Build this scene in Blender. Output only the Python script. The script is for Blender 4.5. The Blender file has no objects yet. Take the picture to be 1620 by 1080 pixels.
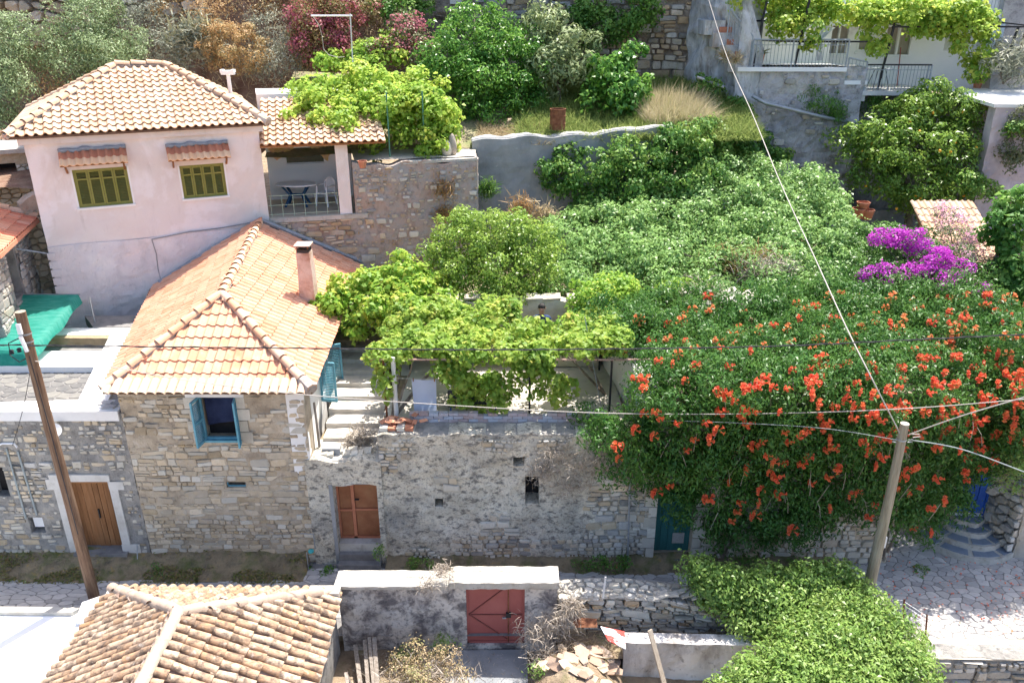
import bpy, bmesh, math, random
import numpy as np
from mathutils import Vector, Matrix, noise as mnoise
random.seed(7)
RNG = np.random.default_rng(7)
sc = bpy.context.scene
COL = sc.collection

# ---------------------------------------------------------------- camera, world, sun, exposure
PHI = math.radians(23.0); CAM_H = 12.8
cam_d = bpy.data.cameras.new('camera'); cam = bpy.data.objects.new('camera', cam_d); COL.objects.link(cam)
cam.location = (0, 0, CAM_H); cam.rotation_euler = (math.pi/2 - PHI, 0, 0)
cam_d.lens = 28; cam_d.sensor_width = 36; cam_d.clip_start = .1; cam_d.clip_end = 2000
sc.camera = cam
SUN_EL = math.radians(66); SUN_AZ = math.radians(33)      # azimuth measured from +Y towards +X
SUND = Vector((math.sin(SUN_AZ)*math.cos(SUN_EL), math.cos(SUN_AZ)*math.cos(SUN_EL), math.sin(SUN_EL)))
world = bpy.data.worlds.new('World'); sc.world = world; world.use_nodes = True
wn = world.node_tree.nodes; wl_ = world.node_tree.links
sky = wn.new('ShaderNodeTexSky'); sky.sky_type = 'NISHITA'; sky.sun_disc = False
sky.sun_elevation = SUN_EL; sky.sun_rotation = SUN_AZ; sky.dust_density = 2.5; sky.air_density = .8; sky.ozone_density = .6
wl_.new(sky.outputs[0], wn['Background'].inputs[0]); wn['Background'].inputs[1].default_value = 0.15
sun_d = bpy.data.lights.new('sun', 'SUN'); sun_d.energy = 4.2; sun_d.angle = math.radians(.5); sun_d.color = (1, .94, .86)
sun = bpy.data.objects.new('sun', sun_d); COL.objects.link(sun)
sun.rotation_euler = SUND.to_track_quat('Z', 'Y').to_euler(); sun.location = (20, 40, 60)
sc.view_settings.view_transform = 'Standard'; sc.view_settings.look = 'None'
sc.view_settings.gamma = 1; sc.view_settings.use_curve_mapping = False
sc.view_settings.exposure = 1.3
cy = sc.cycles
cy.max_bounces = 6; cy.diffuse_bounces = 4; cy.glossy_bounces = 2; cy.transmission_bounces = 3; cy.transparent_max_bounces = 4
cy.use_denoising = True; cy.caustics_reflective = False; cy.caustics_refractive = False
cy.use_adaptive_sampling = True; cy.adaptive_threshold = .02

# ---------------------------------------------------------------- photograph point -> place
CP, SP = math.cos(PHI), math.sin(PHI); F = 1260.0
def ray(u, v):
    dx, dy = (u-810)/F, (v-540)/F
    return Vector((dx, CP-dy*SP, -(SP+dy*CP)))
def PY(u, v, Y):
    d = ray(u, v); t = Y/d.y; return Vector((d.x*t, Y, CAM_H+d.z*t))
def PZ(u, v, z):
    d = ray(u, v); t = (z-CAM_H)/d.z; return Vector((d.x*t, d.y*t, z))
def depth_px(p):            # pixels per metre at a point (photograph pixels)
    zc = p[1]*CP + (CAM_H-p[2])*SP
    return F/max(zc, .1)

# ---------------------------------------------------------------- materials
MATS = {}
def srgb(h):
    h = h.lstrip('#'); c = [int(h[i:i+2], 16)/255 for i in (0, 2, 4)]
    return tuple(((x/12.92) if x <= .04045 else ((x+.055)/1.055)**2.4) for x in c)
def mk(name, cols, scale=3., detail=6., rough=.85, bump=.3, bscale=25., bdist=.02, spots=(), rv=0., stretch=(1, 1, 1),
       lo=.3, hi=.7, metal=0., transl=0., spec=.3, vval=0., alpha=None, coat=0.):
    """procedural material; cols run along a noise mixed (rv) with a per-object / per-face random value."""
    if name in MATS: return MATS[name]
    m = bpy.data.materials.new(name); m.use_nodes = True; N = m.node_tree.nodes; L = m.node_tree.links
    bs = N['Principled BSDF']; out = N['Material Output']
    geo = N.new('ShaderNodeNewGeometry'); mp = N.new('ShaderNodeMapping'); mp.inputs['Scale'].default_value = stretch
    L.new(geo.outputs['Position'], mp.inputs['Vector'])
    def nz(s, det, vec=None, dist=0.):
        n = N.new('ShaderNodeTexNoise'); n.inputs['Scale'].default_value = s; n.inputs['Detail'].default_value = det
        n.inputs['Distortion'].default_value = dist; n.inputs['Roughness'].default_value = .62
        L.new((vec or mp).outputs[0], n.inputs['Vector']); return n.outputs[0]
    def math_(op, a, b, clamp=False):
        n = N.new('ShaderNodeMath'); n.operation = op; n.use_clamp = clamp
        for i, x in enumerate((a, b)):
            if isinstance(x, (int, float)): n.inputs[i].default_value = x
            else: L.new(x, n.inputs[i])
        return n.outputs[0]
    n1 = nz(scale, detail)
    mr = N.new('ShaderNodeMapRange'); L.new(n1, mr.inputs[0]); mr.inputs[1].default_value = lo; mr.inputs[2].default_value = hi
    fac = mr.outputs[0]
    rnd = None
    if rv > 0 or vval > 0:
        oi = N.new('ShaderNodeObjectInfo'); at = N.new('ShaderNodeAttribute'); at.attribute_name = 'var'
        rnd = math_('FRACT', math_('ADD', oi.outputs['Random'], at.outputs['Fac']), 0)
    if rv > 0: fac = math_('ADD', math_('MULTIPLY', fac, 1-rv), math_('MULTIPLY', rnd, rv))
    cr = N.new('ShaderNodeValToRGB'); L.new(fac, cr.inputs[0])
    e = cr.color_ramp.elements
    while len(e) < len(cols): e.new(.5)
    for i, c in enumerate(cols):
        e[i].position = i/(max(1, len(cols)-1)); e[i].color = (*c[:3], 1)
    c_out = cr.outputs[0]
    for sp in spots:     # (colour, scale, lo, hi, strength[, stretch])
        v = mp
        if len(sp) > 5:
            v = N.new('ShaderNodeMapping'); v.inputs['Scale'].default_value = sp[5]; L.new(geo.outputs['Position'], v.inputs['Vector'])
        s1 = nz(sp[1], 8, v, .3)
        r = N.new('ShaderNodeMapRange'); L.new(s1, r.inputs[0]); r.inputs[1].default_value = sp[2]; r.inputs[2].default_value = sp[3]
        r.inputs[4].default_value = sp[4]
        mx = N.new('ShaderNodeMix'); mx.data_type = 'RGBA'; L.new(r.outputs[0], mx.inputs[0]); L.new(c_out, mx.inputs[6])
        mx.inputs[7].default_value = (*sp[0][:3], 1); c_out = mx.outputs[2]
    if vval > 0:
        hs = N.new('ShaderNodeHueSaturation'); L.new(c_out, hs.inputs['Color'])
        L.new(math_('ADD', math_('MULTIPLY', math_('FRACT', math_('MULTIPLY', rnd, 7.31), 0), 2*vval), 1-vval), hs.inputs['Value']); c_out = hs.outputs[0]
    L.new(c_out, bs.inputs['Base Color'])
    bs.inputs['Roughness'].default_value = rough; bs.inputs['Metallic'].default_value = metal
    bs.inputs['Specular IOR Level'].default_value = spec
    if coat: bs.inputs['Coat Weight'].default_value = coat
    if bump > 0:
        b = N.new('ShaderNodeBump'); b.inputs['Strength'].default_value = bump; b.inputs['Distance'].default_value = bdist
        L.new(nz(bscale, 6), b.inputs['Height']); L.new(b.outputs[0], bs.inputs['Normal'])
    if transl > 0:
        t = N.new('ShaderNodeBsdfTranslucent'); L.new(c_out, t.inputs[0])
        g = N.new('ShaderNodeHueSaturation'); L.new(c_out, g.inputs['Color']); g.inputs['Value'].default_value = 1.35; g.inputs['Saturation'].default_value = .92
        g.inputs['Hue'].default_value = .488
        L.new(g.outputs[0], t.inputs[0])
        ms = N.new('ShaderNodeMixShader'); ms.inputs[0].default_value = transl
        L.new(bs.outputs[0], ms.inputs[1]); L.new(t.outputs[0], ms.inputs[2]); L.new(ms.outputs[0], out.inputs[0])
    MATS[name] = m; return m
def leafmat(name, cols, transl=.38, rough=.5, spec=.35):
    return mk(name, cols, scale=1.2, detail=3, rough=rough, bump=0, rv=.72, transl=transl, spec=spec, lo=.35, hi=.65)

# ---------------------------------------------------------------- objects
WL = {}
def tag(o, label=None, cat=None, group=None, kind=None):
    if label: o['label'] = label
    if cat: o['category'] = cat
    if group: o['group'] = group
    if kind: o['kind'] = kind
    return o
def root(name, label, cat, loc, group=None, rotz=0):
    o = bpy.data.objects.new(name, None); COL.objects.link(o); o.location = loc; o.empty_display_size = .2
    o.rotation_euler = (0, 0, rotz)
    WL[o.name] = Vector(loc); return tag(o, label, cat, group)
def mesh_of(name, V, Fc, mats, var=None, smooth=False, mi=None):
    me = bpy.data.meshes.new(name)
    V = np.asarray(V, dtype=np.float32).reshape(-1, 3)
    if isinstance(Fc, np.ndarray):
        nf, k = Fc.shape
        me.vertices.add(len(V)); me.vertices.foreach_set('co', V.ravel())
        me.loops.add(nf*k); me.loops.foreach_set('vertex_index', Fc.astype(np.int32).ravel())
        me.polygons.add(nf); me.polygons.foreach_set('loop_start', np.arange(nf, dtype=np.int32)*k)
        me.update(calc_edges=True)
    else:
        me.from_pydata(V.tolist(), [], Fc); me.update()
    for m in (mats if isinstance(mats, (list, tuple)) else [mats]): me.materials.append(m)
    if mi is not None: me.polygons.foreach_set('material_index', np.asarray(mi, dtype=np.int32))
    if var is not None:
        a = me.attributes.new('var', 'FLOAT', 'FACE'); a.data.foreach_set('value', np.asarray(var, dtype=np.float32))
    if smooth: me.polygons.foreach_set('use_smooth', np.ones(len(me.polygons), dtype=bool))
    return me
def link(name, me, parent, loc, rot=None):
    o = bpy.data.objects.new(name, me); COL.objects.link(o)
    w = Vector(loc); WL[o.name] = w
    if parent is not None:
        o.parent = parent; o.location = w - WL[parent.name]
    else: o.location = w
    if rot is not None:
        o.rotation_mode = 'QUATERNION'; o.rotation_quaternion = rot
    return o
def mkobj(name, V, Fc, mats, parent=None, loc=None, **k):
    V = np.asarray(V, dtype=np.float64).reshape(-1, 3)
    if loc is None: 
        loc = (V.min(0)+V.max(0))/2
        if parent is None: loc[2] = V[:, 2].min()
    loc = np.array(loc, dtype=np.float64)
    return link(name, mesh_of(name, V-loc, Fc, mats, **k), parent, loc)

class MB:
    def __init__(s): s.v = []; s.f = []; s.var = []; s.cv = None
    def add(s, V, Fc, var=None):
        b = len(s.v); s.v += [tuple(p) for p in V]; s.f += [tuple(i+b for i in f) for f in Fc]
        r = random.random() if var is None else var
        s.var += [r]*len(Fc); return s
    def box(s, a, b, jit=0):       # axis aligned between two corners
        x0, y0, z0 = a; x1, y1, z1 = b
        V = [(x, y, z) for z in (z0, z1) for y in (y0, y1) for x in (x0, x1)]
        if jit: V = [tuple(c+random.uniform(-jit, jit) for c in p) for p in V]
        return s.add(V, [(0, 2, 3, 1), (4, 5, 7, 6), (0, 1, 5, 4), (2, 6, 7, 3), (0, 4, 6, 2), (1, 3, 7, 5)])
    def hexa(s, c, X, Y, Z):       # centre + three half-axes
        c, X, Y, Z = map(Vector, (c, X, Y, Z))
        V = [c+X*i+Y*j+Z*k for k in (-1, 1) for j in (-1, 1) for i in (-1, 1)]
        return s.add(V, [(0, 2, 3, 1), (4, 5, 7, 6), (0, 1, 5, 4), (2, 6, 7, 3), (0, 4, 6, 2), (1, 3, 7, 5)])
    def bar(s, p, q, w, h=None, up=(0, 0, 1)):
        p, q = Vector(p), Vector(q); d = (q-p); l = d.length; d.normalize(); up = Vector(up)
        if abs(d.dot(up)) > .95: up = Vector((0, 1, 0))
        x = d.cross(up).normalized(); y = x.cross(d)
        return s.hexa((p+q)/2, x*w/2, d*l/2, y*(h or w)/2)
    def tube(s, pts, r, n=6, cap=True):
        pts = [Vector(p) for p in pts]; m = len(pts); rr = r if hasattr(r, '__len__') else [r]*m
        V = []; ref = Vector((.13, .21, .97))
        for i, p in enumerate(pts):
            d = (pts[min(i+1, m-1)]-pts[max(i-1, 0)]).normalized()
            if abs(d.dot(ref)) > .95: a = d.cross(Vector((1, 0, 0))).normalized()
            else: a = d.cross(ref).normalized()
            b = d.cross(a)
            for k in range(n):
                t = 2*math.pi*k/n; V.append(p+(a*math.cos(t)+b*math.sin(t))*rr[i])
        Fc = [(i*n+k, i*n+(k+1) % n, (i+1)*n+(k+1) % n, (i+1)*n+k) for i in range(m-1) for k in range(n)]
        if cap: Fc += [tuple(range(n))[::-1], tuple((m-1)*n+k for k in range(n))]
        return s.add(V, Fc)
    def lathe(s, c, prof, n=16, cap=True):
        c = Vector(c); V = []; m = len(prof)
        for r, z in prof:
            for k in range(n):
                t = 2*math.pi*k/n; V.append(c+Vector((r*math.cos(t), r*math.sin(t), z)))
        Fc = [(i*n+k, i*n+(k+1) % n, (i+1)*n+(k+1) % n, (i+1)*n+k) for i in range(m-1) for k in range(n)]
        if cap: Fc += [tuple(range(n))[::-1]]
        return s.add(V, Fc)
    def poly(s, P): return s.add(P, [tuple(range(len(P)))])
    def prism(s, P, h):            # polygon P (3D, ccw from above) pushed down by h
        n = len(P); V = list(map(Vector, P)) + [Vector(p)-Vector((0, 0, h)) for p in P]
        return s.add(V, [tuple(range(n)), tuple(range(2*n-1, n-1, -1))]+[(i, i+n, (i+1) % n+n, (i+1) % n) for i in range(n)])
    def build(s, name, mat, parent=None, smooth=False, loc=None, **tg):
        o = mkobj(name, s.v, s.f, mat, parent, loc=loc, var=s.var, smooth=smooth)
        if tg: tag(o, **tg)
        return o

def nz3(p, s=1., o=0): return mnoise.noise(Vector((p[0]*s+o, p[1]*s-o, p[2]*s+3*o)))

# ---------------------------------------------------------------- walls
class Wall:
    """A vertical plane from A to B (seen left to right from the front)."""
    def __init__(s, A, B, z0, z1):
        s.A = Vector((A[0], A[1])); s.B = Vector((B[0], B[1])); s.z0, s.z1 = z0, z1
        s.d = (s.B-s.A).normalized(); s.w = (s.B-s.A).length; s.n = Vector((s.d.y, -s.d.x))
    def pt(s, a, z, off=0.):
        q = s.A+s.d*a+s.n*off; return Vector((q.x, q.y, z))
    def px(s, u, v, off=0.):
        d = ray(u, v); A = s.A+s.n*off
        t = (A.x*s.n.x+A.y*s.n.y)/(d.x*s.n.x+d.y*s.n.y)
        q = d*t; return ((Vector((q.x, q.y))-A).dot(s.d), CAM_H+q.z)
    def rect(s, u0, v0, u1, v1, off=0.):   # pixel box -> s0,s1,z0,z1 (edges read at the middle)
        um, vm = (u0+u1)/2, (v0+v1)/2
        return (s.px(u0, vm, off)[0], s.px(u1, vm, off)[0], s.px(um, v1, off)[1], s.px(um, v0, off)[1])
    def box(s, mb, a0, a1, z0, z1, o0, o1):
        V = [s.pt(a, z, o) for z in (z0, z1) for o in (o1, o0) for a in (a0, a1)]
        return mb.add(V, [(0, 2, 3, 1), (4, 5, 7, 6), (0, 1, 5, 4), (2, 6, 7, 3), (0, 4, 6, 2), (1, 3, 7, 5)])
    def panel(s, name, mat, parent, holes=(), thick=.3, res=.14, amp=.015, z0=None, z1=None, a0=0., a1=None, top=None, off=0., reveal=None, nsc=1.6, seed=0):
        """grid face with real openings, reveals and an uneven surface; top(a) may change the height."""
        z0 = s.z0 if z0 is None else z0; z1 = s.z1 if z1 is None else z1; a1 = s.w if a1 is None else a1
        hs = [(max(a0, h[0]), min(a1, h[1]), max(z0, h[2]), min(z1, h[3])) for h in holes]
        def breaks(lo, hi, ex):
            b = sorted(set([lo, hi]+[e for e in ex if lo < e < hi])); o = []
            for i in range(len(b)-1):
                k = max(1, int(math.ceil((b[i+1]-b[i])/res)))
                o += [b[i]+(b[i+1]-b[i])*j/k for j in range(k)]
            return o+[hi]
        sa = breaks(a0, a1, [h[0] for h in hs]+[h[1] for h in hs]); sz = breaks(z0, z1, [h[2] for h in hs]+[h[3] for h in hs])
        na, nz_ = len(sa), len(sz); V = []; Fc = []
        def zz(a, z):
            if top is None: return z
            return z0+(z-z0)*(top(a)-z0)/(z1-z0)
        ins = lambda a, z: any(h[0]-1e-6 <= a <= h[1]+1e-6 and h[2]-1e-6 <= z <= h[3]+1e-6 for h in hs)
        for z in sz:
            for a in sa:
                dsp = 0 if ins(a, z) else amp*(mnoise.noise(Vector((a*nsc+seed, z*nsc, seed)))*1.3+.7*mnoise.noise(Vector((a*nsc*3.7, z*nsc*3.7+seed, 1.3))))
                V.append(s.pt(a, zz(a, z), off+dsp))
        solid = {}
        for j in range(nz_-1):
            for i in range(na-1):
                ca, cz = (sa[i]+sa[i+1])/2, (sz[j]+sz[j+1])/2
                solid[i, j] = not any(h[0] < ca < h[1] and h[2] < cz < h[3] for h in hs)
                if solid[i, j]: Fc.append((j*na+i, j*na+i+1, (j+1)*na+i+1, (j+1)*na+i))
        back = {}
        def bk(i, j):
            if (i, j) not in back: back[i, j] = len(V); V.append(s.pt(sa[i], zz(sa[i], sz[j]), off-thick))
            return back[i, j]
        for (i, j), ok in list(solid.items()):
            if not ok: continue
            if not solid.get((i, j-1), False): Fc.append((j*na+i+1, j*na+i, bk(i, j), bk(i+1, j)))
            if not solid.get((i, j+1), False): Fc.append(((j+1)*na+i, (j+1)*na+i+1, bk(i+1, j+1), bk(i, j+1)))
            if not solid.get((i-1, j), False): Fc.append((j*na+i, (j+1)*na+i, bk(i, j+1), bk(i, j)))
            if not solid.get((i+1, j), False): Fc.append(((j+1)*na+i+1, j*na+i+1, bk(i+1, j), bk(i+1, j+1)))
        return mkobj(name, V, Fc, mat, parent)

def clip(poly, nx, ny, c):      # keep nx*x+ny*y<=c
    o = []; k = len(poly)
    for i in range(k):
        p, q = poly[i], poly[(i+1) % k]; dp = nx*p[0]+ny*p[1]-c; dq = nx*q[0]+ny*q[1]-c
        if dp <= 0: o.append(p)
        if (dp < 0 < dq) or (dq < 0 < dp):
            t = dp/(dp-dq); o.append((p[0]+(q[0]-p[0])*t, p[1]+(q[1]-p[1])*t))
    return o
def voronoi(x0, x1, y0, y1, cell, sx=1., rnd=.42, rows=True, seed=1):
    """cells of size ~cell (height) by cell*sx (width), as polygons"""
    rg = random.Random(seed); pts = []; g = {}
    w, h = cell*sx, cell; ny = int((y1-y0)/h)+1; nx = int((x1-x0)/w)+1
    for j in range(-1, ny+1):
        for i in range(-1, nx+1):
            x = x0+(i+.5+(.5 if j % 2 else 0)+rg.uniform(-rnd, rnd))*w; y = y0+(j+.5+rg.uniform(-rnd, rnd)*.75)*h
            pts.append((x/sx, y)); g.setdefault((i, j), []).append(len(pts)-1)
    out = []; keys = {k: v for k, v in g.items()}
    for (i, j), ids in keys.items():
        for id_ in ids:
            p = pts[id_]; R = h*2.2
            poly = [(p[0]-R, p[1]-R), (p[0]+R, p[1]-R), (p[0]+R, p[1]+R), (p[0]-R, p[1]+R)]
            for dj in (-2, -1, 0, 1, 2):
                for di in (-2, -1, 0, 1, 2):
                    for q_ in keys.get((i+di, j+dj), ()):
                        if q_ == id_: continue
                        q = pts[q_]; nx_, ny_ = q[0]-p[0], q[1]-p[1]
                        poly = clip(poly, nx_, ny_, (q[0]**2+q[1]**2-p[0]**2-p[1]**2)/2)
            poly = [(a*sx, b) for a, b in poly]
            poly = clip(poly, 1, 0, x1); poly = clip(poly, -1, 0, -x0); poly = clip(poly, 0, 1, y1); poly = clip(poly, 0, -1, -y0)
            if len(poly) >= 3:
                cx = sum(a for a, _ in poly)/len(poly); cyy = sum(b for _, b in poly)/len(poly)
                if x0 < cx < x1 and y0 < cyy < y1: out.append((cx, cyy, poly))
    return out
def courses(x0, x1, z0, z1, h, wr=(.9, 3.0), seed=1, wob=.25):
    """rubble laid in uneven courses: irregular quads of very different length"""
    rg = random.Random(seed); out = []; z = z0; r = 0
    wav = lambda x, r: h*wob*mnoise.noise(Vector((x*1.1, r*.37+seed, 2.2)))*2
    while z < z1-.02:
        hh = h*rg.choice((.6, .8, 1, 1, 1.2, 1.45, 1.7)); x = x0-rg.random()*h*2
        while x < x1:
            w = hh*rg.uniform(*wr)*rg.uniform(.75, 1.15); xa, xb = x, min(x+w, x1); x += w
            if xb-xa < .05: continue
            parts = [(0, 1)]
            if hh > h*1.1 and rg.random() < .3: c = rg.uniform(.35, .65); parts = [(0, c), (c, 1)]
            for f0, f1 in parts:
                j = lambda k=1.: rg.uniform(-.13, .13)*hh*k
                za, zb = z+hh*f0, z+hh*f1; m = (xa+xb)/2
                P = [(xa+j(), za+wav(xa, r+f0)+j(.7)), (m+j(2), za+wav(m, r+f0)+j(.6)), (xb+j(), za+wav(xb, r+f0)+j(.7)), (xb+j(), zb+wav(xb, r+f1)+j(.7)), (m+j(2), zb+wav(m, r+f1)+j(.6)), (xa+j(), zb+wav(xa, r+f1)+j(.7))]
                if rg.random() < .35: P.pop(rg.choice((1, 4)))
                P = clip(P, 1, 0, x1); P = clip(P, -1, 0, -x0); P = clip(P, 0, 1, z1); P = clip(P, 0, -1, -z0)
                if len(P) >= 3:
                    cx = sum(a for a, _ in P)/len(P); cz = sum(b for _, b in P)/len(P); out.append((cx, cz, P))
        z += hh; r += 1
    return out
def area2(P): return abs(sum(P[i][0]*P[(i+1) % len(P)][1]-P[(i+1) % len(P)][0]*P[i][1] for i in range(len(P))))/2
def stone_shape(poly, gap, proud, rg, inset=.16, rough=.35):
    """(x, y, off) rings of one stone: outer ring at the bed, inner ring proud of it"""
    cx = sum(a for a, _ in poly)/len(poly); cyy = sum(b for _, b in poly)/len(poly)
    r0 = math.sqrt(max(area2(poly), 1e-6)/math.pi); k = max(.25, 1-gap/r0)
    P = [((a-cx)*k, (b-cyy)*k) for a, b in poly]
    Q = []; n = len(P); c1 = rg.uniform(.08, .24)
    for i in range(n):
        p, q = P[i], P[(i+1) % n]
        if math.hypot(p[0]-q[0], p[1]-q[1]) < r0*.25: Q.append(((p[0]+q[0])/2, (p[1]+q[1])/2)); continue
        Q.append((p[0]+(q[0]-p[0])*c1, p[1]+(q[1]-p[1])*c1)); Q.append((p[0]+(q[0]-p[0])*(1-c1), p[1]+(q[1]-p[1])*(1-c1)))
    if len(Q) < 3: return None
    Q = Q[:14]; m = len(Q); pr = proud*rg.uniform(.55, 1.35); tx, ty = rg.uniform(-.25, .25)*rough, rg.uniform(-.25, .25)*rough
    V = [(cx+a, cyy+b, -.012) for a, b in Q]
    V += [(cx+a*(1-inset), cyy+b*(1-inset), pr+a*tx+b*ty+rg.uniform(-.2, .2)*proud*rough) for a, b in Q]
    V.append((cx, cyy, pr*1.12))
    Fc = [(i, (i+1) % m, m+(i+1) % m, m+i) for i in range(m)]+[(m+i, m+(i+1) % m, 2*m) for i in range(m)]
    return V, Fc, (cx, cyy)
def place_stones(cells, tr, parent, mat, gap=.012, proud=.02, name='stone', limit=300, seed=1, keep=1., holes=(), test=None, inset=.16, rough=.35, stuffname=None, mats=None):
    rg = random.Random(seed); items = []
    for cx, cyy, poly in cells:
        if rg.random() > keep: continue
        if any(h[0] < cx < h[1] and h[2] < cyy < h[3] for h in holes): continue
        if holes:
            for h in holes:
                # trim a stone against the nearest side of an opening it overlaps
                if any(h[0] < a < h[1] and h[2] < b < h[3] for a, b in poly):
                    if cx <= h[0]: poly = clip(poly, 1, 0, h[0])
                    elif cx >= h[1]: poly = clip(poly, -1, 0, -h[1])
                    elif cyy >= h[3]: poly = clip(poly, 0, -1, -h[3])
                    else: poly = clip(poly, 0, 1, h[2])
            if len(poly) < 3: continue
        if test and not test(cx, cyy, rg): continue
        s_ = stone_shape(poly, gap, proud, rg, inset, rough)
        if s_ is None: continue
        V, Fc, c = s_; W = [tr(*p) for p in V]; cpt = W[-1]
        size = math.sqrt(area2(poly))*depth_px(cpt)
        vis = -20 < 810+F*cpt[0]/(cpt[1]*CP+(CAM_H-cpt[2])*SP) < 1640
        items.append((size*(1 if vis else .01), W, Fc))
    items.sort(key=lambda t: -t[0])
    for _, W, Fc in items[:limit]: mkobj(name, W, Fc, mats[rg.randrange(len(mats))] if mats else mat, parent)
    if len(items) > limit:
        mb = MB()
        for _, W, Fc in items[limit:]: mb.add(W, Fc)
        o = mb.build(stuffname or ('small_'+name+'s'), mat, parent); o['kind'] = 'stuff'
        if parent is None: pass
    return len(items)

# ---------------------------------------------------------------- roof tiles
def wave_tile(name, w, l, h, lift, mat, n=8, th=.018):
    xs = [0, .1, .22, .34, .46, .56, .78, 1.0]; zs = [.0, .55, .92, .92, .55, .02, -.18, .02]
    V = []
    for y, dz in ((0, lift), (l, 0)):
        for x, z in zip(xs, zs): V.append(((x-.5)*w, y, z*h+dz))
    for x, z in zip(xs, zs): V.append(((x-.5)*w, .004, z*h+lift-th-.01))
    m = len(xs); V += V[:m]
    Fc = [(i, i+1, m+i+1, m+i) for i in range(m-1)]+[(2*m+i, 2*m+i+1, 3*m+i+1, 3*m+i) for i in range(m-1)]
    return mesh_of(name, V, Fc, mat, smooth=True)
def barrel_tile(name, r0, r1, l, lift, mat, n=6, th=.016, flip=False):
    V = []
    for y, r, dz in ((0, r0, lift), (l, r1, 0)):
        for k in range(n+1):
            t = math.pi*k/n; z = r*math.sin(t)
            V.append((-r*math.cos(t), y, (-z+r if flip else z)+dz))
    for k in range(n+1):
        t = math.pi*k/n; r = r0-th; z = r*math.sin(t); V.append((-r*math.cos(t), .003, (-z+r0 if flip else z)+lift))
    m = n+1; V += V[:m]
    Fc = [(i, i+1, m+i+1, m+i) for i in range(n)]+[(2*m+i, 2*m+i+1, 3*m+i+1, 3*m+i) for i in range(n)]
    return mesh_of(name, V, Fc, mat, smooth=True)
def inpoly(p, P):
    x, y = p; c = False; n = len(P)
    for i in range(n):
        (x0, y0), (x1, y1) = P[i], P[i-1]
        if (y0 > y) != (y1 > y) and x < (x1-x0)*(y-y0)/(y1-y0)+x0: c = not c
    return c
class RoofPlane:
    def __init__(s, A, B, rest, ref=None):        # A->B eave left to right seen from below the slope, rest: other polygon corners (ccw)
        s.O = Vector(A); s.e = (Vector(B)-s.O).normalized(); C = Vector(ref or rest[0]); s.n = s.e.cross(C-s.O).normalized()
        s.s = s.n.cross(s.e); s.P3 = [Vector(A), Vector(B)]+[Vector(r) for r in rest]
        s.P3 = [p-s.n*((p-s.O).dot(s.n)) for p in s.P3]
        s.P = [((p-s.O).dot(s.e), (p-s.O).dot(s.s)) for p in s.P3]
        s.M = Matrix((s.e, s.s, s.n)).transposed()
    def at(s, a, b, c=0.): return s.O+s.e*a+s.s*b+s.n*c
def tile_items(pl, me, tw, tl, jit=.004, start=0., ev=.0, rot=.006, lift=.0, shift=0.):
    xs = [p[0] for p in pl.P]; ys = [p[1] for p in pl.P]; it = []
    nj = int((max(ys))/tl)+2; i0 = int(math.floor((min(xs)-tw)/tw)); i1 = int(math.ceil(max(xs)/tw))+1
    for j in range(nj):
        y = start+j*tl
        for i in range(i0, i1):
            x = (i+.5)*tw+shift
            if not inpoly((x, y+tl*.45), pl.P): continue
            if not (inpoly((x-tw*.42, y+tl*.2), pl.P) or inpoly((x+tw*.42, y+tl*.2), pl.P)): continue
            p = pl.at(x+random.uniform(-jit, jit), y-ev+random.uniform(-jit, jit)*2, lift+random.uniform(0, jit))
            q = (pl.M.to_quaternion() @ Vector((0, 0, 1)).rotation_difference(Vector((0, 0, 1))))
            q = pl.M.to_quaternion() @ Matrix.Rotation(random.uniform(-rot, rot)*3, 3, 'Z').to_quaternion() @ Matrix.Rotation(random.uniform(-rot, rot), 3, 'X').to_quaternion()
            it.append((p, q, me))
    return it
def put_tiles(items, parent, name='tile', limit=300, mat=None, near=True):
    if near: items = sorted(items, key=lambda t: -depth_px(t[0]))
    for p, q, me in items[:limit]: link(name, me, parent, p, q)
    rest = items[limit:]
    if rest:
        mb = MB(); cache = {}
        for p, q, me in rest:
            if me.name not in cache: cache[me.name] = ([v.co.copy() for v in me.vertices], [tuple(f.vertices) for f in me.polygons])
            V, Fc = cache[me.name]; mb.add([p+q @ v for v in V], Fc)
        o = mb.build('more_'+name+'s', mat, parent, smooth=True); o['kind'] = 'stuff'
def ridge_line(P0, P1, me, step, parent, name='ridge_tile', up=(0, 0, 1), dz=.03, jit=.01, both=False):
    P0, P1 = Vector(P0), Vector(P1); d = P1-P0; L = d.length; d.normalize(); n = max(1, int(L/step)); st = L/n
    x = d.cross(Vector(up)).normalized(); z = x.cross(d); q = Matrix((x, d, z)).transposed().to_quaternion()
    for i in range(n):
        p = P0+d*(i*st)+Vector((random.uniform(-jit, jit), random.uniform(-jit, jit), dz))
        q2 = q @ Matrix.Rotation(random.uniform(-.05, .05), 3, 'Z').to_quaternion()
        link(name, me, parent, p, q2)
def deck(pl, mat, parent, off=-.02, th=.08, name='roof_deck'):
    mb = MB(); n = len(pl.P3); V = [p+pl.n*off for p in pl.P3]+[p+pl.n*(off-th) for p in pl.P3]
    mb.add(V, [tuple(range(n)), tuple(range(2*n-1, n-1, -1))]+[(i, i+n, (i+1) % n+n, (i+1) % n) for i in range(n)])
    return mb.build(name, mat, parent)

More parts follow.
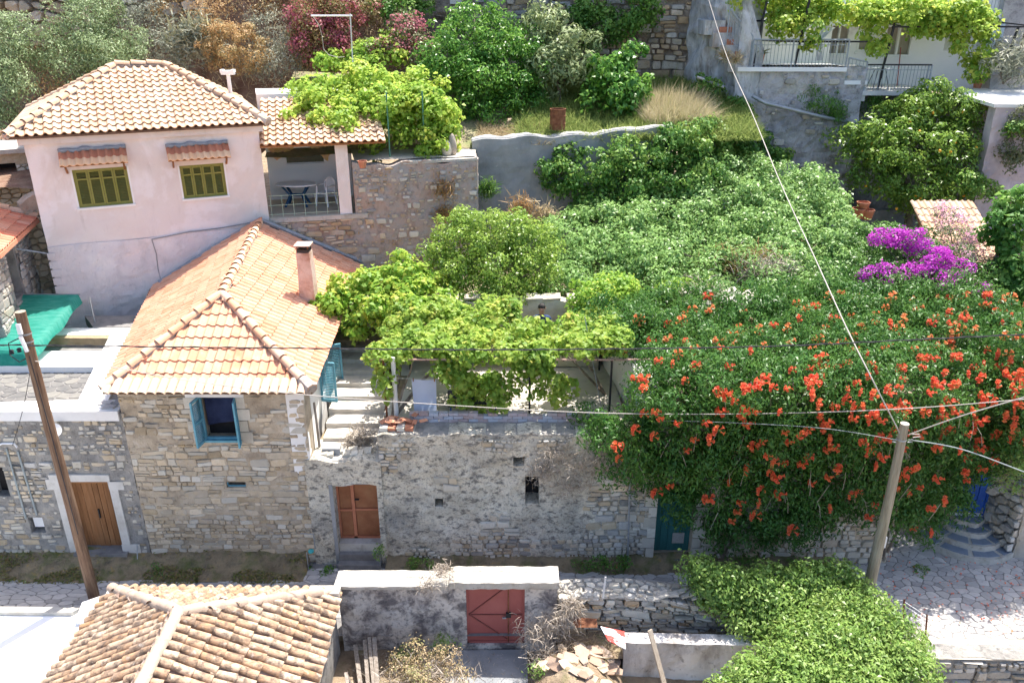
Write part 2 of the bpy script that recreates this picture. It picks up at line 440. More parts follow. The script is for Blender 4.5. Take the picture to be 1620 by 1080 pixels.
# ---------------------------------------------------------------- foliage
def unit(a): return a/np.maximum(np.linalg.norm(a, axis=-1, keepdims=True), 1e-9)
def leaf_mesh(P, Nn, size, aspect, droop, var, name, mat, fold=.18, tdir=None, lobed=False):
    n = len(P); r = RNG.normal(size=(n, 3))
    if tdir is not None: r = r*.55+tdir
    r[:, 2] -= droop
    t = unit(r-(r*Nn).sum(1, keepdims=True)*Nn); b = np.cross(Nn, t)
    L = size*RNG.uniform(.65, 1.25, size=(n, 1)); W = L*aspect
    base = P-t*L*.5; tip = P+t*L*.5-np.array([0, 0, 1.])*L*droop*.15; s1 = P-t*L*.06+b*W*.5+Nn*L*fold; s2 = P-t*L*.06-b*W*.5+Nn*L*fold
    if lobed:
        m1 = P+t*L*.22+b*W*.42+Nn*L*fold*.3; m2 = P+t*L*.22-b*W*.42+Nn*L*fold*.3
        V = np.stack([base, s1, m1, tip, m2, s2], 1).reshape(-1, 3)
        Fc = (np.arange(n)[:, None]*6+np.array([0, 1, 2, 3, 4, 5])[None]).astype(np.int32)
        a = Fc[:, [0, 1, 2, 3]]; c = Fc[:, [0, 3, 4, 5]]; Fq = np.concatenate([a, c]); var = np.concatenate([var, var])
        return V, Fq, var
    V = np.stack([base, s1, tip, s2], 1).reshape(-1, 3)
    Fc = (np.arange(n)[:, None]*4+np.array([0, 1, 2, 3])[None]).astype(np.int32)
    return V, Fc, var
def canopy_points(blobs, n, clump=.16, k=14, inner=.25, up=.5, spread=1., flat=1., flo=-1.0):
    """blobs (cx,cy,cz,rx,ry,rz): bosses (small rounded sprays of leaves) stand all over the joined surface
    of the blobs, at uneven depth, so that the crown has lit tops and deep gaps"""
    B = np.array(blobs, dtype=float); C = B[:, :3]; R = B[:, 3:6]
    w = (R[:, 0]*R[:, 1]+R[:, 0]*R[:, 2]+R[:, 1]*R[:, 2]); w = w/w.sum()
    per = 46 if n > 3000 else 22
    nc = max(10, int(n/per)); cen = []; dirs = []
    tries = 0
    while sum(map(len, cen)) < nc and tries < 12:
        tries += 1; m = nc*2
        i = RNG.choice(len(B), m, p=w); d = unit(RNG.normal(size=(m, 3)))
        ok = d[:, 2] > flo; i, d = i[ok], d[ok]
        rad = np.where(RNG.random(len(i)) < inner, RNG.uniform(.45, .8, len(i)), RNG.uniform(.78, 1.08, len(i)))[:, None]
        sh = (RNG.random(len(i)) < .10)[:, None]; rad = np.where(sh, RNG.uniform(1.1, 1.38, (len(i), 1)), rad)
        p = C[i]+d*R[i]*rad
        bad = np.zeros(len(p), bool)
        for b in range(len(B)):
            q = ((p-C[b])/R[b]); bad |= ((q**2).sum(1) < .5) & (i != b)
        cen.append(p[~bad]); dirs.append(d[~bad])
    cen = np.concatenate(cen)[:nc]; dirs = np.concatenate(dirs)[:nc]
    cr = RNG.random(len(cen)); rs = clump*RNG.uniform(.5, 1.95, len(cen))**1.3
    idx = RNG.choice(len(cen), n, p=(rs**2)/(rs**2).sum())
    u = unit(RNG.normal(size=(n, 3))+dirs[idx]*.45+np.array([0, 0, .45]))
    rad = np.where(RNG.random(n) < .22, RNG.uniform(.2, .8, n), RNG.uniform(.8, 1.12, n))
    stray = RNG.random(n) < .05; rad = np.where(stray, RNG.uniform(1.1, 1.6, n), rad)
    off = u*(rs[idx]*rad)[:, None]; off[:, 2] *= flat*.85
    P = cen[idx]+off
    Nn = unit(u*.8+np.array([0, 0, up*.6])+RNG.normal(size=P.shape)*.42*spread)
    var = (.5*cr[idx]+.5*RNG.random(n))*.98
    return P, Nn, var, cen
def canopy(name, parent, mat, blobs, n, size=.07, aspect=.5, clump=.16, k=14, inner=.3, up=.5, droop=.3, flat=1., spread=1., lobed=False, flo=-1., fold=.18, clipf=None, kind=None):
    P, Nn, var, cen = canopy_points(blobs, n, clump, k, inner, up, spread, flat, flo)
    if clipf is not None:
        ok = clipf(P); P, Nn, var = P[ok], Nn[ok], var[ok]
    V, Fc, var = leaf_mesh(P, Nn, size, aspect, droop, var, name, mat, fold=fold, lobed=lobed)
    o = mkobj(name, V, Fc, mat, parent, var=var)
    if kind: o['kind'] = kind
    return o, cen
def blobs_px(lst):      # (u, v, Y, rpx_x, rpx_z[, ry metres])
    out = []
    for t in lst:
        p = PY(t[0], t[1], t[2]); s = depth_px(p); rx = t[3]/s; rz = t[4]/s; ry = t[5] if len(t) > 5 else (rx+rz)/2
        out.append((p.x, p.y, p.z, rx, ry, rz))
    return out
def limbs(mb, base, targets, r=.07, bend=.25, seed=1, n=5):
    rg = random.Random(seed); base = Vector(base)
    for t in targets:
        t = Vector(t); pts = []
        for i in range(n+1):
            f = i/n; p = base.lerp(t, f); p.x += rg.uniform(-1, 1)*bend*.25*math.sin(f*3.1); p.y += rg.uniform(-1, 1)*bend*.25*math.sin(f*3.1)
            p.z += bend*math.sin(f*3.14)*.3; pts.append(p)
        mb.tube(pts, [r*(1-.8*i/n) for i in range(n+1)], 6)
def blades(name, parent, mat, bases, dirs, length, width, bend=.3, kind='stuff', nseg=2, varr=None):
    """thin tapered blades / twigs: bases (n,3), dirs (n,3)"""
    n = len(bases); d = unit(np.asarray(dirs)); L = (length*RNG.uniform(.5, 1.2, size=(n, 1)))
    side = unit(np.cross(d, RNG.normal(size=(n, 3)))); w = width*RNG.uniform(.7, 1.3, size=(n, 1))
    g = RNG.normal(size=(n, 3))*.35; g[:, 2] -= .6
    mid = bases+d*L*.55+g*L*bend*.2; tip = bases+d*L+g*L*bend
    V = np.stack([bases-side*w*.5, bases+side*w*.5, mid+side*w*.4, mid-side*w*.4, tip], 1).reshape(-1, 3)
    i = np.arange(n)[:, None]*5
    Fq = i+np.array([[0, 1, 2, 3]]); Ft = i+np.array([[3, 2, 4, 4]])
    F4 = [tuple(x) for x in Fq.tolist()]+[tuple(x[:3]) for x in Ft.tolist()]
    v = RNG.random(n) if varr is None else varr
    o = mkobj(name, V, F4, mat, parent, var=np.concatenate([v, v]))
    if kind: o['kind'] = kind
    return o
def sph_dirs(n, upb=.3):
    d = RNG.normal(size=(n, 3)); d[:, 2] = np.abs(d[:, 2])*.8+upb; return unit(d)
def scatter_box(n, x0, x1, y0, y1, zf):
    x = RNG.uniform(x0, x1, n); y = RNG.uniform(y0, y1, n); z = np.array([zf(a, b) for a, b in zip(x, y)]) if callable(zf) else np.full(n, zf)
    return np.stack([x, y, z], 1)
def tree(name, label, cat, base, blobs, mat, bark, n, size, aspect=.45, trunk_r=.12, group=None, fork=.35, nl=6, **k):
    base = Vector(base); r = root(name, label, cat, base, group)
    cs = np.array([b[:3] for b in blobs]); top = Vector(cs.mean(0)); mb = MB()
    fk = base.lerp(top, fork); fk.x = base.x+(top.x-base.x)*.3; fk.y = base.y+(top.y-base.y)*.3
    mb.tube([base-Vector((0, 0, .15)), base.lerp(fk, .5)+Vector((random.uniform(-.06, .06), 0, 0)), fk], [trunk_r*1.25, trunk_r, trunk_r*.85], 8)
    mb.build('trunk', bark, r, smooth=True)
    m2 = MB(); tg = [Vector(b[:3])+Vector((random.uniform(-.4, .4)*b[3], random.uniform(-.4, .4)*b[4], b[5]*.4)) for b in blobs]
    random.shuffle(tg); limbs(m2, fk, tg[:nl], trunk_r*.6, .5, seed=len(name)); m2.build('limbs', bark, r, smooth=True)
    o, cen = canopy('crown', r, mat, blobs, n, size, aspect, **k)
    return r, cen
# ================================================================ materials
S_ = srgb
M_STONE_TAN = mk('stone_tan', [(0.339,0.265,0.170), (0.488,0.392,0.265), (0.583,0.498,0.371), (0.445,0.382,0.297), (0.530,0.392,0.212)], scale=5, rv=.75, bump=.6, bscale=30, spots=[((.60,.58,.54), 9, .55, .8, .5), ((.10,.09,.08), 24, .58, .75, .55)], vval=.22)
M_STONE_GREY = mk('stone_grey', [(.20,.20,.19), (.36,.35,.32), (.52,.50,.46), (.44,.38,.29), (.30,.31,.33)], scale=5, rv=.75, bump=.6, bscale=30, spots=[((.60,.58,.54), 9, .55, .8, .5), ((.08,.08,.08), 20, .55, .75, .6)], vval=.22)
M_STONE_PALE = mk('stone_pale', [(0.368,0.340,0.276), (0.508,0.468,0.387), (0.595,0.561,0.482), (0.438,0.383,0.285)], scale=4, rv=.7, bump=.5, bscale=26, spots=[((.14,.13,.12), 16, .58, .78, .6)], vval=.15)
M_STONE_WARM = mk('stone_warm', [(.30,.22,.14), (.45,.33,.20), (.56,.47,.36), (.36,.32,.28)], scale=4, rv=.7, bump=.6, bscale=26, spots=[((.10,.09,.08), 16, .55, .75, .6)], vval=.2)
M_MORTAR_TAN = mk('mortar_tan', [(0.302,0.248,0.184), (0.454,0.378,0.281), (0.562,0.486,0.378)], scale=2.2, rough=.95, bump=.9, bscale=22, bdist=.03, spots=[((.12,.11,.10), 7, .55, .72, .6), ((.62,.58,.52), 3, .6, .75, .5)])
M_MORTAR_GREY = mk('mortar_grey', [(.19,.18,.17), (.30,.29,.27), (.40,.37,.33)], scale=2.2, rough=.95, bump=.9, bscale=24, bdist=.03, spots=[((.09,.09,.09), 8, .52, .7, .65), ((.50,.47,.42), 5, .62, .75, .5)])
M_RETAIN = mk('old_retaining_render', [(0.315,0.230,0.184), (0.420,0.330,0.276), (0.357,0.340,0.322), (0.483,0.420,0.350)], scale=1.1, rough=.95, bump=.9, bscale=18, bdist=.03, spots=[((.13,.12,.12), 6, .52, .72, .6), ((.52,.38,.27), 3.1, .6, .75, .5)])
M_PINK = mk('pink_plaster', [(0.696,0.604,0.557), (0.733,0.666,0.620), (0.714,0.654,0.629)], scale=.7, rough=.9, bump=.45, bscale=38, bdist=.02, spots=[((.66,.62,.66), .9, .5, .8, .35), ((.46,.38,.34), 5, .58, .76, .35, (1, 1, .2)), ((.84,.80,.80), .6, .52, .58, .5), ((.30,.25,.22), 18, .66, .78, .4)])
M_PINKLOW = mk('pink_plaster_low', [(0.743,0.666,0.643), (0.663,0.625,0.633), (0.783,0.750,0.724)], scale=.8, rough=.9, bump=.6, bscale=26, bdist=.03, spots=[((.36,.33,.33), 2.4, .54, .74, .4, (1, 1, .6)), ((.25,.22,.22), 14, .6, .76, .5), ((.84,.82,.82), 1.2, .55, .75, .4)])
M_WHITE = mk('whitewash', [(.78,.77,.74), (.84,.83,.81)], scale=1.5, rough=.9, bump=.4, bscale=20, spots=[((.55,.52,.47), 5, .62, .8, .35), ((.40,.38,.35), 14, .66, .8, .4)])
M_WHITE_CLEAN = mk('clean_white_paint', [(.78,.80,.81), (.84,.85,.85)], scale=1, rough=.85, bump=.2, bscale=20, spots=[((.6,.6,.58), 3, .62, .85, .25)])
M_CONCRETE = mk('concrete', [(0.187,0.200,0.211), (0.281,0.289,0.295), (0.359,0.355,0.351)], scale=.9, rough=.92, bump=.4, bscale=16, spots=[((.13,.14,.15), 2.0, .55, .8, .55, (1, 1, .4)), ((.60,.60,.58), 7, .62, .8, .5)])
M_CAP = mk('pale_cap_mortar', [(0.395,0.366,0.317), (0.480,0.458,0.409), (0.529,0.507,0.472)], scale=3, rough=.95, bump=.8, bscale=18, bdist=.03, spots=[((.26,.22,.17), 4, .54, .70, .65), ((.14,.12,.10), 16, .58, .72, .5)])
M_LICHEN = mk('lichened_render', [(0.468,0.428,0.341), (0.632,0.586,0.482), (0.772,0.721,0.602)], scale=1.4, rough=.95, bump=1.0, bscale=13, bdist=.05, spots=[((.08,.08,.08), 6.5, .50, .64, .8, (1, 1, 1.5)), ((.12,.12,.12), .9, .5, .70, .6), ((.06,.06,.06), 26, .52, .64, .5), ((.42,.35,.25), 1.4, .58, .78, .4)])
M_GATEWALL = mk('mouldy_gate_render', [(0.440,0.404,0.374), (0.565,0.525,0.486), (0.649,0.606,0.561)], scale=1.2, rough=.95, bump=.5, bscale=20, spots=[((.10,.09,.10), 2.6, .46, .60, .85), ((.08,.08,.09), 12, .50, .66, .7), ((.40,.34,.26), 2, .6, .8, .4)])
M_EARTH = mk('earth', [(.17,.12,.08), (.28,.21,.14), (.36,.29,.21)], scale=2, rough=1, bump=.9, bscale=16, bdist=.05, spots=[((.16,.18,.07), 3, .52, .7, .6)])
M_REDEARTH = mk('red_earth', [(.13,.07,.05), (.22,.13,.09), (.30,.21,.15)], scale=1.6, rough=1, bump=.9, bscale=12, bdist=.06, spots=[((.32,.27,.20), 3, .55, .75, .6), ((.10,.11,.06), 2, .55, .7, .5)])
M_BANK = mk('mossy_bank', [(.13,.10,.06), (.24,.19,.12), (.32,.25,.15)], scale=2.4, rough=1, bump=1, bscale=18, bdist=.05, spots=[((.10,.13,.03), 2.2, .50, .66, .8), ((.42,.26,.06), 4, .60, .74, .7), ((.07,.07,.06), 7, .55, .7, .6)])
M_SLOPE = mk('slope_soil', [(.20,.17,.10), (.30,.25,.16), (.38,.33,.22)], scale=1.3, rough=1, bump=.9, bscale=14, bdist=.05, spots=[((.14,.19,.06), 1.7, .48, .66, .75)])
M_PAVE = mk('paving_bed', [(0.140,0.133,0.133), (0.210,0.203,0.196), (0.266,0.252,0.238)], scale=2.5, rough=.95, bump=.7, bscale=24, spots=[((.10,.10,.10), 6, .55, .7, .5)])
M_SETT = mk('paving_stone', [(0.315,0.297,0.288), (0.411,0.393,0.375), (0.489,0.463,0.437), (0.375,0.349,0.324)], scale=4, rv=.7, rough=.9, bump=.5, bscale=26, spots=[((.18,.17,.17), 12, .58, .75, .5)], vval=.14)
M_TERR = mk('terrace_cement', [(0.425,0.391,0.340), (0.510,0.468,0.408), (0.578,0.544,0.484)], scale=1.6, rough=.95, bump=.5, bscale=22, spots=[((.24,.21,.18), 5, .55, .72, .55)])
M_ROCK = mk('hill_rock', [(.15,.12,.10), (.28,.23,.18), (.38,.33,.27)], scale=1.3, rough=1, bump=1, bscale=9, bdist=.1, spots=[((.08,.07,.06), 5, .52, .7, .7)])
M_TILE_PINK = mk('tile_faded_salmon', [(.50,.31,.19), (.57,.38,.25), (.62,.46,.33), (.54,.32,.19)], scale=2.5, rv=.75, bump=.4, bscale=40, spots=[((.34,.26,.20), 9, .60, .78, .5), ((.80,.72,.62), 4, .58, .75, .5)], vval=.1)
M_TILE_ORANGE = mk('tile_orange', [(.58,.24,.13), (.64,.30,.18), (.69,.38,.25), (.62,.27,.15)], scale=2.5, rv=.45, bump=.3, bscale=40, spots=[((.80,.62,.46), 5, .60, .78, .45), ((.34,.18,.12), 12, .66, .8, .35)], vval=.08)
M_TILE_EAVE = mk('tile_pale_eave', [(.60,.44,.32), (.66,.52,.40)], scale=3, rv=.6, bump=.3, bscale=40, vval=.08)
M_TILE_OLD = mk('tile_old_barrel', [(.33,.20,.12), (.45,.30,.19), (.52,.40,.29), (.34,.22,.14), (.48,.28,.14)], scale=3, rv=.7, bump=.6, bscale=34, spots=[((.12,.09,.07), 8, .46, .62, .85), ((.74,.68,.60), 7, .58, .72, .55)], vval=.14)
M_TILE_PAN = mk('tile_old_pan', [(0.280,0.190,0.151), (0.347,0.269,0.235), (0.370,0.314,0.280)], scale=4, rv=.6, bump=.6, bscale=34, spots=[((.16,.12,.10), 8, .55, .7, .7)])
M_TILE_RED = mk('tile_red', [(.55,.17,.10), (.64,.27,.16), (.68,.38,.26)], scale=2.5, rv=.7, bump=.3, bscale=40, vval=.1)
M_DECK = mk('roof_underlay', [(.10,.06,.04), (.20,.12,.08)], scale=4)
M_MORT_LUMP = mk('ridge_mortar', [(0.336,0.288,0.256), (0.480,0.416,0.368)], scale=6, bump=.9, bscale=20, bdist=.03)
M_MORT_BLUE = mk('grey_cement', [(.24,.26,.29), (.36,.38,.41)], scale=6, bump=.9, bscale=20, bdist=.03)
M_OLIVEPAINT = mk('olive_green_paint', [(0.101,0.108,0.027), (0.139,0.142,0.039)], scale=4, rough=.6, bump=.2, spots=[((.30,.32,.14), 10, .6, .8, .5)])
M_OLIVEPAINT2 = mk('olive_frame_paint', [(0.201,0.207,0.040), (0.256,0.250,0.069)], scale=4, rough=.6, bump=.2)
M_BLUE = mk('faded_blue_paint', [(.10,.30,.38), (.17,.40,.50)], scale=6, rough=.7, bump=.3, spots=[((.45,.48,.46), 14, .6, .78, .6)])
M_GLASS = mk('dark_glass', [(.02,.025,.03), (.05,.06,.07)], scale=.8, rough=.12, bump=.03, bscale=3, spec=.6)
M_DARK = mk('dark_interior', [(.012,.011,.012), (.03,.028,.03)], scale=2)
M_DARKBLUE = mk('dark_blue_curtain', [(.012,.02,.06), (.03,.045,.11)], scale=3, rough=.9)
M_WOOD = mk('door_wood', [(0.176,0.075,0.030), (0.272,0.122,0.048), (0.336,0.170,0.078)], scale=3, stretch=(6, 6, .6), rough=.7, bump=.5, bscale=30, rv=.3, spots=[((.10,.06,.04), 6, .58, .75, .5)], vval=.12)
M_WOODGREY = mk('weathered_wood', [(.17,.14,.12), (.29,.25,.21), (.38,.34,.30)], scale=4, stretch=(5, 5, .7), rough=.9, bump=.7, bscale=24)
M_POLE = mk('pole_wood', [(.11,.065,.04), (.20,.12,.075), (.29,.20,.13)], scale=3.5, stretch=(7, 7, .45), rough=.8, bump=.6, bscale=20, spots=[((.05,.035,.03), 5, .58, .7, .8, (5, 5, .3))])
M_POLE2 = mk('pole_wood_grey', [(.24,.20,.14), (.36,.31,.23), (.44,.39,.30)], scale=3.5, stretch=(7, 7, .45), rough=.85, bump=.6, bscale=20, spots=[((.12,.10,.07), 6, .6, .72, .7, (6, 6, .3))])
M_DOORBROWN = mk('brown_panel', [(.22,.08,.035), (.30,.12,.055), (.36,.17,.08)], scale=2.2, rough=.6, bump=.2, spots=[((.13,.09,.04), 3, .58, .75, .5)])
M_DOORFRAME = mk('orange_brown_frame', [(.42,.15,.08), (.50,.20,.11)], scale=5, rough=.6)
M_GATERED = mk('oxide_red_gate', [(.30,.085,.075), (.37,.12,.105)], scale=1.4, rough=.65, bump=.15, spots=[((.22,.08,.05), 9, .62, .8, .5)])
M_RUST = mk('rust', [(.10,.035,.02), (.20,.08,.04), (.27,.13,.07)], scale=7, rough=.9, bump=.5)
M_TEAL = mk('teal_door_paint', [(.025,.12,.115), (.05,.18,.17)], scale=3, stretch=(5, 5, .6), rough=.7, bump=.4, spots=[((.18,.2,.2), 9, .64, .8, .4)])
M_BLUEGATE = mk('blue_gate_paint', [(.01,.07,.32), (.02,.10,.42)], scale=3, rough=.5)
M_METAL = mk('grey_metal', [(.30,.32,.34), (.42,.44,.46)], scale=8, rough=.5, metal=.5, bump=.1)
M_RAIL = mk('rail_grey_paint', [(.26,.30,.33), (.36,.40,.43)], scale=6, rough=.5, bump=0)
M_BLACK = mk('black_metal', [(.015,.016,.018), (.03,.03,.035)], scale=6, rough=.5)
M_CABLE = mk('cable_black', [(.02,.02,.024), (.05,.05,.055)], scale=12, rough=.6)
M_CABLEW = mk('cable_pale', [(0.396,0.360,0.317), (0.475,0.446,0.403)], scale=12, rough=.6)
M_CABLEG = mk('cable_grey', [(.26,.30,.30), (.36,.40,.40)], scale=12, rough=.6)
M_PLASTIC = mk('white_plastic', [(.74,.76,.78), (.80,.81,.82)], scale=3, rough=.4, bump=0)
M_TERRA = mk('terracotta', [(.42,.16,.09), (.52,.24,.15)], scale=6, rough=.9)
M_YELLOW = mk('yellow_curtain', [(.70,.45,.12), (.78,.58,.28), (.74,.42,.38)], scale=4, rough=.9, transl=.3, bump=0)
M_TARP = mk('green_shade_net', [(.015,.22,.16), (.03,.30,.23), (.10,.36,.29)], scale=2.2, stretch=(1, 5, 1), rough=.6, transl=.3, bump=.3, bscale=60)
M_TOWEL = mk('pale_blue_towel', [(.46,.54,.74), (.56,.62,.80)], scale=2, rough=.95, transl=.25, bump=.3, bscale=60)
M_GREYCLOTH = mk('pale_grey_cloth', [(.42,.47,.52), (.55,.60,.64)], scale=4, rough=.9, transl=.25, bump=0)
M_BRICK = mk('painted_brick', [(.42,.44,.50), (.52,.52,.56), (.46,.32,.29), (.55,.55,.58)], scale=6, rv=.8, bump=.5, spots=[((.12,.13,.16), 8, .58, .75, .6)])
M_BARK = mk('bark', [(.12,.09,.07), (.22,.18,.14), (.30,.26,.21)], scale=5, stretch=(3, 3, .8), bump=.8)
M_TWIG = mk('dry_twigs', [(.28,.22,.16), (.42,.36,.29), (.54,.48,.41)], scale=3, rv=.7, bump=0)
M_DRYG = mk('dry_grass', [(.36,.28,.15), (.50,.41,.24), (.60,.52,.34)], scale=2, rv=.7, bump=0, transl=.25)
M_MEADOW = mk('meadow_grass', [(.13,.19,.05), (.24,.32,.08), (.36,.40,.13)], scale=1.2, rv=.6, bump=0, transl=.35)
# leaves
L_GRAPE = leafmat('leaf_grape', [(0.118,0.265,0.032), (0.224,0.403,0.044), (0.354,0.505,0.069), (0.520,0.530,0.088)], transl=.5)
L_GRAPE2 = leafmat('leaf_grape_yellow', [(0.115,0.240,0.039), (0.231,0.380,0.054), (0.381,0.482,0.086), (0.531,0.430,0.109)], transl=.5)
L_CITRUS = leafmat('leaf_citrus', [(0.100,0.200,0.033), (0.183,0.323,0.046), (0.365,0.494,0.083)], transl=.35, rough=.35)
L_ORANGE = leafmat('leaf_orange_tree', [(0.050,0.164,0.026), (0.099,0.274,0.039), (0.212,0.409,0.058)], transl=.35, rough=.35)
L_CREEP = leafmat('leaf_creeper', [(0.145,0.271,0.073), (0.211,0.371,0.103), (0.316,0.499,0.158)], transl=.3, rough=.42)
L_TRUMPET = leafmat('leaf_trumpet_vine', [(0.031,0.107,0.019), (0.058,0.164,0.028), (0.116,0.240,0.043)], transl=.35, rough=.4)
L_BUSH = leafmat('leaf_bush', [(0.133,0.242,0.052), (0.204,0.345,0.074), (0.359,0.471,0.134)], transl=.35, rough=.4)
L_OLIVE = leafmat('leaf_olive', [(0.135,0.203,0.081), (0.230,0.311,0.135), (0.378,0.459,0.257)], transl=.2)
L_IVY = leafmat('leaf_ivy', [(0.059,0.171,0.031), (0.119,0.265,0.042), (0.297,0.435,0.086)], transl=.3)
L_LOQUAT = leafmat('leaf_loquat', [(0.130,0.195,0.078), (0.221,0.286,0.117), (0.390,0.468,0.221)], transl=.25)
L_DULL = leafmat('leaf_dull', [(.09,.12,.05), (.16,.18,.08), (.25,.26,.14)], transl=.2)
L_GREY = leafmat('leaf_greygreen', [(0.176,0.198,0.143), (0.264,0.286,0.209), (0.374,0.374,0.275)], transl=.2)
L_RUSTY = leafmat('leaf_rusty', [(.36,.21,.07), (.48,.30,.12), (.30,.30,.14)], transl=.2)
L_FIG = leafmat('leaf_fig', [(0.054,0.173,0.029), (0.119,0.286,0.050), (0.259,0.428,0.086)], transl=.4)
L_OLEANDER = leafmat('leaf_oleander', [(.09,.17,.06), (.15,.24,.09)], transl=.3)
P_MAGENTA = leafmat('petal_magenta', [(.42,.02,.32), (.55,.04,.50), (.36,.02,.42)], transl=.4)
P_FUCHSIA = leafmat('petal_fuchsia', [(0.374,0.064,0.122), (0.446,0.154,0.180), (0.324,0.128,0.072)], transl=.4)
P_PINK = leafmat('petal_pink', [(.66,.32,.48), (.76,.46,.60), (.62,.24,.44)], transl=.4)
P_RED = leafmat('petal_orange_red', [(.72,.11,.05), (.78,.17,.06), (.74,.24,.07)], transl=.35)
P_ORANGE = leafmat('petal_orange', [(.70,.24,.07), (.72,.32,.10)], transl=.35)
M_FRUIT = mk('orange_fruit', [(.75,.34,.02), (.80,.42,.04)], scale=5, rough=.5, bump=0)
M_SKIN = mk('skin', [(.42,.22,.15), (.48,.27,.19)], scale=3, rough=.55, bump=0)
M_SHIRT = mk('navy_shirt', [(.02,.04,.11), (.035,.06,.15)], scale=5, rough=.9)
M_TROUS = mk('dark_trousers', [(.03,.03,.04), (.05,.05,.06)], scale=5, rough=.9)
M_HAIR = mk('dark_hair', [(.015,.012,.01), (.04,.035,.03)], scale=20, rough=.7)
M_ROPE = mk('string', [(.5,.5,.48), (.6,.6,.58)], scale=5, bump=0)

# ================================================================ ground, terraces, hillside
def sheet(name, P, mat, res=.4, amp=.03, zf=None, th=None, nsc=.8, parent=None):
    """flat polygon filled by a grid clipped to it, with an uneven surface"""
    xs = [p[0] for p in P]; ys = [p[1] for p in P]; V = []; Fc = []; idx = {}
    nx = int((max(xs)-min(xs))/res)+1; ny = int((max(ys)-min(ys))/res)+1
    def vid(x, y):
        k = (round(x, 4), round(y, 4))
        if k not in idx:
            idx[k] = len(V); z = zf(x, y) if zf else 0
            V.append((x, y, z+amp*mnoise.noise(Vector((x*nsc, y*nsc, z)))+amp*.5*mnoise.noise(Vector((x*nsc*3, y*nsc*3, z)))))
        return idx[k]
    ccw = sum((P[i][0]*P[(i+1) % len(P)][1]-P[(i+1) % len(P)][0]*P[i][1]) for i in range(len(P))) > 0
    Pc = P if ccw else P[::-1]
    convex = True
    for j in range(ny):
        for i in range(nx):
            x0, y0 = min(xs)+i*res, min(ys)+j*res; q = [(x0, y0), (x0+res, y0), (x0+res, y0+res), (x0, y0+res)]
            for a in range(len(Pc)):
                p0, p1 = Pc[a], Pc[(a+1) % len(Pc)]; dx, dy = p1[0]-p0[0], p1[1]-p0[1]
                q = clip(q, dy, -dx, dy*p0[0]-dx*p0[1])
                if len(q) < 3: break
            if len(q) >= 3:
                f = []
                for c in q:
                    k = vid(*c)
                    if k not in f: f.append(k)
                if len(f) >= 3: Fc.append(tuple(f))
    return mkobj(name, V, Fc, mat, parent, smooth=True)

tag(sheet('ground', [(-150, -60), (150, -60), (150, 200), (-150, 200)], M_EARTH, res=10, zf=lambda x, y: -2.2), kind='structure')
# far hillside, one slope up behind everything
def hill_z(x, y):
    t = min(1, max(0, (y-34.2)/2.2)); t2 = max(0, y-36.5)
    return 8.4+t*5.6+t2*.35+.5*mnoise.noise(Vector((x*.3, y*.3, 1)))+.25*mnoise.noise(Vector((x*.9, y*.9, 4)))
tag(sheet('hillside', [(-60, 33.6), (7.6, 33.6), (7.6, 90), (-60, 90)], M_REDEARTH, res=.5, zf=hill_z, amp=.12), kind='structure')
tag(sheet('hillside', [(7.6, 38), (60, 38), (60, 90), (7.6, 90)], M_ROCK, res=1, zf=lambda x, y: 14+(y-38)*.35, amp=.3), kind='structure')
# terraces of ground, each with its own level
def terrace(name, P, mat, zf, h=3, res=.4, amp=.05):
    o = sheet(name, P, mat, res=res, amp=amp, zf=zf); tag(o, kind='structure'); return o
garden_z = lambda x, y: 8.3+(y-27.6)*.27
terrace('upper_garden_ground', [(-8.2, 26.6), (-1.2, 26.4), (-.9, 27.6), (5.4, 28.35), (9.5, 29), (9.5, 34.6), (-9, 34.6)], M_SLOPE, garden_z)
terrace('back_left_ground', [(-45, 27.5), (-13, 24.5), (-9, 28), (-8.5, 34.8), (-45, 34.8)], M_REDEARTH, lambda x, y: 7.7+(y-27)*.1)
terrace('alley_ground', [(-30, 16.3), (-9.0, 16.3), (-9.0, 25), (-30, 28)], M_EARTH, lambda x, y: 3.15)
terrace('middle_garden_ground', [(-8, 20.7), (2.6, 20.7), (2.6, 27.6), (-8, 27)], M_SLOPE, lambda x, y: 4.35)
terrace('yard_ground', [(2.6, 19.5), (24, 19.5), (24, 34), (2.6, 34)], M_EARTH, lambda x, y: 4.65+max(0, y-26)*.05)
terrace('courtyard_ground', [(9.5, 26), (30, 26), (30, 32), (9.5, 32)], M_EARTH, lambda x, y: 4.85)
terrace('lower_yard_ground', [(-5, 8), (8, 8), (8, 13.95), (-5, 13.95)], M_EARTH, lambda x, y: -.42, amp=.06)
# terrace front scarps that close the steps between levels
def scarp(name, A, B, z0, z1, mat, amp=.12):
    w = Wall(A, B, z0, z1); o = w.panel(name, mat, None, thick=.6, res=.3, amp=amp); tag(o, kind='structure'); return w
scarp('yard_scarp', (2.6, 20.72), (-8, 20.72), 0, 4.3, M_EARTH)   # hidden behind the terrace wall

# ---- the lane
LANE = [(-22, 14.2), (-12, 14.25), (-3.8, 14.1), (1, 13.9), (6.0, 13.85), (8.5, 13.2), (14, 12.9), (24, 12.9), (24, 17.4), (10.4, 17.4), (9.2, 16.2), (-22, 16.2)]
def lane_z(x, y): return 0.0 if x < 9 else 0.0
tag(sheet('lane', [(-22, 13.6), (7.0, 13.6), (7.0, 16.4), (-22, 16.4)], M_PAVE, res=.35, zf=lambda x, y: 0, amp=.02), kind='structure')
lane_o = bpy.data.objects['lane']
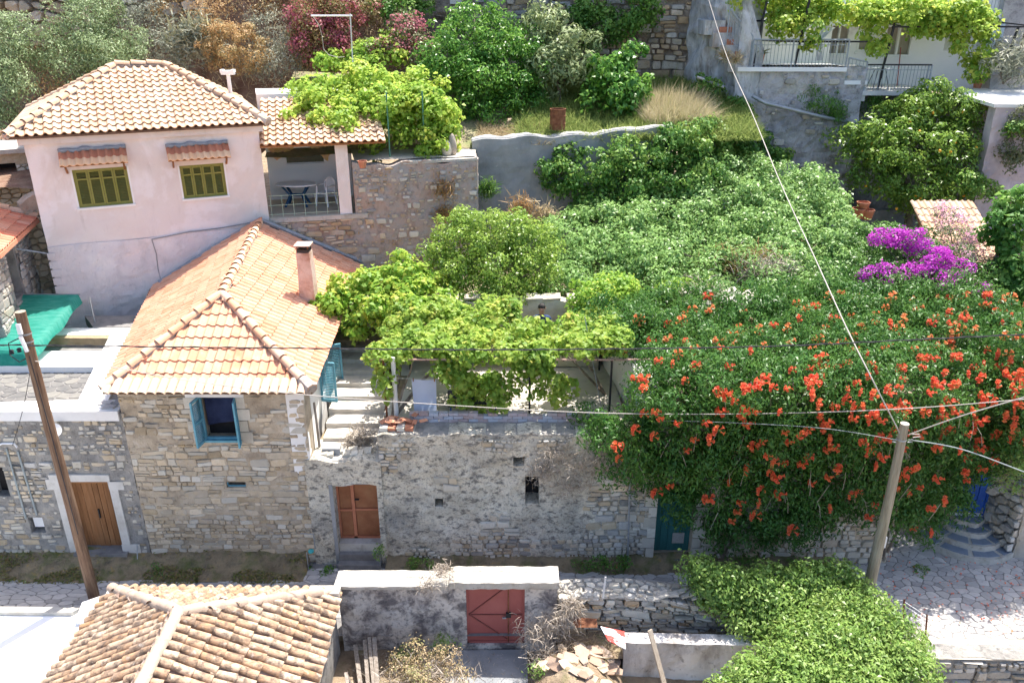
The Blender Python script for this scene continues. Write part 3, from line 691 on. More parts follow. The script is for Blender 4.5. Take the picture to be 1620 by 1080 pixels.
# widened place at the right end of the lane
wide = tag(sheet('paved_square', [(7.0, 12.92), (24, 12.92), (24, 17.6), (7.0, 17.6)], M_PAVE, res=.35, zf=lambda x, y: 0, amp=.02), kind='structure')
cells = voronoi(7.0, 14.5, 13.5, 17.2, .19, 1.3, seed=5, rnd=.62)
place_stones(cells, lambda a, b, c: Vector((a, b, .006+c*.55+.02*mnoise.noise(Vector((a*.8, b*.8, 0))))), wide, M_SETT, gap=.005, proud=.010, name='paving_stone', limit=290, seed=3, inset=.08, rough=.2)
cells = voronoi(-14, 7.0, 14.15, 15.85, .15, 2.2, seed=6, rnd=.55)
place_stones(cells, lambda a, b, c: Vector((a, b, .006+c*.5+.02*mnoise.noise(Vector((a*.8, b*.8, 0))))), lane_o, M_SETT, gap=.007, proud=.012, name='paving_stone', limit=290, seed=4, inset=.08, rough=.2)
# mossy bank along the foot of the houses
def bank_z(x, y):
    t = (y-15.35)/.85; top = .42 if x < -5 else .16
    return -.03+top*max(0, min(1, t+.18*mnoise.noise(Vector((x*1.3, 3, 0)))))**.7
tag(sheet('bank', [(-22, 15.2), (-5.0, 15.35), (-5.0, 16.2), (-22, 16.2)], M_BANK, res=.12, zf=bank_z, amp=.06, nsc=2.2), kind='structure')
tag(sheet('bank_foot', [(-3.1, 15.62), (7.9, 15.62), (7.9, 16.2), (-3.1, 16.2)], M_BANK, res=.12, zf=lambda x, y: -.02+.26*max(0, min(1, (y-15.65)/.45+.3*mnoise.noise(Vector((x*1.3, 3, 0))))), amp=.06, nsc=2.2), kind='structure')

rgb = random.Random(3); bank_o = bpy.data.objects['bank']
for k in range(34):
    x = rgb.uniform(-14.5, -5.2); y = rgb.uniform(15.4, 16.05); s1 = rgb.uniform(.03, .10); mb = MB(); V = []
    z = bank_z(x, y); n = 6
    for q, (r_, h_) in enumerate(((1, -.02), (.75, .6), (.3, .8))):
        for i in range(n): a_ = 2*math.pi*i/n; V.append((x+s1*r_*math.cos(a_)*rgb.uniform(.8, 1.2), y+s1*.7*r_*math.sin(a_)*rgb.uniform(.8, 1.2), z+h_*s1*.6))
    mb.add(V, [(q*n+i, q*n+(i+1) % n, (q+1)*n+(i+1) % n, (q+1)*n+i) for q in range(2) for i in range(n)]+[tuple(range(2*n, 3*n))]); mb.build('stone', M_BANK, bank_o)
# ================================================================ pink house (left, back)
HL, HR = Vector((-13.3, 22.05)), Vector((-7.65, 24.6))
pw = Wall(HL, HR, 2.9, 9.42); bdir = Vector((-pw.d.y, pw.d.x))
pink = root('pink_house', 'two storey pink plastered house with hipped tile roof and two olive green shuttered windows', 'house', (HL.x+2.8, HL.y+1.3, 2.9))
wL = pw.rect(119, 266, 206, 326); wR = pw.rect(287, 260, 357, 312)
pw.panel('front_wall', M_PINK, pink, holes=[wL, wR], z0=6.35, thick=.35, amp=.012)
pw.panel('lower_wall', M_PINKLOW, pink, z1=6.35, thick=.35, off=.05, amp=.03, top=lambda a: 6.36+.02*math.sin(a*2)-.0*a, res=.12)
wr = Wall(HR, HR+bdir*6, 2.9, 9.42); wr.panel('side_wall', M_PINK, pink, thick=.3)
wl2 = Wall(HL+bdir*6, HL, 2.9, 9.42); wl2.panel('side_wall', M_PINK, pink, thick=.3)
wb = Wall(HR+bdir*6, HL+bdir*6, 2.9, 9.42); wb.panel('back_wall', M_PINK, pink, thick=.3, res=.5)
# corner quoins in rough stone at the lower left
mb = MB(); rg = random.Random(4)
for k in range(13):
    z = 3.0+k*.25; pw.box(mb, -.05, rg.uniform(.12, .34), z, z+.2, .02, .075)
mb.build('corner_stones', M_PINKLOW, pink)
# diagonal crack line and scar of an older roof
mb = MB()
q = [pw.px(240, 378), pw.px(300, 366), pw.px(350, 360), pw.px(405, 350)]
for (a, z), (a2, z2) in zip(q[:-1], q[1:]): mb.bar(pw.pt(a, z, .06), pw.pt(a2, z2, .06), .03, .03)
q = [pw.px(240, 378), pw.px(247, 400), pw.px(250, 425), pw.px(256, 448)]
for (a, z), (a2, z2) in zip(q[:-1], q[1:]): mb.bar(pw.pt(a, z, .06), pw.pt(a2, z2, .06), .02, .02)
mb.build('old_roof_scar', M_CONCRETE, pink)
# cornice under the eaves
mb = MB(); pw.box(mb, -.12, pw.w+.12, 9.25, 9.45, -.1, .12); wr.box(mb, 0, 6.1, 9.25, 9.45, -.1, .122); wl2.box(mb, 0, 6.1, 9.25, 9.45, -.1, .122)
mb.build('cornice', M_PINK, pink)
def shutters(wall, r, parent, n=4, mat=M_OLIVEPAINT, frm=M_OLIVEPAINT2, off=-.06):
    """window > frame, sill, shutter leaves with slats"""
    a0, a1, z0, z1 = r; mb = MB()
    for b in ((a0, a0+.04, z0, z1), (a1-.04, a1, z0, z1), (a0+.04, a1-.04, z1-.04, z1), (a0+.04, a1-.04, z0, z0+.03)): wall.box(mb, *b, off-.05, off+.045)
    w = mb.build('window', frm, parent)
    mb = MB(); wall.box(mb, a0, a1, z0, z1, off-.12, off-.1); mb.build('pane', M_DARK, w)
    lw = (a1-a0-.08)/n
    for i in range(n):
        b0 = a0+.04+i*lw+.004; b1 = b0+lw-.008; mb = MB()
        for b in ((b0, b0+.045, z0+.03, z1-.04), (b1-.045, b1, z0+.03, z1-.04), (b0+.045, b1-.045, z1-.09, z1-.04), (b0+.045, b1-.045, z0+.03, z0+.09), (b0+.045, b1-.045, z1-.31, z1-.26)):
            wall.box(mb, *b, off-.02, off+.03+(.004 if i % 2 else 0))
        fr = mb.build('shutter', frm, w)
        mb = MB(); z = z0+.1
        while z < z1-.1:
            if not (z1-.33 < z < z1-.25):
                c = wall.pt((b0+b1)/2, z, off+.005); mb.hexa(c, (wall.d.x*(lw/2-.045), wall.d.y*(lw/2-.045), 0), (wall.n.x*.016, wall.n.y*.016, -.016), (0, 0, .005))
            z += .045
        o = mb.build('shutter_slats', mat, w)
    mb = MB(); wall.box(mb, a0-.06, a1+.06, z0-.06, z0-.003, -.05, .07); mb.build('sill', M_WHITE, w)
    mb = MB()
    for b in ((a0-.05, a0-.002, z0-.0, z1+.02), (a1+.002, a1+.05, z0, z1+.02)): wall.box(mb, *b, -.02, .018)
    mb.build('window_surround', M_WHITE, w); return w
shutters(pw, wL, pink); shutters(pw, wR, pink)
TP = wave_tile('salmon_tile', .225, .33, .062, .048, M_TILE_PINK)
TPr = barrel_tile('salmon_ridge', .115, .095, .42, .03, M_TILE_PINK, n=6)
TA = wave_tile('awning_tile_shaded', .2, .36, .05, .03, mk('tile_awning_shaded_red', [(.50,.17,.09), (.58,.25,.15)], scale=4, rv=.6, spots=[((.22,.13,.10), 9, .6, .75, .5)], vval=.12))  # upper awning row: shadow of the eave put into a darker red
TA2 = wave_tile('awning_tile_lit', .2, .36, .05, .03, mk('tile_awning_lit_cream', [(.76,.44,.24), (.82,.56,.36)], scale=4, rv=.6))  # lower awning row: same tile with sunlight put into a paler colour
def awning(wall, a0, a1, ztop, parent):
    w = a1-a0; A = wall.pt(a0, ztop-.36, .42); B = wall.pt(a1, ztop-.36, .42); C = wall.pt(a1, ztop, .0); D = wall.pt(a0, ztop, 0)
    pl = RoofPlane(A, B, [C, D]); mb = MB(); n = len(pl.P3)
    V = [p-pl.n*.015 for p in pl.P3]+[p-pl.n*.05 for p in pl.P3]
    mb.add(V, [tuple(range(n)), tuple(range(2*n-1, n-1, -1))]+[(i, i+n, (i+1) % n+n, (i+1) % n) for i in range(n)])
    o = mb.build('window_awning', M_WOOD, parent)
    nt = int(round(w/.2)); tw = w/nt
    for i in range(nt):
        for j, me in ((0, TA2), (1, TA)):
            link('tile', me, o, pl.at((i+.5)*tw, j*.25-.04, .012*(j == 0)), pl.M.to_quaternion())
    mb = MB(); rg = random.Random(3); pts = [wall.pt(a0+w*i/14, ztop+rg.uniform(-.02, .03), .03+rg.uniform(0, .03)) for i in range(15)]
    mb.tube(pts, [.045+rg.uniform(0, .03) for _ in pts], 7); mb.build('mortar_bead', M_MORT_BLUE, o, smooth=True)
    for a in (a0+.12, a1-.12):
        mb = MB(); mb.bar(wall.pt(a, ztop-.42, .36), wall.pt(a, ztop-.62, .02), .05); mb.bar(wall.pt(a, ztop-.39, .38), wall.pt(a, ztop-.39, .02), .05)
        mb.build('bracket', M_WOOD, o)
    return o
a = pw.px(92, 240)[0], pw.px(200, 240)[0]; awning(pw, a[0], a[1], pw.px(150, 235)[1], pink)
a = pw.px(262, 232)[0], pw.px(361, 232)[0]; awning(pw, a[0], a[1], pw.px(310, 228)[1], pink)
# roof
ez = 9.52; o3 = lambda p, z: Vector((p.x, p.y, z)); Dp = 6.3
FL = HL-pw.d*.35+pw.n*.3; FR = HR+pw.d*.28+pw.n*.3; BR = FR-pw.n*(Dp+.3); BL = FL-pw.n*(Dp+.3)
RR = FR-pw.d*2.55-pw.n*3.2; RL = RR-pw.d*1.35
rz = 11.03; RR3, RL3 = o3(RR, rz), o3(RL, rz)
rf = MB(); rf.prism([o3(FL, ez-.03), o3(FR, ez-.03), o3(BR, ez-.03), o3(BL, ez-.03)], .05); roofp = rf.build('roof', M_DECK, pink)
planes = [RoofPlane(o3(FL, ez), o3(FR, ez), [RR3, RL3]), RoofPlane(o3(FR, ez), o3(BR, ez), [RR3]), RoofPlane(o3(BL, ez), o3(FL, ez), [RL3]), RoofPlane(o3(BR, ez), o3(BL, ez), [RL3, RR3])]
its = []
for i, pl in enumerate(planes):
    deck(pl, M_DECK, roofp, name='roof_deck'); its += tile_items(pl, TP, .225, .285, ev=.05)
front = [t for t in its if (t[0].xy-pw.A).dot(pw.n) > -3.3 and (t[0].xy-FR).dot(pw.d) < -.0]
rest = [t for t in its if t not in front]
front.sort(key=lambda t: t[0].z)
n_p = min(len(front), 215); put_tiles(front+rest, roofp, 'tile', n_p, M_TILE_PINK, near=False)
for p0, p1 in ((o3(FL, ez), RL3), (o3(FR, ez), RR3), (RL3-Vector((.0, 0, 0)), RR3), (o3(BR, ez), RR3), (o3(BL, ez), RL3)):
    ridge_line(p0, p1, TPr, .34, roofp, dz=.03)
mb = MB()
for p0, p1 in ((o3(FL, ez), RL3), (o3(FR, ez), RR3), (RL3, RR3), (o3(BR, ez), RR3)): mb.tube([p0.lerp(p1, k/8)+Vector((0, 0, -.01)) for k in range(9)], .1, 6)
mb.build('ridge_mortar', M_MORT_LUMP, roofp)
mb = MB(); mb.tube([o3(FR, ez+.02), o3(FR, ez+.02).lerp(RR3, .11)], [.15, .12], 7); mb.build('mortar_corner', M_CAP, roofp)
print('pink tiles', len(its))

# ---------------- porch beside the pink house
PA = HR.copy(); PBx = Vector((-4.92, 25.27)); pv = Wall(PA, PBx, 6.55, 8.9); pb = -pv.n
fz = 6.57
mb = MB(); q = [PA, PBx+pv.d*.15, PBx+pv.d*.15+pb*2.7, PA+pb*2.7]
mb.prism([o3(p, fz) for p in q], .18); porch_floor = mb.build('porch_floor', mk('porch_tiles_ochre', [(.40,.36,.28), (.50,.46,.37)], scale=3, rough=.7, bump=.2), pink)
pbw = Wall(PA+pb*2.6, PBx+pb*2.6, fz, 9.7); wo = pbw.rect(451, 234, 513, 259)
pbw.panel('porch_back_wall', M_WHITE_CLEAN, pink, holes=[wo], z0=fz+.001, thick=.2, amp=.004)
mb = MB(); pbw.box(mb, wo[0], wo[1], wo[2], wo[3], -.15, -.12); wn_ = mb.build('porch_window', mk('dark_green_glass', [(.01,.03,.02), (.03,.07,.045)], scale=2, rough=.2, bump=0), pink)
mb = MB()
for b in ((wo[0], wo[0]+.03, wo[2], wo[3]), (wo[1]-.03, wo[1], wo[2], wo[3]), (wo[0], wo[1], wo[2], wo[2]+.03)): pbw.box(mb, *b, -.11, -.08)
mb.build('window_frame', M_WHITE_CLEAN, wn_)
def curtain(wall, P, mat, parent, name='curtain', off=.05, n=10):
    """gathered cloth between a top edge and a lower outline; P: list of (a, ztop, zbot)"""
    V = []; Fc = []
    for i, (a_, zt, zb) in enumerate(P):
        for k in range(4): V.append(wall.pt(a_+.02*math.sin(i*2.1+k), zt+(zb-zt)*k/3, off+.03*math.sin(i*1.9+k*.5)))
    m = len(P)
    for i in range(m-1):
        for k in range(3): Fc.append((i*4+k, i*4+k+1, (i+1)*4+k+1, (i+1)*4+k))
    return mkobj(name, V, Fc, mat, parent, smooth=True)
zt = wo[3]+.22
def cl(a0, a1, z1, z2, n=10): return [(a0+(a1-a0)*i/n, zt, zt-(.1+(z1*(1-i/n)+z2*i/n))) for i in range(n+1)]
curtain(pbw, cl(wo[0]-.55, wo[0]-.3, .05, .5, 5)+cl(wo[0]-.28, wo[0]+.3, .5, .12, 8), M_YELLOW, pink)
curtain(pbw, cl(wo[0]+.3, wo[1]-.45, .03, .05, 8), M_YELLOW, pink)
curtain(pbw, cl(wo[1]-.45, wo[1]+.1, .08, .6, 8)+cl(wo[1]+.12, wo[1]+.3, .5, .1, 5), M_YELLOW, pink)
mb = MB(); cR = pv.px(535, 285)[0]; pv.box(mb, cR-.02, cR+.36, 6.45, 8.85, -.38, -.0); mb.build('porch_column', M_PINK, pink)
mb = MB(); pv.box(mb, .0, cR+.42, 8.72, 8.88, -.3, -.1); mb.build('porch_beam', M_WHITE, pink)
# floor front edge and side kerb
mb = MB(); pv.box(mb, .02, pv.w+.25, 6.42, 6.56, -.1, .06); mb.build('porch_floor_edge', M_CAP, pink)
# porch rail
pr = MB(); L = cR-.02
for z in (6.66, 6.95, 7.25): pr.tube([pv.pt(.02, z, -.06), pv.pt(L, z, -.06)], .007, 4)
rail = pr.build('porch_rail', mk('pale_green_rail', [(.42,.55,.40), (.50,.62,.46)], scale=3, bump=0), pink)
for k in range(7):
    mb = MB(); a_ = .1+k*(L-.15)/6; mb.tube([pv.pt(a_, 6.56, -.06), pv.pt(a_, 7.26, -.06)], .007, 4); mb.build('rail_post', MATS['pale_green_rail'], rail)
# porch roof
A3 = pv.pt(-.0, 8.86, .3); B3 = pv.pt(pv.w+.95, 8.86, .3); C3 = pv.pt(pv.w+.95, 9.85, -2.7); D3 = pv.pt(0, 9.85, -2.7)
ppl = RoofPlane(A3, B3, [C3, D3]); pd = deck(ppl, M_WOOD, pink, name='porch_roof', off=-.02, th=.06)
put_tiles(tile_items(ppl, TP, .235, .33, ev=.06, lift=.01), pd, 'tile', 85, M_TILE_PINK, near=False)
# flat white roof slab behind the porch roof
mb = MB(); q = [PZ(400, 152, 9.95), PZ(505, 163, 9.95), PZ(520, 148, 9.95), PZ(403, 148, 9.95)]
mb.prism([Vector((-8.6, 27.9, 9.98)), Vector((-5.6, 28.4, 9.98)), Vector((-5.9, 30.2, 9.98)), Vector((-9.2, 29.8, 9.98))], 1.4)
mb.build('flat_back_roof', M_WHITE, pink)
# flue
mb = MB(); f = PY(500, 165, 28.0); mb.lathe((f.x, f.y, 9.8), [(.12, 0), (.12, .62), (.15, .64), (.15, .72), (.0, .76)], 12); mb.build('flue', M_BLACK, pink)
# white T shaped vent behind the ridge
p = PY(363, 134, 29.0); t = root('roof_vent', 'small white T shaped vent pipe standing behind the pink house ridge', 'vent pipe', (p.x, p.y, p.z-.5))
mb = MB(); mb.tube([(p.x, p.y, p.z-.5), (p.x, p.y, p.z+.35)], .07, 8); mb.build('pipe', M_PLASTIC, t)
mb = MB(); mb.box((p.x-.22, p.y-.1, p.z+.33), (p.x+.22, p.y+.1, p.z+.47)); mb.box((p.x-.24, p.y-.11, p.z+.4), (p.x-.14, p.y+.11, p.z+.5)); mb.box((p.x+.14, p.y-.11, p.z+.4), (p.x+.24, p.y+.11, p.z+.5)); mb.build('cowl', M_PLASTIC, t)

# porch table and chair
tc = PY(471, 318, 26.3); tz = fz
t = root('porch_table', 'white oval plastic table with dark blue legs on the porch', 'table', (tc.x, tc.y, tz))
mb = MB(); n = 22; top = []
for z in (.70, .74):
    for k in range(n): top.append((tc.x+.68*math.cos(2*math.pi*k/n), tc.y+.42*math.sin(2*math.pi*k/n), tz+z))
mb.add(top, [tuple(range(n))[::-1], tuple(range(n, 2*n))]+[(k, (k+1) % n, n+(k+1) % n, n+k) for k in range(n)]); mb.build('tabletop', M_PLASTIC, t)
M_LEGBLUE = mk('table_leg_blue', [(.015,.06,.13), (.03,.09,.18)], scale=3, bump=0)
for sx in (-1, 1):
    for sy in (-1, 1):
        mb = MB(); mb.bar((tc.x+sx*.42, tc.y+sy*.22, tz+.7), (tc.x+sx*.2, tc.y+sy*.1, tz+.36), .06); mb.bar((tc.x+sx*.2, tc.y+sy*.1, tz+.37), (tc.x+sx*.36, tc.y+sy*.26, tz), .06); mb.build('leg', M_LEGBLUE, t)
mb = MB(); mb.bar((tc.x-.22, tc.y, tz+.37), (tc.x+.22, tc.y, tz+.37), .08); mb.build('crossbar', M_LEGBLUE, t)
def plastic_chair(c, rot, label):
    c = Vector(c); t = root('plastic_chair', label, 'chair', c); R = Matrix.Rotation(rot, 3, 'Z')
    X = lambda x, y, z: c+R @ Vector((x, y, z))
    mb = MB(); mb.hexa(X(0, 0, .42), R @ Vector((.22, 0, 0)), R @ Vector((0, .21, 0)), Vector((0, 0, .015))); mb.build('seat', M_PLASTIC, t)
    for sx in (-1, 1):
        for sy in (-1, 1):
            mb = MB(); mb.bar(X(sx*.2, sy*.19, .42 if sy > 0 else .64), X(sx*.25, sy*.24, 0), .045); mb.build('leg', M_PLASTIC, t)
        mb = MB(); mb.tube([X(sx*.21, -.2, .64), X(sx*.25, 0, .66), X(sx*.22, .24, .64)], .022, 6); mb.build('armrest', M_PLASTIC, t)
    mb = MB(); P = [X(.22*math.cos(a_), .22+.05*math.sin(a_), .66+.22*math.sin(a_)) for a_ in [math.pi*k/8 for k in range(9)]]
    mb.tube([X(.21, .2, .42)]+P+[X(-.21, .2, .42)], .025, 6)
    for k in range(5): mb.bar(X(-.14+k*.07, .21, .44), X(-.14+k*.07, .25, .84), .03, .012)
    mb.build('backrest', M_PLASTIC, t); return t
cc = PY(518, 308, 26.5); plastic_chair((cc.x-.02, cc.y-.1, fz), -.5, 'white plastic armchair beside the oval table on the porch')

# ================================================================ stone retaining wall under porch and pergola
RWb = Vector((-1.13, 26.2))
rw = Wall(HR+pw.d*.02-pw.n*.0, RWb, 3.4, 8.15)
step_a = rw.px(560, 300)[0]
rwall = root('retaining_wall', 'tall rubble stone retaining wall below the porch and the upper grape pergola', 'wall', (-4.4, 25.4, 3.4))
rw.panel('lower_face', M_RETAIN, rwall, z1=6.5, a1=step_a, thick=.5, amp=.05, res=.12)
rw.panel('wall_face', M_RETAIN, rwall, a0=step_a, thick=.5, amp=.05, res=.12, top=lambda a: 8.1+.06*math.sin(a*3)+.04*math.sin(a*7.7))
rc = Wall(RWb, Vector((-1.25, 27.7)), 3.4, 8.12); rc.panel('return_face', M_RETAIN, rwall, thick=.5, amp=.05)
mb = MB(); mb.prism([Vector((*rw.pt(step_a+1.6, 0).xy, 8.14)), Vector((*RWb, 8.16)), Vector((-1.25, 27.2, 8.2)), Vector((-3.4, 26.5, 8.2))], .08); mb.build('cement_cap', M_CAP, rwall)
hols = [(rw.px(668, 430)[0]-.1, rw.px(668, 430)[0]+.05, 4.0, 4.1)]
cells = courses(0, step_a, 3.6, 6.42, .14, (1.2, 4), seed=11)
place_stones(cells, rw.pt and (lambda a, z, o: rw.pt(a, z, o+.02)), rwall, M_STONE_WARM, gap=.02, proud=.035, limit=120, seed=7, keep=.72, name='stone', stuffname='small_stones')
cells = courses(step_a, rw.w, 3.6, 8.0, .16, (.8, 2.2), seed=12)
place_stones(cells, lambda a, z, o: rw.pt(a, z, o+.015), rwall, M_STONE_WARM, gap=.036, proud=.03, limit=170, seed=8, keep=.55, name='stone', mats=[M_STONE_WARM, M_STONE_GREY, M_STONE_PALE], stuffname='small_stones')

# ================================================================ orange roofed stone house (front, left of centre)
fw = Wall((-8.92, 16.1), (-4.72, 16.1), -.1, 4.82)
sh = root('stone_house', 'stone cottage with orange hipped tile roof, stucco chimney and open blue shuttered window', 'house', (-6.8, 18.5, 0))
hw = fw.rect(316, 627, 378, 700); hv = fw.rect(358, 762, 389, 771)
fw.panel('front_wall', M_MORTAR_TAN, sh, holes=[hw, hv], thick=.5, amp=.03, res=.1)
cells = courses(0, fw.w, .02, 4.62, .115, (1., 3.4), seed=21)
hpad = (hw[0]-.18, hw[1]+.18, hw[2]-.05, hw[3]+.12)
place_stones(cells, lambda a, z, o: fw.pt(a, z, o+.012), sh, M_STONE_TAN, gap=.006, proud=.017, limit=295, seed=9, keep=.9, holes=[hpad, (hv[0]-.03, hv[1]+.03, hv[2]-.03, hv[3]+.03)],
             test=lambda a, z, rg: not (z > 3.35 and rg.random() < .55 and mnoise.noise(Vector((a*.8, z*.8, 2))) > -.25), stuffname='small_stones', mats=[M_STONE_TAN, M_STONE_TAN, M_STONE_PALE])
# white-ish dressed stones round the window
for i in range(4):
    for sd in (0, 1):
        z = hw[2]+(hw[3]-hw[2])*i/4; mb = MB(); w_ = .28 if (i+sd) % 2 else .2
        a0, a1 = (hw[0]-w_, hw[0]-.005) if sd == 0 else (hw[1]+.005, hw[1]+w_)
        fw.box(mb, a0, a1, z+.01, z+(hw[3]-hw[2])/4-.01, .0, .042); mb.build('dressed_stone', M_STONE_PALE, sh)
mb = MB(); fw.box(mb, hw[0]-.22, hw[1]+.2, hw[3]+.004, hw[3]+.12, -.1, .055); mb.build('lintel', M_WHITE, sh)
# open window: frame, dark interior, two opened shutters
mb = MB()
for b in ((hw[0], hw[0]+.05, hw[2], hw[3]), (hw[1]-.05, hw[1], hw[2], hw[3]), (hw[0]+.05, hw[1]-.05, hw[2], hw[2]+.09), (hw[0]+.05, hw[1]-.05, hw[3]-.04, hw[3])): fw.box(mb, *b, -.16, -.1)
wf = mb.build('window', M_BLUE, sh)
mb = MB(); fw.box(mb, hw[0], hw[1], hw[2], hw[3], -.5, -.46); mb.build('dark_room', M_DARK, wf)
V = [fw.pt(hw[0]+.05, hw[3], -.3), fw.pt(hw[1]-.05, hw[3], -.3), fw.pt(hw[1]-.05, hw[2]+.42, -.3), fw.pt(hw[0]+.3, hw[2]+.36, -.3), fw.pt(hw[0]+.05, hw[2]+.3, -.3)]
mkobj('curtain', V, [(4, 3, 2, 1, 0)], M_DARKBLUE, wf)
mb = MB(); fw.box(mb, hw[0]+.02, hw[1]-.02, hw[2]-.0, hw[2]+.05, -.1, .0); mb.build('sill', M_BLUE, wf)
for sd in (0, 1):
    a_ = hw[0]+.04 if sd == 0 else hw[1]-.04; mb = MB(); k = -.07 if sd == 0 else .07
    P0 = fw.pt(a_, 0, -.1).xy; P1 = fw.pt(a_+k, 0, .3).xy
    sw = Wall(P1, P0, 0, 1) if sd == 0 else Wall(P0, P1, 0, 1)
    for b in ((0, .045, hw[2]+.02, hw[3]-.02), (sw.w-.045, sw.w, hw[2]+.02, hw[3]-.02), (.045, sw.w-.045, hw[2]+.02, hw[2]+.08), (.045, sw.w-.045, hw[3]-.08, hw[3]-.02), (.045, sw.w-.045, (hw[2]+hw[3])/2-.03, (hw[2]+hw[3])/2+.03)): sw.box(mb, *b, -.02, .02)
    s2 = mb.build('shutter', M_BLUE, wf); mb = MB(); z = hw[2]+.1
    while z < hw[3]-.1: sw.box(mb, .045, sw.w-.045, z, z+.012, -.012, .012); z += .04
    mb.build('shutter_slats', M_BLUE, s2)
mb = MB()
for b in ((hv[0], hv[0]+.02, hv[2], hv[3]), (hv[1]-.02, hv[1], hv[2], hv[3]), (hv[0], hv[1], hv[2], hv[2]+.025)): fw.box(mb, *b, -.1, -.06)
vv = mb.build('vent_window', M_BLUE, sh); mb = MB(); fw.box(mb, hv[0], hv[1], hv[2], hv[3], -.3, -.28); mb.build('dark_gap', M_DARK, vv)
# whitewashed right side wall, receding
sdw = Wall((-4.72, 16.1), (-5.35, 25.0), 2.6, 4.82)
sw_win = (2.05, 3.05, 3.45, 4.55)
sdw.panel('side_wall', M_WHITE, sh, holes=[sw_win], thick=.4, amp=.02, res=.2)
mb = MB()
for b in ((sw_win[0], sw_win[0]+.06, sw_win[2], sw_win[3]), (sw_win[1]-.06, sw_win[1], sw_win[2], sw_win[3]), (sw_win[0], sw_win[1], sw_win[3]-.06, sw_win[3])): sdw.box(mb, *b, -.1, -.04)
w2 = mb.build('side_window', M_BLUE, sh); mb = MB(); sdw.box(mb, *sw_win, -.3, -.28); mb.build('dark_room', M_DARK, w2)
for a_, k in ((sw_win[0], -.1), (sw_win[1], .14)):
    P0 = sdw.pt(a_, 0, .0).xy; P1 = sdw.pt(a_+k, 0, .42).xy; sw = Wall(P0, P1, 0, 1); mb = MB()
    for b in ((0, .05, sw_win[2], sw_win[3]), (sw.w-.05, sw.w, sw_win[2], sw_win[3]), (.05, sw.w-.05, sw_win[2], sw_win[2]+.07), (.05, sw.w-.05, sw_win[3]-.07, sw_win[3])): sw.box(mb, *b, -.02, .02)
    z = sw_win[2]+.1
    while z < sw_win[3]-.08: sw.box(mb, .05, sw.w-.05, z, z+.015, -.012, .012); z += .045
    mb.build('shutter', M_BLUE, w2)
lw = Wall((-10.7, 22.7), (-8.92, 16.1), -.1, 4.82); lw.panel('left_side_wall', M_MORTAR_TAN, sh, thick=.4, res=.3)
# roof
z0 = 4.86; E1 = Vector((-9.12, 15.88, z0)); E2 = Vector((-4.45, 15.88, z0)); E3 = Vector((-4.95, 25.2, z0+.0)); E4 = Vector((-11.0, 22.9, z0))
R1 = Vector((-7.08, 18.35, 6.25)); R2 = Vector((-7.95, 24.25, 6.3)); WP = Vector((-10.9, 23.05, z0))
TO = wave_tile('orange_tile', .21, .4, .05, .032, M_TILE_ORANGE); TE = barrel_tile('eave_tile', .1, .085, .42, .03, M_TILE_EAVE, n=6)
TOr = barrel_tile('orange_ridge', .12, .095, .44, .03, mk('tile_ridge', [(.62,.32,.18), (.70,.42,.26), (.70,.52,.38)], scale=3, rv=.6, spots=[((.40,.30,.22), 7, .6, .75, .5)], vval=.08), n=7)
mb = MB(); mb.prism([E1-Vector((0, 0, .03)), E2-Vector((0, 0, .03)), E3-Vector((0, 0, .03)), E4-Vector((0, 0, .03))], .05); orf = mb.build('roof', M_DECK, sh)
pf = RoofPlane(E1, E2, [R1]); pr_ = RoofPlane(E2, E3, [R2, R1], ref=R1); R2 = pr_.P3[2].copy(); plft = RoofPlane(WP, E1, [R1, R2])
for pl in (pf, pr_, plft): deck(pl, M_DECK, orf, name='roof_deck')
itf = tile_items(pf, TO, .21, .345, start=.12); itr = tile_items(pr_, TO, .21, .345, ev=.03); itl = tile_items(plft, TO, .21, .345, ev=.03)
print('orange tiles', len(itf), len(itr), len(itl))
vis = lambda t: 0 if t in itf else 1
ce = []
for i in range(22):
    ce.append((pf.at(.1+i*.207+.0, -.12, .02), pf.M.to_quaternion(), TE))
put_tiles(itf+sorted(itr, key=lambda t: t[0].y)+itl, orf, 'tile', 268, M_TILE_ORANGE, near=False)
for p, q, me in ce: link('eave_tile', me, orf, p, q)
for p0, p1 in ((E1, R1), (E2, R1), (R1, R2)): ridge_line(p0, p1, TOr, .36, orf, dz=.035)
mb = MB()
for p0, p1 in ((E1, R1), (E2, R1), (R1, R2)): mb.tube([p0.lerp(p1, k/8)+Vector((0, 0, -.0)) for k in range(9)], .1, 6)
mb.tube([E2+Vector((0, 0, .04)), E2.lerp(R1, .1)+Vector((0, 0, .03))], [.16, .13], 7); mb.tube([E1+Vector((0, 0, .03)), E1.lerp(R1, .06)], [.12, .1], 7)
mb.build('ridge_mortar', M_MORT_LUMP, orf)
# cement fillet where the roof meets the walls behind
mb = MB(); mb.tube([WP+Vector((.15, .0, .1)), (WP+R2)/2+Vector((.05, .0, .1)), R2+Vector((0, .05, .1)), (R2+E3)/2+Vector((0, .1, .06)), E3+Vector((0, .1, .05))], .09, 6); mb.build('cement_fillet', M_MORT_BLUE, orf)
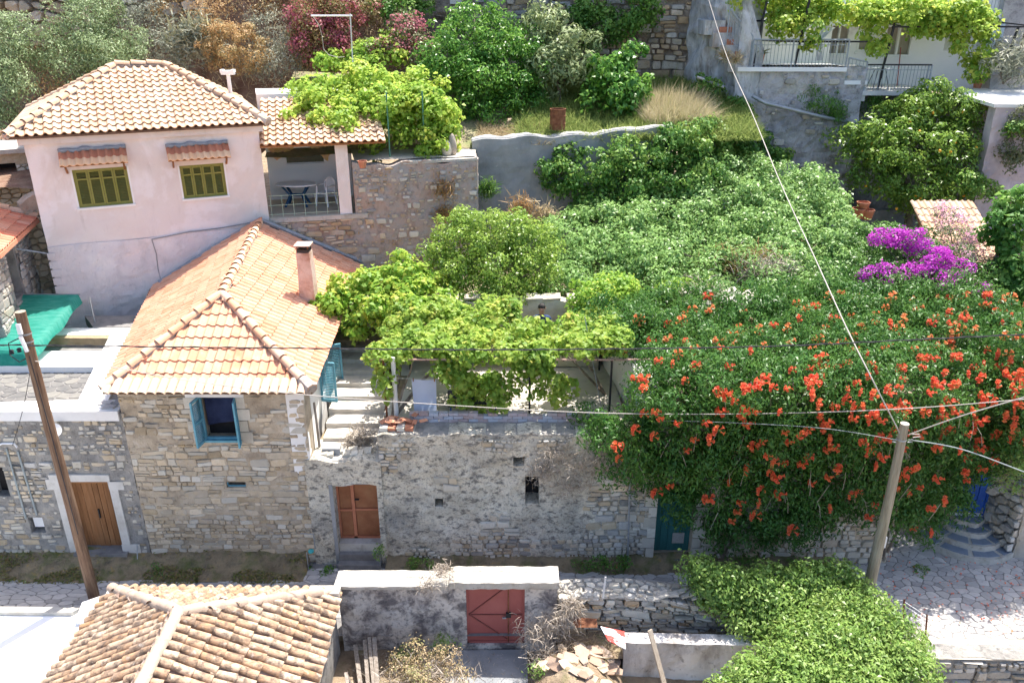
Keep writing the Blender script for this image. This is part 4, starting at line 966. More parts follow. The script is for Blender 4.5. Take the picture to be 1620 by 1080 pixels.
# chimney
ch = PZ(489, 474, 5.35); cz0 = 5.0; cw_ = .2
mb = MB(); V = []
for z, w_, k in ((cz0, .21, 0), (5.7, .20, .01), (6.3, .185, .015), (6.72, .175, .0)):
    for sx, sy in ((-1, -1), (1, -1), (1, 1), (-1, 1)): V.append((ch.x+sx*w_+k, ch.y+sy*w_*1.05, z))
mb.add(V, [(i*4+k, i*4+(k+1) % 4, i*4+4+(k+1) % 4, i*4+4+k) for i in range(3) for k in range(4)]+[(12, 13, 14, 15)])
chm = mb.build('chimney', mk('chimney_stucco', [(.46,.30,.24), (.58,.43,.36), (.62,.52,.46)], scale=3, rough=.95, bump=.6, bscale=18, spots=[((.28,.12,.06), 2, .55, .7, .7), ((.2,.17,.15), 8, .6, .75, .5)]), sh)
mb = MB(); mb.box((ch.x-.16, ch.y-.17, 6.73), (ch.x+.16, ch.y+.17, 6.80)); mb.build('flue_rim', M_BLACK, chm)
for sx in (-1, 1):
    for sy in (-1, 1):
        mb = MB(); mb.box((ch.x+sx*.14-.012, ch.y+sy*.14-.012, 6.8), (ch.x+sx*.14+.012, ch.y+sy*.14+.012, 6.9)); mb.build('cap_leg', M_RUST, chm)
mb = MB(); mb.box((ch.x-.21, ch.y-.22, 6.9), (ch.x+.21, ch.y+.22, 6.93)); mb.build('chimney_cap', mk('chimney_slab', [(.50,.36,.28), (.60,.46,.38)], scale=4), chm)

# ================================================================ flat roofed stone house, far left
flw = Wall((-18, 16.1), (-8.93, 16.1), -.1, 4.2)
fl = root('terraced_house', 'grey stone house with whitewashed flat roof parapet and brown plank door, left edge', 'house', (-12.5, 18, 0))
dA = flw.rect(104, 748, 196, 870); dA = (flw.px(112, 810)[0], flw.px(183, 810)[0], .36, 2.38)
hn = flw.rect(47, 818, 70, 842); hw2 = (flw.px(-20, 740)[0], flw.px(4, 740)[0], 1.95, 2.75)
flw.panel('front_wall', M_MORTAR_GREY, fl, holes=[dA, hn, hw2], thick=.5, amp=.03, res=.12, off=.004)
a_left = flw.px(-40, 760)[0]
cells = courses(a_left, flw.w-.05, .2, 4.05, .125, (.9, 2.6), seed=31)
place_stones(cells, lambda a, z, o: flw.pt(a, z, o+.012), fl, M_STONE_PALE, gap=.018, proud=.02, limit=290, seed=10, keep=.66, holes=[(dA[0]-.3, dA[1]+.3, dA[2]-.1, dA[3]+.3), (hn[0]-.04, hn[1]+.04, hn[2]-.04, hn[3]+.04), hw2], stuffname='small_stones', mats=[M_STONE_PALE, M_STONE_GREY, M_STONE_TAN])
# door
door = MB(); flw.box(door, dA[0], dA[1], dA[2], dA[3], -.36, -.33); dr = door.build('door', M_DARK, fl)
w_ = dA[1]-dA[0]; zt_ = dA[3]-.16
for i in range(8):
    mb = MB(); a_ = dA[0]+.02+i*(w_-.04)/8; flw.box(mb, a_+.004, a_+(w_-.04)/8-.004, dA[2]-.1, zt_-.02, -.24-(.006 if i % 2 else 0), -.2+(.012 if i in (3, 4) else 0)); mb.build('plank', M_WOOD, dr)
mb = MB(); flw.box(mb, dA[0]+.01, dA[1]-.01, zt_-.02, zt_+.03, -.26, -.17); mb.build('door_head', M_WOOD, dr)
mb = MB(); flw.box(mb, dA[0]+w_*.52, dA[0]+w_*.52+.03, dA[2]+.85, dA[2]+1.1, -.2, -.15); mb.build('handle', M_BLACK, dr)
for k, (a0, a1, z0_, z1_) in enumerate(((dA[0]-.24, dA[0]-.0, dA[2]-.08, dA[3]), (dA[1], dA[1]+.2, dA[2]+.15, dA[3]), (dA[1]-.02, dA[1]+.42, dA[2]-.05, dA[2]+.2), (dA[0]-.38, dA[0]-.02, dA[3]-.22, dA[3]+.06), (dA[1]-.0, dA[1]+.36, dA[3]-.22, dA[3]-.0), (dA[0]-.28, dA[1]+.06, dA[3]+.005, dA[3]+.19))):
    mb = MB(); flw.box(mb, a0, a1, z0_, z1_, -.33, .035+.004*k); mb.build('door_surround', mk('worn_white_stone', [(.50,.47,.42), (.60,.58,.54), (.66,.64,.61)], scale=3, bump=.5, spots=[((.28,.25,.2), 6, .58, .75, .5)]), fl)
mb = MB(); flw.box(mb, dA[0]-.1, dA[1]+.12, .12, dA[2]+.01, -.22, .16); mb.build('doorstep', M_PAVE, fl)
# window at the frame edge, meter niche with box
mb = MB(); flw.box(mb, *hw2, -.3, -.26); mb.build('window', M_DARK, fl)
mb = MB(); flw.box(mb, *hn, -.3, -.28); nb = mb.build('niche', M_DARK, fl)
mb = MB(); flw.box(mb, hn[0]+.05, hn[1]-.03, hn[2]+.1, hn[3]-.01, -.26, -.1); mb.build('meter', M_PLASTIC, nb)
for u0, v0, u1, v1 in ((12, 707, 43, 818), (30, 712, 60, 812)):
    mb = MB(); p0 = flw.px(u0, v0); p1 = flw.px(u1, v1); mb.tube([flw.pt(p0[0], p0[1], .05), flw.pt(p1[0], p1[1], .05)], .022, 6); mb.build('conduit', M_CABLEG, fl)
mb = MB(); p0 = flw.px(8, 702); p1 = flw.px(26, 702); mb.tube([flw.pt(p0[0]-.2, p0[1]-.02, .05), flw.pt(p0[0], p0[1]+.05, .07), flw.pt(p1[0], p1[1]+.05, .07), flw.pt(p1[0]+.03, p1[1]-.06, .05)], .024, 6); mb.build('conduit_bend', M_PLASTIC, fl)
# satellite dish
sd = flw.px(95, 672); p = flw.pt(sd[0], sd[1], .25); t = root('satellite_dish', 'small cream satellite dish fixed to the grey stone wall behind the pole', 'satellite dish', flw.pt(sd[0], sd[1]-.1, .02))
mb = MB(); nrm = Vector((.35, -.8, .5)).normalized(); ax = nrm.cross(Vector((0, 0, 1))).normalized(); ay = ax.cross(nrm); V = []; n = 16
for r_, dd in ((0, 0), (.09, .008), (.16, .03)):
    for k in range(n): V.append(p+(ax*math.cos(2*math.pi*k/n)+ay*math.sin(2*math.pi*k/n))*r_+nrm*dd)
mb.add(V, [(i*n+k, i*n+(k+1) % n, (i+1)*n+(k+1) % n, (i+1)*n+k) for i in range(2) for k in range(n)]); mb.build('dish', M_WHITE, t, smooth=True)
mb = MB(); mb.bar(p, flw.pt(sd[0], sd[1]-.1, .0), .03); mb.bar(p+nrm*.0-ay*.15, p+nrm*.22-ay*.02, .015); mb.build('dish_arm', M_METAL, t)
mb = MB(); mb.bar(p+nrm*.2-ay*.05, p+nrm*.26+ay*.12, .05); mb.build('receiver', M_PLASTIC, t)
# flat roof and parapets
mb = MB(); mb.prism([Vector((-18, 16.12, 4.02)), Vector((-9.3, 16.12, 4.02)), Vector((-10.9, 21, 4.02)), Vector((-18, 21, 4.02))], .2); froof = mb.build('flat_roof', M_PAVE, fl)
cells = voronoi(-15.5, -9.4, 16.4, 18.7, .27, 1.2, seed=33)
place_stones(cells, lambda a, b, c: Vector((a, b, 4.025+c*.5)), froof, mk('roof_slate_shaded', [(.10,.10,.10), (.17,.165,.155), (.24,.23,.20)], scale=4, rv=.6, rough=.9, bump=.4), gap=.012, proud=.02, limit=90, seed=5, name='roof_slab', inset=.08, rough=.15, test=lambda a, b, rg: a < -9.5-(b-16.2)*.36, stuffname='more_roof_slabs')  # slab colour darkened to stand in for shade lying on this paving
M_LIME = mk('limewashed_slab', [(.76,.75,.72), (.83,.82,.80)], scale=2, rough=.9, bump=.4, bscale=14, spots=[((.5,.47,.42), 6, .66, .8, .4)])
def poly_slab(P, h, mat, name, parent): mb = MB(); mb.prism([Vector(p) for p in P], h); return mb.build(name, mat, parent)
poly_slab([(-18, 16.05, 4.26), (-8.98, 16.05, 4.26), (-9.0, 16.62, 4.26), (-10.1, 16.62, 4.26), (-12.3, 16.5, 4.26), (-18, 16.5, 4.26)], .25, M_LIME, 'front_parapet', fl)
poly_slab([(-18, 18.6, 4.2), (-10.3, 18.6, 4.2), (-10.55, 19.6, 4.2), (-18, 19.6, 4.2)], .2, M_LIME, 'lime_band', fl)
poly_slab([(-10.15, 16.62, 4.255), (-9.45, 16.62, 4.255), (-10.45, 20.5, 4.3), (-11.2, 20.5, 4.3)], .3, M_LIME, 'side_parapet', fl)
poly_slab([(-14.5, 20.5, 4.3), (-10.2, 20.5, 4.3), (-10.3, 21.0, 4.3), (-14.5, 21.0, 4.3)], .4, M_LIME, 'back_parapet', fl)
ew = Wall((-9.0, 16.62), (-10.3, 20.9), 3.0, 4.2); ew.panel('side_wall', M_MORTAR_GREY, fl, thick=.5, amp=.05, res=.15, off=-.1)
cells = courses(0, ew.w, 3.0, 4.1, .1, (.9, 2.4), seed=34)
place_stones(cells, lambda a, z, o: ew.pt(a, z, o-.09), fl, M_STONE_TAN, gap=.01, proud=.04, limit=1, seed=5, name='side_stone', rough=.8, stuffname='side_rubble')
bw = Wall((-14, 20.3), (-11.0, 20.3), 4.0, 4.28); bw.panel('inner_parapet_face', M_STONE_WARM, fl, thick=.3, amp=.04)
poly_slab([(-11.9, 21.0, 4.33), (-10.2, 21.0, 4.33), (-10.6, 21.9, 4.33), (-12.6, 21.9, 4.33)], .3, M_PAVE, 'back_ledge', fl)
# flat slab pieces on the parapet corner
for k, (x, y) in enumerate(((-9.25, 16.25), (-9.42, 16.42), (-9.12, 16.48))):
    poly_slab([(x-.14, y-.1, 4.3), (x+.13, y-.09, 4.3), (x+.16, y+.08, 4.3), (x-.1, y+.1, 4.3)], .045, M_SETT, 'loose_slab', fl)
# green shade net on poles
t = root('shade_net', 'sagging green shade net over the flat roof terrace', 'shade net', (-13.5, 20, 4.3))
V = []; nu, nv_ = 26, 14
for j in range(nv_+1):
    for i in range(nu+1):
        fx, fy = i/nu, j/nv_
        x = -17.5+fx*(5.15-.0*(1-fy)); y = 18.7+fy*2.7; z = 4.62+fy*.55-.02*math.sin(fx*9)*(1-fy)-.05*math.sin(math.pi*fy)+.008*math.sin(fx*40+fy*7)
        V.append((x, y, z))
Fc = [(j*(nu+1)+i, j*(nu+1)+i+1, (j+1)*(nu+1)+i+1, (j+1)*(nu+1)+i) for j in range(nv_) for i in range(nu)]
b0 = len(V)
for i in range(nu+1): x, y, z = V[i]; V.append((x+.02*math.sin(i), y-.06, z-.42-.06*math.sin(i*.9)))
Fc += [(b0+i, b0+i+1, i+1, i) for i in range(nu)]
b1 = len(V)
for j in range(nv_+1): x, y, z = V[j*(nu+1)+nu]; V.append((x+.07, y, z-.22-.04*math.sin(j)))
Fc += [(j*(nu+1)+nu, b1+j, b1+j+1, (j+1)*(nu+1)+nu) for j in range(nv_)]
mkobj('net', V, Fc, M_TARP, t, smooth=True)
for x, y, zt__ in ((-12.02, 21.35, 5.1), (-12.5, 18.75, 4.6), (-15.6, 21.3, 5.15), (-15.9, 18.75, 4.6)):
    mb = MB(); mb.tube([(x, y, 4.2), (x, y, zt__)], .025, 6); mb.build('net_post', M_METAL, t)
mb = MB(); mb.tube([(-17.5, 21.4, 5.17), (-12.3, 21.4, 5.17)], .02, 5); mb.build('net_bar', M_METAL, t)

# ================================================================ small red roofed house and ruin at the far left
rh = root('red_roof_house', 'low stone house with a red tile roof in the shadow at the left edge', 'house', (-16.5, 21.5, 3))
q1 = Vector((-12.95, 19.4, 6.95)); q2 = Vector((-14.6, 24.2, 6.95)); q3 = Vector((-17.9, 23.1, 8.1)); q4 = Vector((-16.6, 19.2, 8.1))
q1 = PZ(-2, 402, 6.95); q2 = PZ(60, 345, 6.95); q4 = q1+Vector((-3.2, -1.0, 1.25)); q3 = q2+Vector((-3.0, -.9, 1.25))
rp = RoofPlane(q1, q2, [q3, q4]); rd = deck(rp, M_WOOD, rh, name='roof', off=-.02, th=.08)
TR = wave_tile('red_tile', .22, .38, .055, .03, M_TILE_RED); put_tiles(tile_items(rp, TR, .22, .33), rd, 'tile', 110, M_TILE_RED, near=False)
q0 = q2+Vector((-3.6, 1.2, 0.1)); rp2 = RoofPlane(q2, q0, [q3]); deck(rp2, M_WOOD, rh, name='roof_end')
ridge_line(q2, q3, TPr, .36, rd)
mb = MB(); d_ = (q2-q1).normalized(); mb.bar(q1-Vector((0, 0, .06)), q2-Vector((0, 0, .06)), .05, .12); mb.build('fascia', M_TILE_RED, rh)
w_ = Wall((q1.x-.35, q1.y-.1), (q2.x-.3, q2.y-.2), 2.9, 6.85)
w_.panel('side_wall', M_MORTAR_GREY, rh, thick=.4, amp=.05, holes=[(w_.w-2.2, w_.w-1.5, 5.2, 6.5)], res=.2)
mb = MB(); w_.box(mb, w_.w-2.2, w_.w-1.5, 5.2, 6.5, -.35, -.3); mb.build('window', M_DARK, rh)
cells = courses(0, w_.w, 3, 6.8, .16, (.9, 2.4), seed=41); place_stones(cells, lambda a, z, o: w_.pt(a, z, o+.02), rh, M_STONE_GREY, gap=.015, proud=.03, limit=90, seed=5, holes=[(w_.w-2.3, w_.w-1.4, 5.1, 6.6)], stuffname='small_stones')
# dark alley wall beyond with stones, seen between the houses
aw = Wall((q2.x-.3, q2.y-.2), (-10.5, 26.2), 2.9, 6.4)
t = root('alley_wall', 'rubble stone wall closing the dark alley beside the pink house', 'wall', (-13.6, 25.2, 3))
aw.panel('wall_face', M_MORTAR_TAN, t, thick=.5, amp=.05, res=.25, top=lambda a: 7.4+.25*math.sin(a*3))
cells = voronoi(0, aw.w, 3, 7.2, .2, 1.4, seed=42); place_stones(cells, lambda a, z, o: aw.pt(a, z, o+.02), t, M_STONE_TAN, gap=.012, proud=.05, limit=60, seed=5, stuffname='small_stones')
t = root('alley_steps', 'worn stone steps climbing the dark alley beside the pink house', 'steps', (-13.6, 22.5, 3.1))
for k in range(6):
    mb = MB(); mb.box((-14.8, 21.4+k*.5, 3.1), (-13.0-.1*k, 22.0+k*.5, 3.3+k*.22), jit=.02); mb.build('step', M_PAVE, t)
t = root('clothes_bar', 'thin grey bar spanning the alley between the red roofed house and the pink house', 'bar', PY(20, 393, 22.0))
mb = MB(); mb.tube([PY(22, 393, 21.6), PY(80, 402, 22.1)], .025, 6); mb.build('bar', M_METAL, t)
# ruin
ru = root('ruined_building', 'roofless looking stone building with concrete slab roof and small posts behind the red roofed house', 'building', (-17.5, 27.5, 7.7))
rA, rB = Vector((-19.2, 25.2)), Vector((-15.1, 27.4)); w_ = Wall(rA, rB, 6.5, 9.0)
z1 = w_.px(30, 262)[1]; zt1 = w_.px(30, 240)[1]
mb = MB(); w_.box(mb, -2.5, w_.w+.05, zt1-.02, zt1+.12, -2.2, .2); mb.build('roof_slab', M_CAP, ru)
w_.panel('wall', M_STONE_TAN, ru, holes=[(w_.w*.50, w_.w*.66, 7.6, zt1-.35), (w_.w*.15, w_.w*.38, 7.6, zt1-.35)], z1=zt1-.03, thick=.3, amp=.05)
mb = MB(); w_.box(mb, 0, w_.w, 6.5, zt1-.05, -.6, -.55); mb.build('back_board', M_DARK, ru)
for a_ in (.12, w_.w*.45, w_.w-.15):
    mb = MB(); w_.box(mb, a_-.07, a_+.07, 7.4, zt1-.03, -.0, .1); mb.build('post', M_WOODGREY, ru)
cells = voronoi(0, w_.w, 6.6, zt1-.4, .17, 1.5, seed=43); place_stones(cells, lambda a, z, o: w_.pt(a, z, o+.02), ru, M_STONE_PALE, gap=.012, proud=.05, limit=60, seed=5, holes=[(w_.w*.50, w_.w*.66, 7.6, zt1-.35), (w_.w*.15, w_.w*.38, 7.6, zt1-.35)], stuffname='small_stones')
# ================================================================ middle: lichened wall, gate porch, stairs, terrace
mw = Wall((-3.12, 16.1), (3.38, 16.1), -.1, 3.62)
mid = root('terrace_wall', 'tall lichen blackened rendered wall carrying the paved terrace above the lane', 'wall', (0, 16.3, 0))
h1 = mw.rect(831, 755, 853, 797); h2 = mw.rect(688, 788, 701, 801); h3 = mw.rect(812, 723, 830, 737)
mw.panel('wall_face', M_LICHEN, mid, holes=[h1, h2, h3], thick=.55, amp=.045, res=.075, nsc=1.5, top=lambda a: 3.62+.03*math.sin(a*4)+.02*math.sin(a*11))
for h in (h1, h2, h3):
    mb = MB(); mw.box(mb, *h, -.5, -.48); mb.build('wall_hole', M_DARK, mid)
mb = MB(); rg = random.Random(8)
# exposed stones at the foot and along the top of the render
cells = courses(0, mw.w, 0, 3.5, .12, (.9, 2.6), seed=51)
def keepf(a, z, rg):
    m = mnoise.noise(Vector((a*.9, z*.9, 6)))
    if z < .75: return m > -.35
    if a > 4.9: return m > -.1 or z < 2.2
    if z > 3.0: return m > .1
    return m > .38
place_stones(cells, lambda a, z, o: mw.pt(a, z, o+.02), mid, M_STONE_PALE, gap=.014, proud=.03, limit=200, seed=5, holes=[h1, h2, h3], test=keepf, mats=[M_STONE_PALE, M_STONE_GREY, M_STONE_TAN], stuffname='small_stones')
# ledge on top, with recessed painted brick upstand
mb = MB(); mb.box((-3.12, 16.12, 3.58), (2.75, 16.75, 3.615), jit=.0); mb.build('wall_top', M_MORTAR_GREY, mid)
mb = MB(); bz0, bz1 = 3.62, 3.86
for r in range(3):
    for i in range(21):
        if r == 2 and rg.random() < .25: continue
        x = -2.45+i*.235+(.117 if r % 2 else 0)
        if x > 2.35: continue
        m2 = MB(); m2.box((x+.006, 16.72+rg.uniform(-.012, .012), bz0+r*.078), (x+.229, 16.86, bz0+r*.078+.07), jit=.004); m2.build('brick', M_BRICK, mid)
for i in range(4):
    for j in range(5):
        m2 = MB(); x = -3.08+i*.2; m2.box((x, 16.2, 3.3+j*.09), (x+.18, 16.62, 3.38+j*.09), jit=.01)
        if i < 2 or j > 2: m2.build('brick', M_TERRA if (i+j) % 2 else M_STONE_PALE, mid)
# broken roof tiles lying at the corner of the terrace edge
t = root('broken_tiles', 'heap of broken red tiles on the terrace wall corner by the stairs', 'tiles', (-2.7, 16.5, 3.75))
for k in range(11):
    mb = MB(); c = Vector((-3.0+rg.random()*.95, 16.3+rg.random()*.4, 3.79+rg.random()*.06)); a_ = rg.uniform(0, 6)
    X = Vector((math.cos(a_), math.sin(a_), rg.uniform(-.3, .3)))*rg.uniform(.07, .13); Y = Vector((-math.sin(a_), math.cos(a_), rg.uniform(-.2, .2)))*rg.uniform(.04, .08)
    mb.hexa(c, X, Y, (0, 0, .01)); mb.build('tile', M_TILE_ORANGE if k % 2 else M_TERRA, t)

# gate porch with brown door left of the wall
gp = root('gate_porch', 'weathered masonry doorway with double brown panelled door below the stairs', 'doorway', (-3.9, 16.0, 0))
gw = Wall((-4.86, 16.04), (-3.08, 16.04), -.1, 2.95)
gd = gw.rect(530, 767, 600, 850); gd = (gd[0]+.0, gd[1]-.02, .56, gd[3])
gw.panel('masonry_face', M_LICHEN, gp, holes=[(gd[0], gd[1], -.1, gd[3])], thick=.6, amp=.03, res=.09, top=lambda a: 2.95+.05*math.sin(a*6))
mb = MB(); gw.box(mb, gd[0]-.09, gd[0]-.004, .0, gd[3]+.02, -.25, .02); gw.box(mb, gd[0], gd[1], gd[3]+.003, gd[3]+.05, -.3, -.02); mb.build('cement_jamb', M_CONCRETE, gp)
mb = MB(); off = -.3
gw.box(mb, gd[0], gd[1], gd[2], gd[3], off-.06, off-.04); dr = mb.build('door', M_DOORBROWN, gp)
wd = gd[1]-gd[0]; m_ = gd[0]+wd*.37; mb = MB()
for b in ((gd[0], gd[0]+.05, gd[2], gd[3]), (gd[1]-.05, gd[1], gd[2], gd[3]), (m_-.04, m_+.04, gd[2], gd[3]), (gd[0]+.05, gd[1]-.05, gd[3]-.05, gd[3]), (gd[0]+.05, gd[1]-.05, gd[2], gd[2]+.06), (gd[0]+.05, m_-.04, (gd[2]+gd[3])/2-.07, (gd[2]+gd[3])/2-.02), (m_+.04, gd[1]-.05, (gd[2]+gd[3])/2-.05, (gd[2]+gd[3])/2)): gw.box(mb, *b, off-.04, off+.012)
mb.build('door_frame', M_DOORFRAME, dr)
for a0, a1 in ((gd[0]+.05, m_-.04), (m_+.04, gd[1]-.05)):
    zm = (gd[2]+gd[3])/2
    for z0_, z1_ in ((gd[2]+.06, zm-.06), (zm+.0, gd[3]-.05)):
        mb = MB(); gw.box(mb, a0+.012, a1-.012, z0_+.012, z1_-.012, off-.04, off-.02); mb.build('door_panel', M_DOORBROWN, dr)
mb = MB(); gw.box(mb, m_+.045, m_+.15, zm+.27, zm+.29, off, off+.05); mb.build('handle', M_BLACK, dr)
for k, (zt_, o1) in enumerate(((.56, .04), (.34, .18), (.16, .36))):
    mb = MB(); gw.box(mb, gd[0]+.002, gd[1]-.002, -.05, zt_, -.58, o1-.1); mb.build('step', M_CAP if k == 0 else M_PAVE, gp)
mb = MB()
for k in range(9):
    a_ = rg.uniform(.1, 1.5); mb.hexa(gw.pt(a_, 2.99, -.2-rg.random()*.25), (rg.uniform(.06, .13), 0, .02), (0, rg.uniform(.05, .1), .02), (0, .0, .04))
mb.build('loose_stones', M_STONE_PALE, gp)
mb = MB(); mb.box((-4.86, 16.1, 2.6), (-3.1, 17.1, 2.93)); mb.build('porch_roof', M_CAP, gp)
mb = MB(); mb.box((-4.5, 16.35, 2.93), (-4.08, 16.55, 3.1)); mb.build('block', M_CONCRETE, gp)

# stairs up beside the cottage
st = root('outdoor_stairs', 'uneven sunlit stone stairs climbing between the cottage and the terrace', 'stairs', (-3.85, 18, 2.9))
mb = MB(); mb.box((-4.72, 16.9, 2.3), (-3.1, 22.2, 2.92)); mb.build('stair_base', M_EARTH, st)
for k in range(8):
    y = 17.0+k*.5; z = 3.02+k*.125; mb = MB(); x0 = -4.62-k*.03
    V = []
    for j, (yy, zz) in enumerate(((y, z-.13), (y+.01, z), (y+.56, z+.012))):
        for i in range(7): V.append((x0+(1.42)*i/6, yy+.035*mnoise.noise(Vector((i*1.3, k*3, 1))), zz+.02*mnoise.noise(Vector((i*1.1, k*2.1+j, 5)))))
    mb.add(V, [(j*7+i, j*7+i+1, (j+1)*7+i+1, (j+1)*7+i) for j in range(2) for i in range(6)]); mb.build('step', M_TERR, st)
mb = MB(); mb.box((-4.72, 21.0, 3.6), (-2.9, 22.4, 3.86)); mb.build('landing', M_TERR, st)
mb = MB(); mb.tube([(-4.62, 16.62, 2.95), (-4.64, 16.66, 3.6), (-4.66, 16.7, 4.15)], [.035, .03, .03], 6); o = mb.build('leaning_post', M_WOODGREY, None); tag(o, 'thin grey wooden stake leaning on the whitewashed cottage side', 'stake')
bk = Wall((-4.9, 21.0), (-2.6, 20.8), 3.3, 4.75)
t = root('stair_end_wall', 'pale plastered wall at the head of the stairs under the vine', 'wall', (-3.9, 20.9, 3.4)); bk.panel('wall_face', M_CAP, t, thick=.3, amp=.03)
t2 = Wall((-3.12, 16.75), (-3.12, 20.8), 2.2, 3.45)

# terrace floor
tf = tag(sheet('terrace_floor', [(-3.15, 16.72), (2.75, 16.72), (2.75, 20.75), (-3.15, 20.75)], M_TERR, res=.3, zf=lambda x, y: 3.5, amp=.015), kind='structure')
sw_ = Wall((-3.14, 20.7), (-3.14, 16.3), 2.4, 3.5); o = sw_.panel('terrace_side', M_EARTH, None, thick=.3, amp=.05); tag(o, kind='structure')
yw = Wall((-2.6, 20.7), (2.4, 20.7), 3.4, 5.25)
t = root('garden_back_wall', 'sunlit yellowish rendered wall behind the man and the vine terrace', 'wall', (0, 20.8, 3.5))
M_YWALL = mk('yellowish_render', [(.48,.43,.32), (.58,.53,.41), (.64,.60,.50)], scale=1.6, rough=.95, bump=.5, spots=[((.28,.25,.18), 5, .58, .75, .5)])
yw.panel('wall_face', M_YWALL, t, thick=.35, amp=.03, holes=[(1.15, 1.95, 3.4, 4.9)], top=lambda a: 5.2+.1*math.sin(a*2.3))
mb = MB(); yw.box(mb, 1.15, 1.95, 3.4, 4.9, -.34, -.3); mb.build('dark_opening', M_DARK, t)
# flat stone slabs on that wall
for k in range(9):
    mb = MB(); x = -2.2+k*.55; mb.hexa((x, 20.85, 5.3), (rg.uniform(.1, .25), rg.uniform(-.05, .05), .0), (0, rg.uniform(.1, .2), .02), (0, 0, .025)); mb.build('coping_stone', M_YWALL if k % 2 else M_STONE_TAN, t)
# lower stone blocks seat below that wall
mb = MB(); mb.box((.2, 20.1, 3.5), (2.4, 20.65, 4.2), jit=.03); o = mb.build('masonry_bench', M_YWALL, None); tag(o, 'low yellowish masonry block in front of the garden wall', 'bench')

# pergola frame
M_PIPE = mk('pergola_pipe_pink', [(.46,.28,.24), (.55,.38,.33)], scale=8, rough=.7, bump=.2)
M_PIPEW = mk('white_post', [(.60,.60,.58), (.70,.70,.68)], scale=8, rough=.7, bump=.3)
pg = root('pergola', 'pipe pergola frame of white T post and pinkish bars over the terrace', 'pergola', (-.2, 18.3, 3.5))
mb = MB(); mb.tube([(-2.78, 16.95, 3.5), (-2.78, 16.95, 5.2)], .055, 8); mb.build('post', M_PIPEW, pg)
for x, y in ((-3.02, 17.0), (.42, 17.0), (2.35, 17.05), (-2.8, 19.9), (2.4, 19.9)):
    mb = MB(); mb.tube([(x, y, 3.5), (x, y, 5.12)], .028, 6); mb.build('post', M_BLACK if x > -2.9 else M_RUST, pg)
mb = MB(); mb.tube([(-3.55, 16.97, 5.14), (3.3, 17.0, 5.12)], .025, 6); mb.build('front_bar', M_PIPE, pg)
mb = MB(); mb.tube([(-3.2, 19.3, 5.1), (.05, 19.3, 5.1)], .02, 6); mb.build('back_bar', M_PIPE, pg)
for k in range(8):
    mb = MB(); x = -2.8+k*.8; mb.tube([(x, 16.9, 5.13), (x, 18.6, 5.15)], .008, 4); mb.build('cross_wire', M_BLACK, pg)
# hanging towel
t = root('hanging_towel', 'pale blue towel pegged on a line under the vine', 'towel', (-2.18, 17.1, 4.1))
V = []; nu, nv_ = 12, 14; c0 = PY(651, 600, 17.05); c1 = PY(690, 600, 17.05); c2 = PY(668, 655, 17.05)
for j in range(nv_+1):
    for i in range(nu+1):
        fx, fy = i/nu, j/nv_; x = c0.x+(c1.x-c0.x)*fx*(1-.08*fy)+.02*fy; z = c0.z+(c2.z-c0.z)*fy-.015*math.sin(fx*3.1)*(1-fy)
        V.append((x, 17.05+.035*math.sin(fx*7+fy*2)*(fy+.15)+.02*fy, z))
mkobj('cloth', V, [(j*(nu+1)+i, j*(nu+1)+i+1, (j+1)*(nu+1)+i+1, (j+1)*(nu+1)+i) for j in range(nv_) for i in range(nu)], M_TOWEL, t, smooth=True)
for x in (c0.x+.04, c1.x-.04):
    mb = MB(); mb.box((x-.012, 17.03, c0.z-.05), (x+.012, 17.07, c0.z+.03)); mb.build('clothes_peg', M_WOOD, t)
mb = MB(); mb.tube([(-2.78, 17.05, c0.z+.03), (-.6, 17.05, c0.z), (.42, 17.03, c0.z+.02)], .006, 4); o = mb.build('clothes_line', M_ROPE, None); tag(o, 'thin line under the vine carrying the pale blue towel', 'clothes line')
# table in the shade of the vine
t = root('garden_table', 'dark topped table with blue legs shaded by the vine', 'table', (-.95, 17.55, 3.5))
mb = MB(); mb.box((-1.55, 17.3, 4.18), (-.35, 18.0, 4.22)); mb.build('tabletop', mk('table_top_grey', [(.22,.22,.23), (.30,.30,.30)], scale=4), t)
mb = MB(); mb.box((-1.56, 17.28, 3.72), (-.62, 17.3, 4.17)); mb.build('side_board', mk('dark_board', [(.05,.05,.055), (.09,.09,.09)], scale=4), t)
for x in (-1.5, -.4):
    for y in (17.34, 17.96):
        mb = MB(); mb.tube([(x, y, 3.5), (x, y, 4.18)], .02, 6); mb.build('leg', M_BLUEGATE, t)
mb = MB(); c = PY(700, 655, 17.25); mb.lathe((c.x+.25, 17.1, 3.5), [(.0, .0), (.06, 0), (.1, .17), (.09, .17), (.08, .14)], 12); o = mb.build('flower_pot', M_TERRA, None); tag(o, 'small terracotta pot on the terrace edge near the towel', 'flower pot')

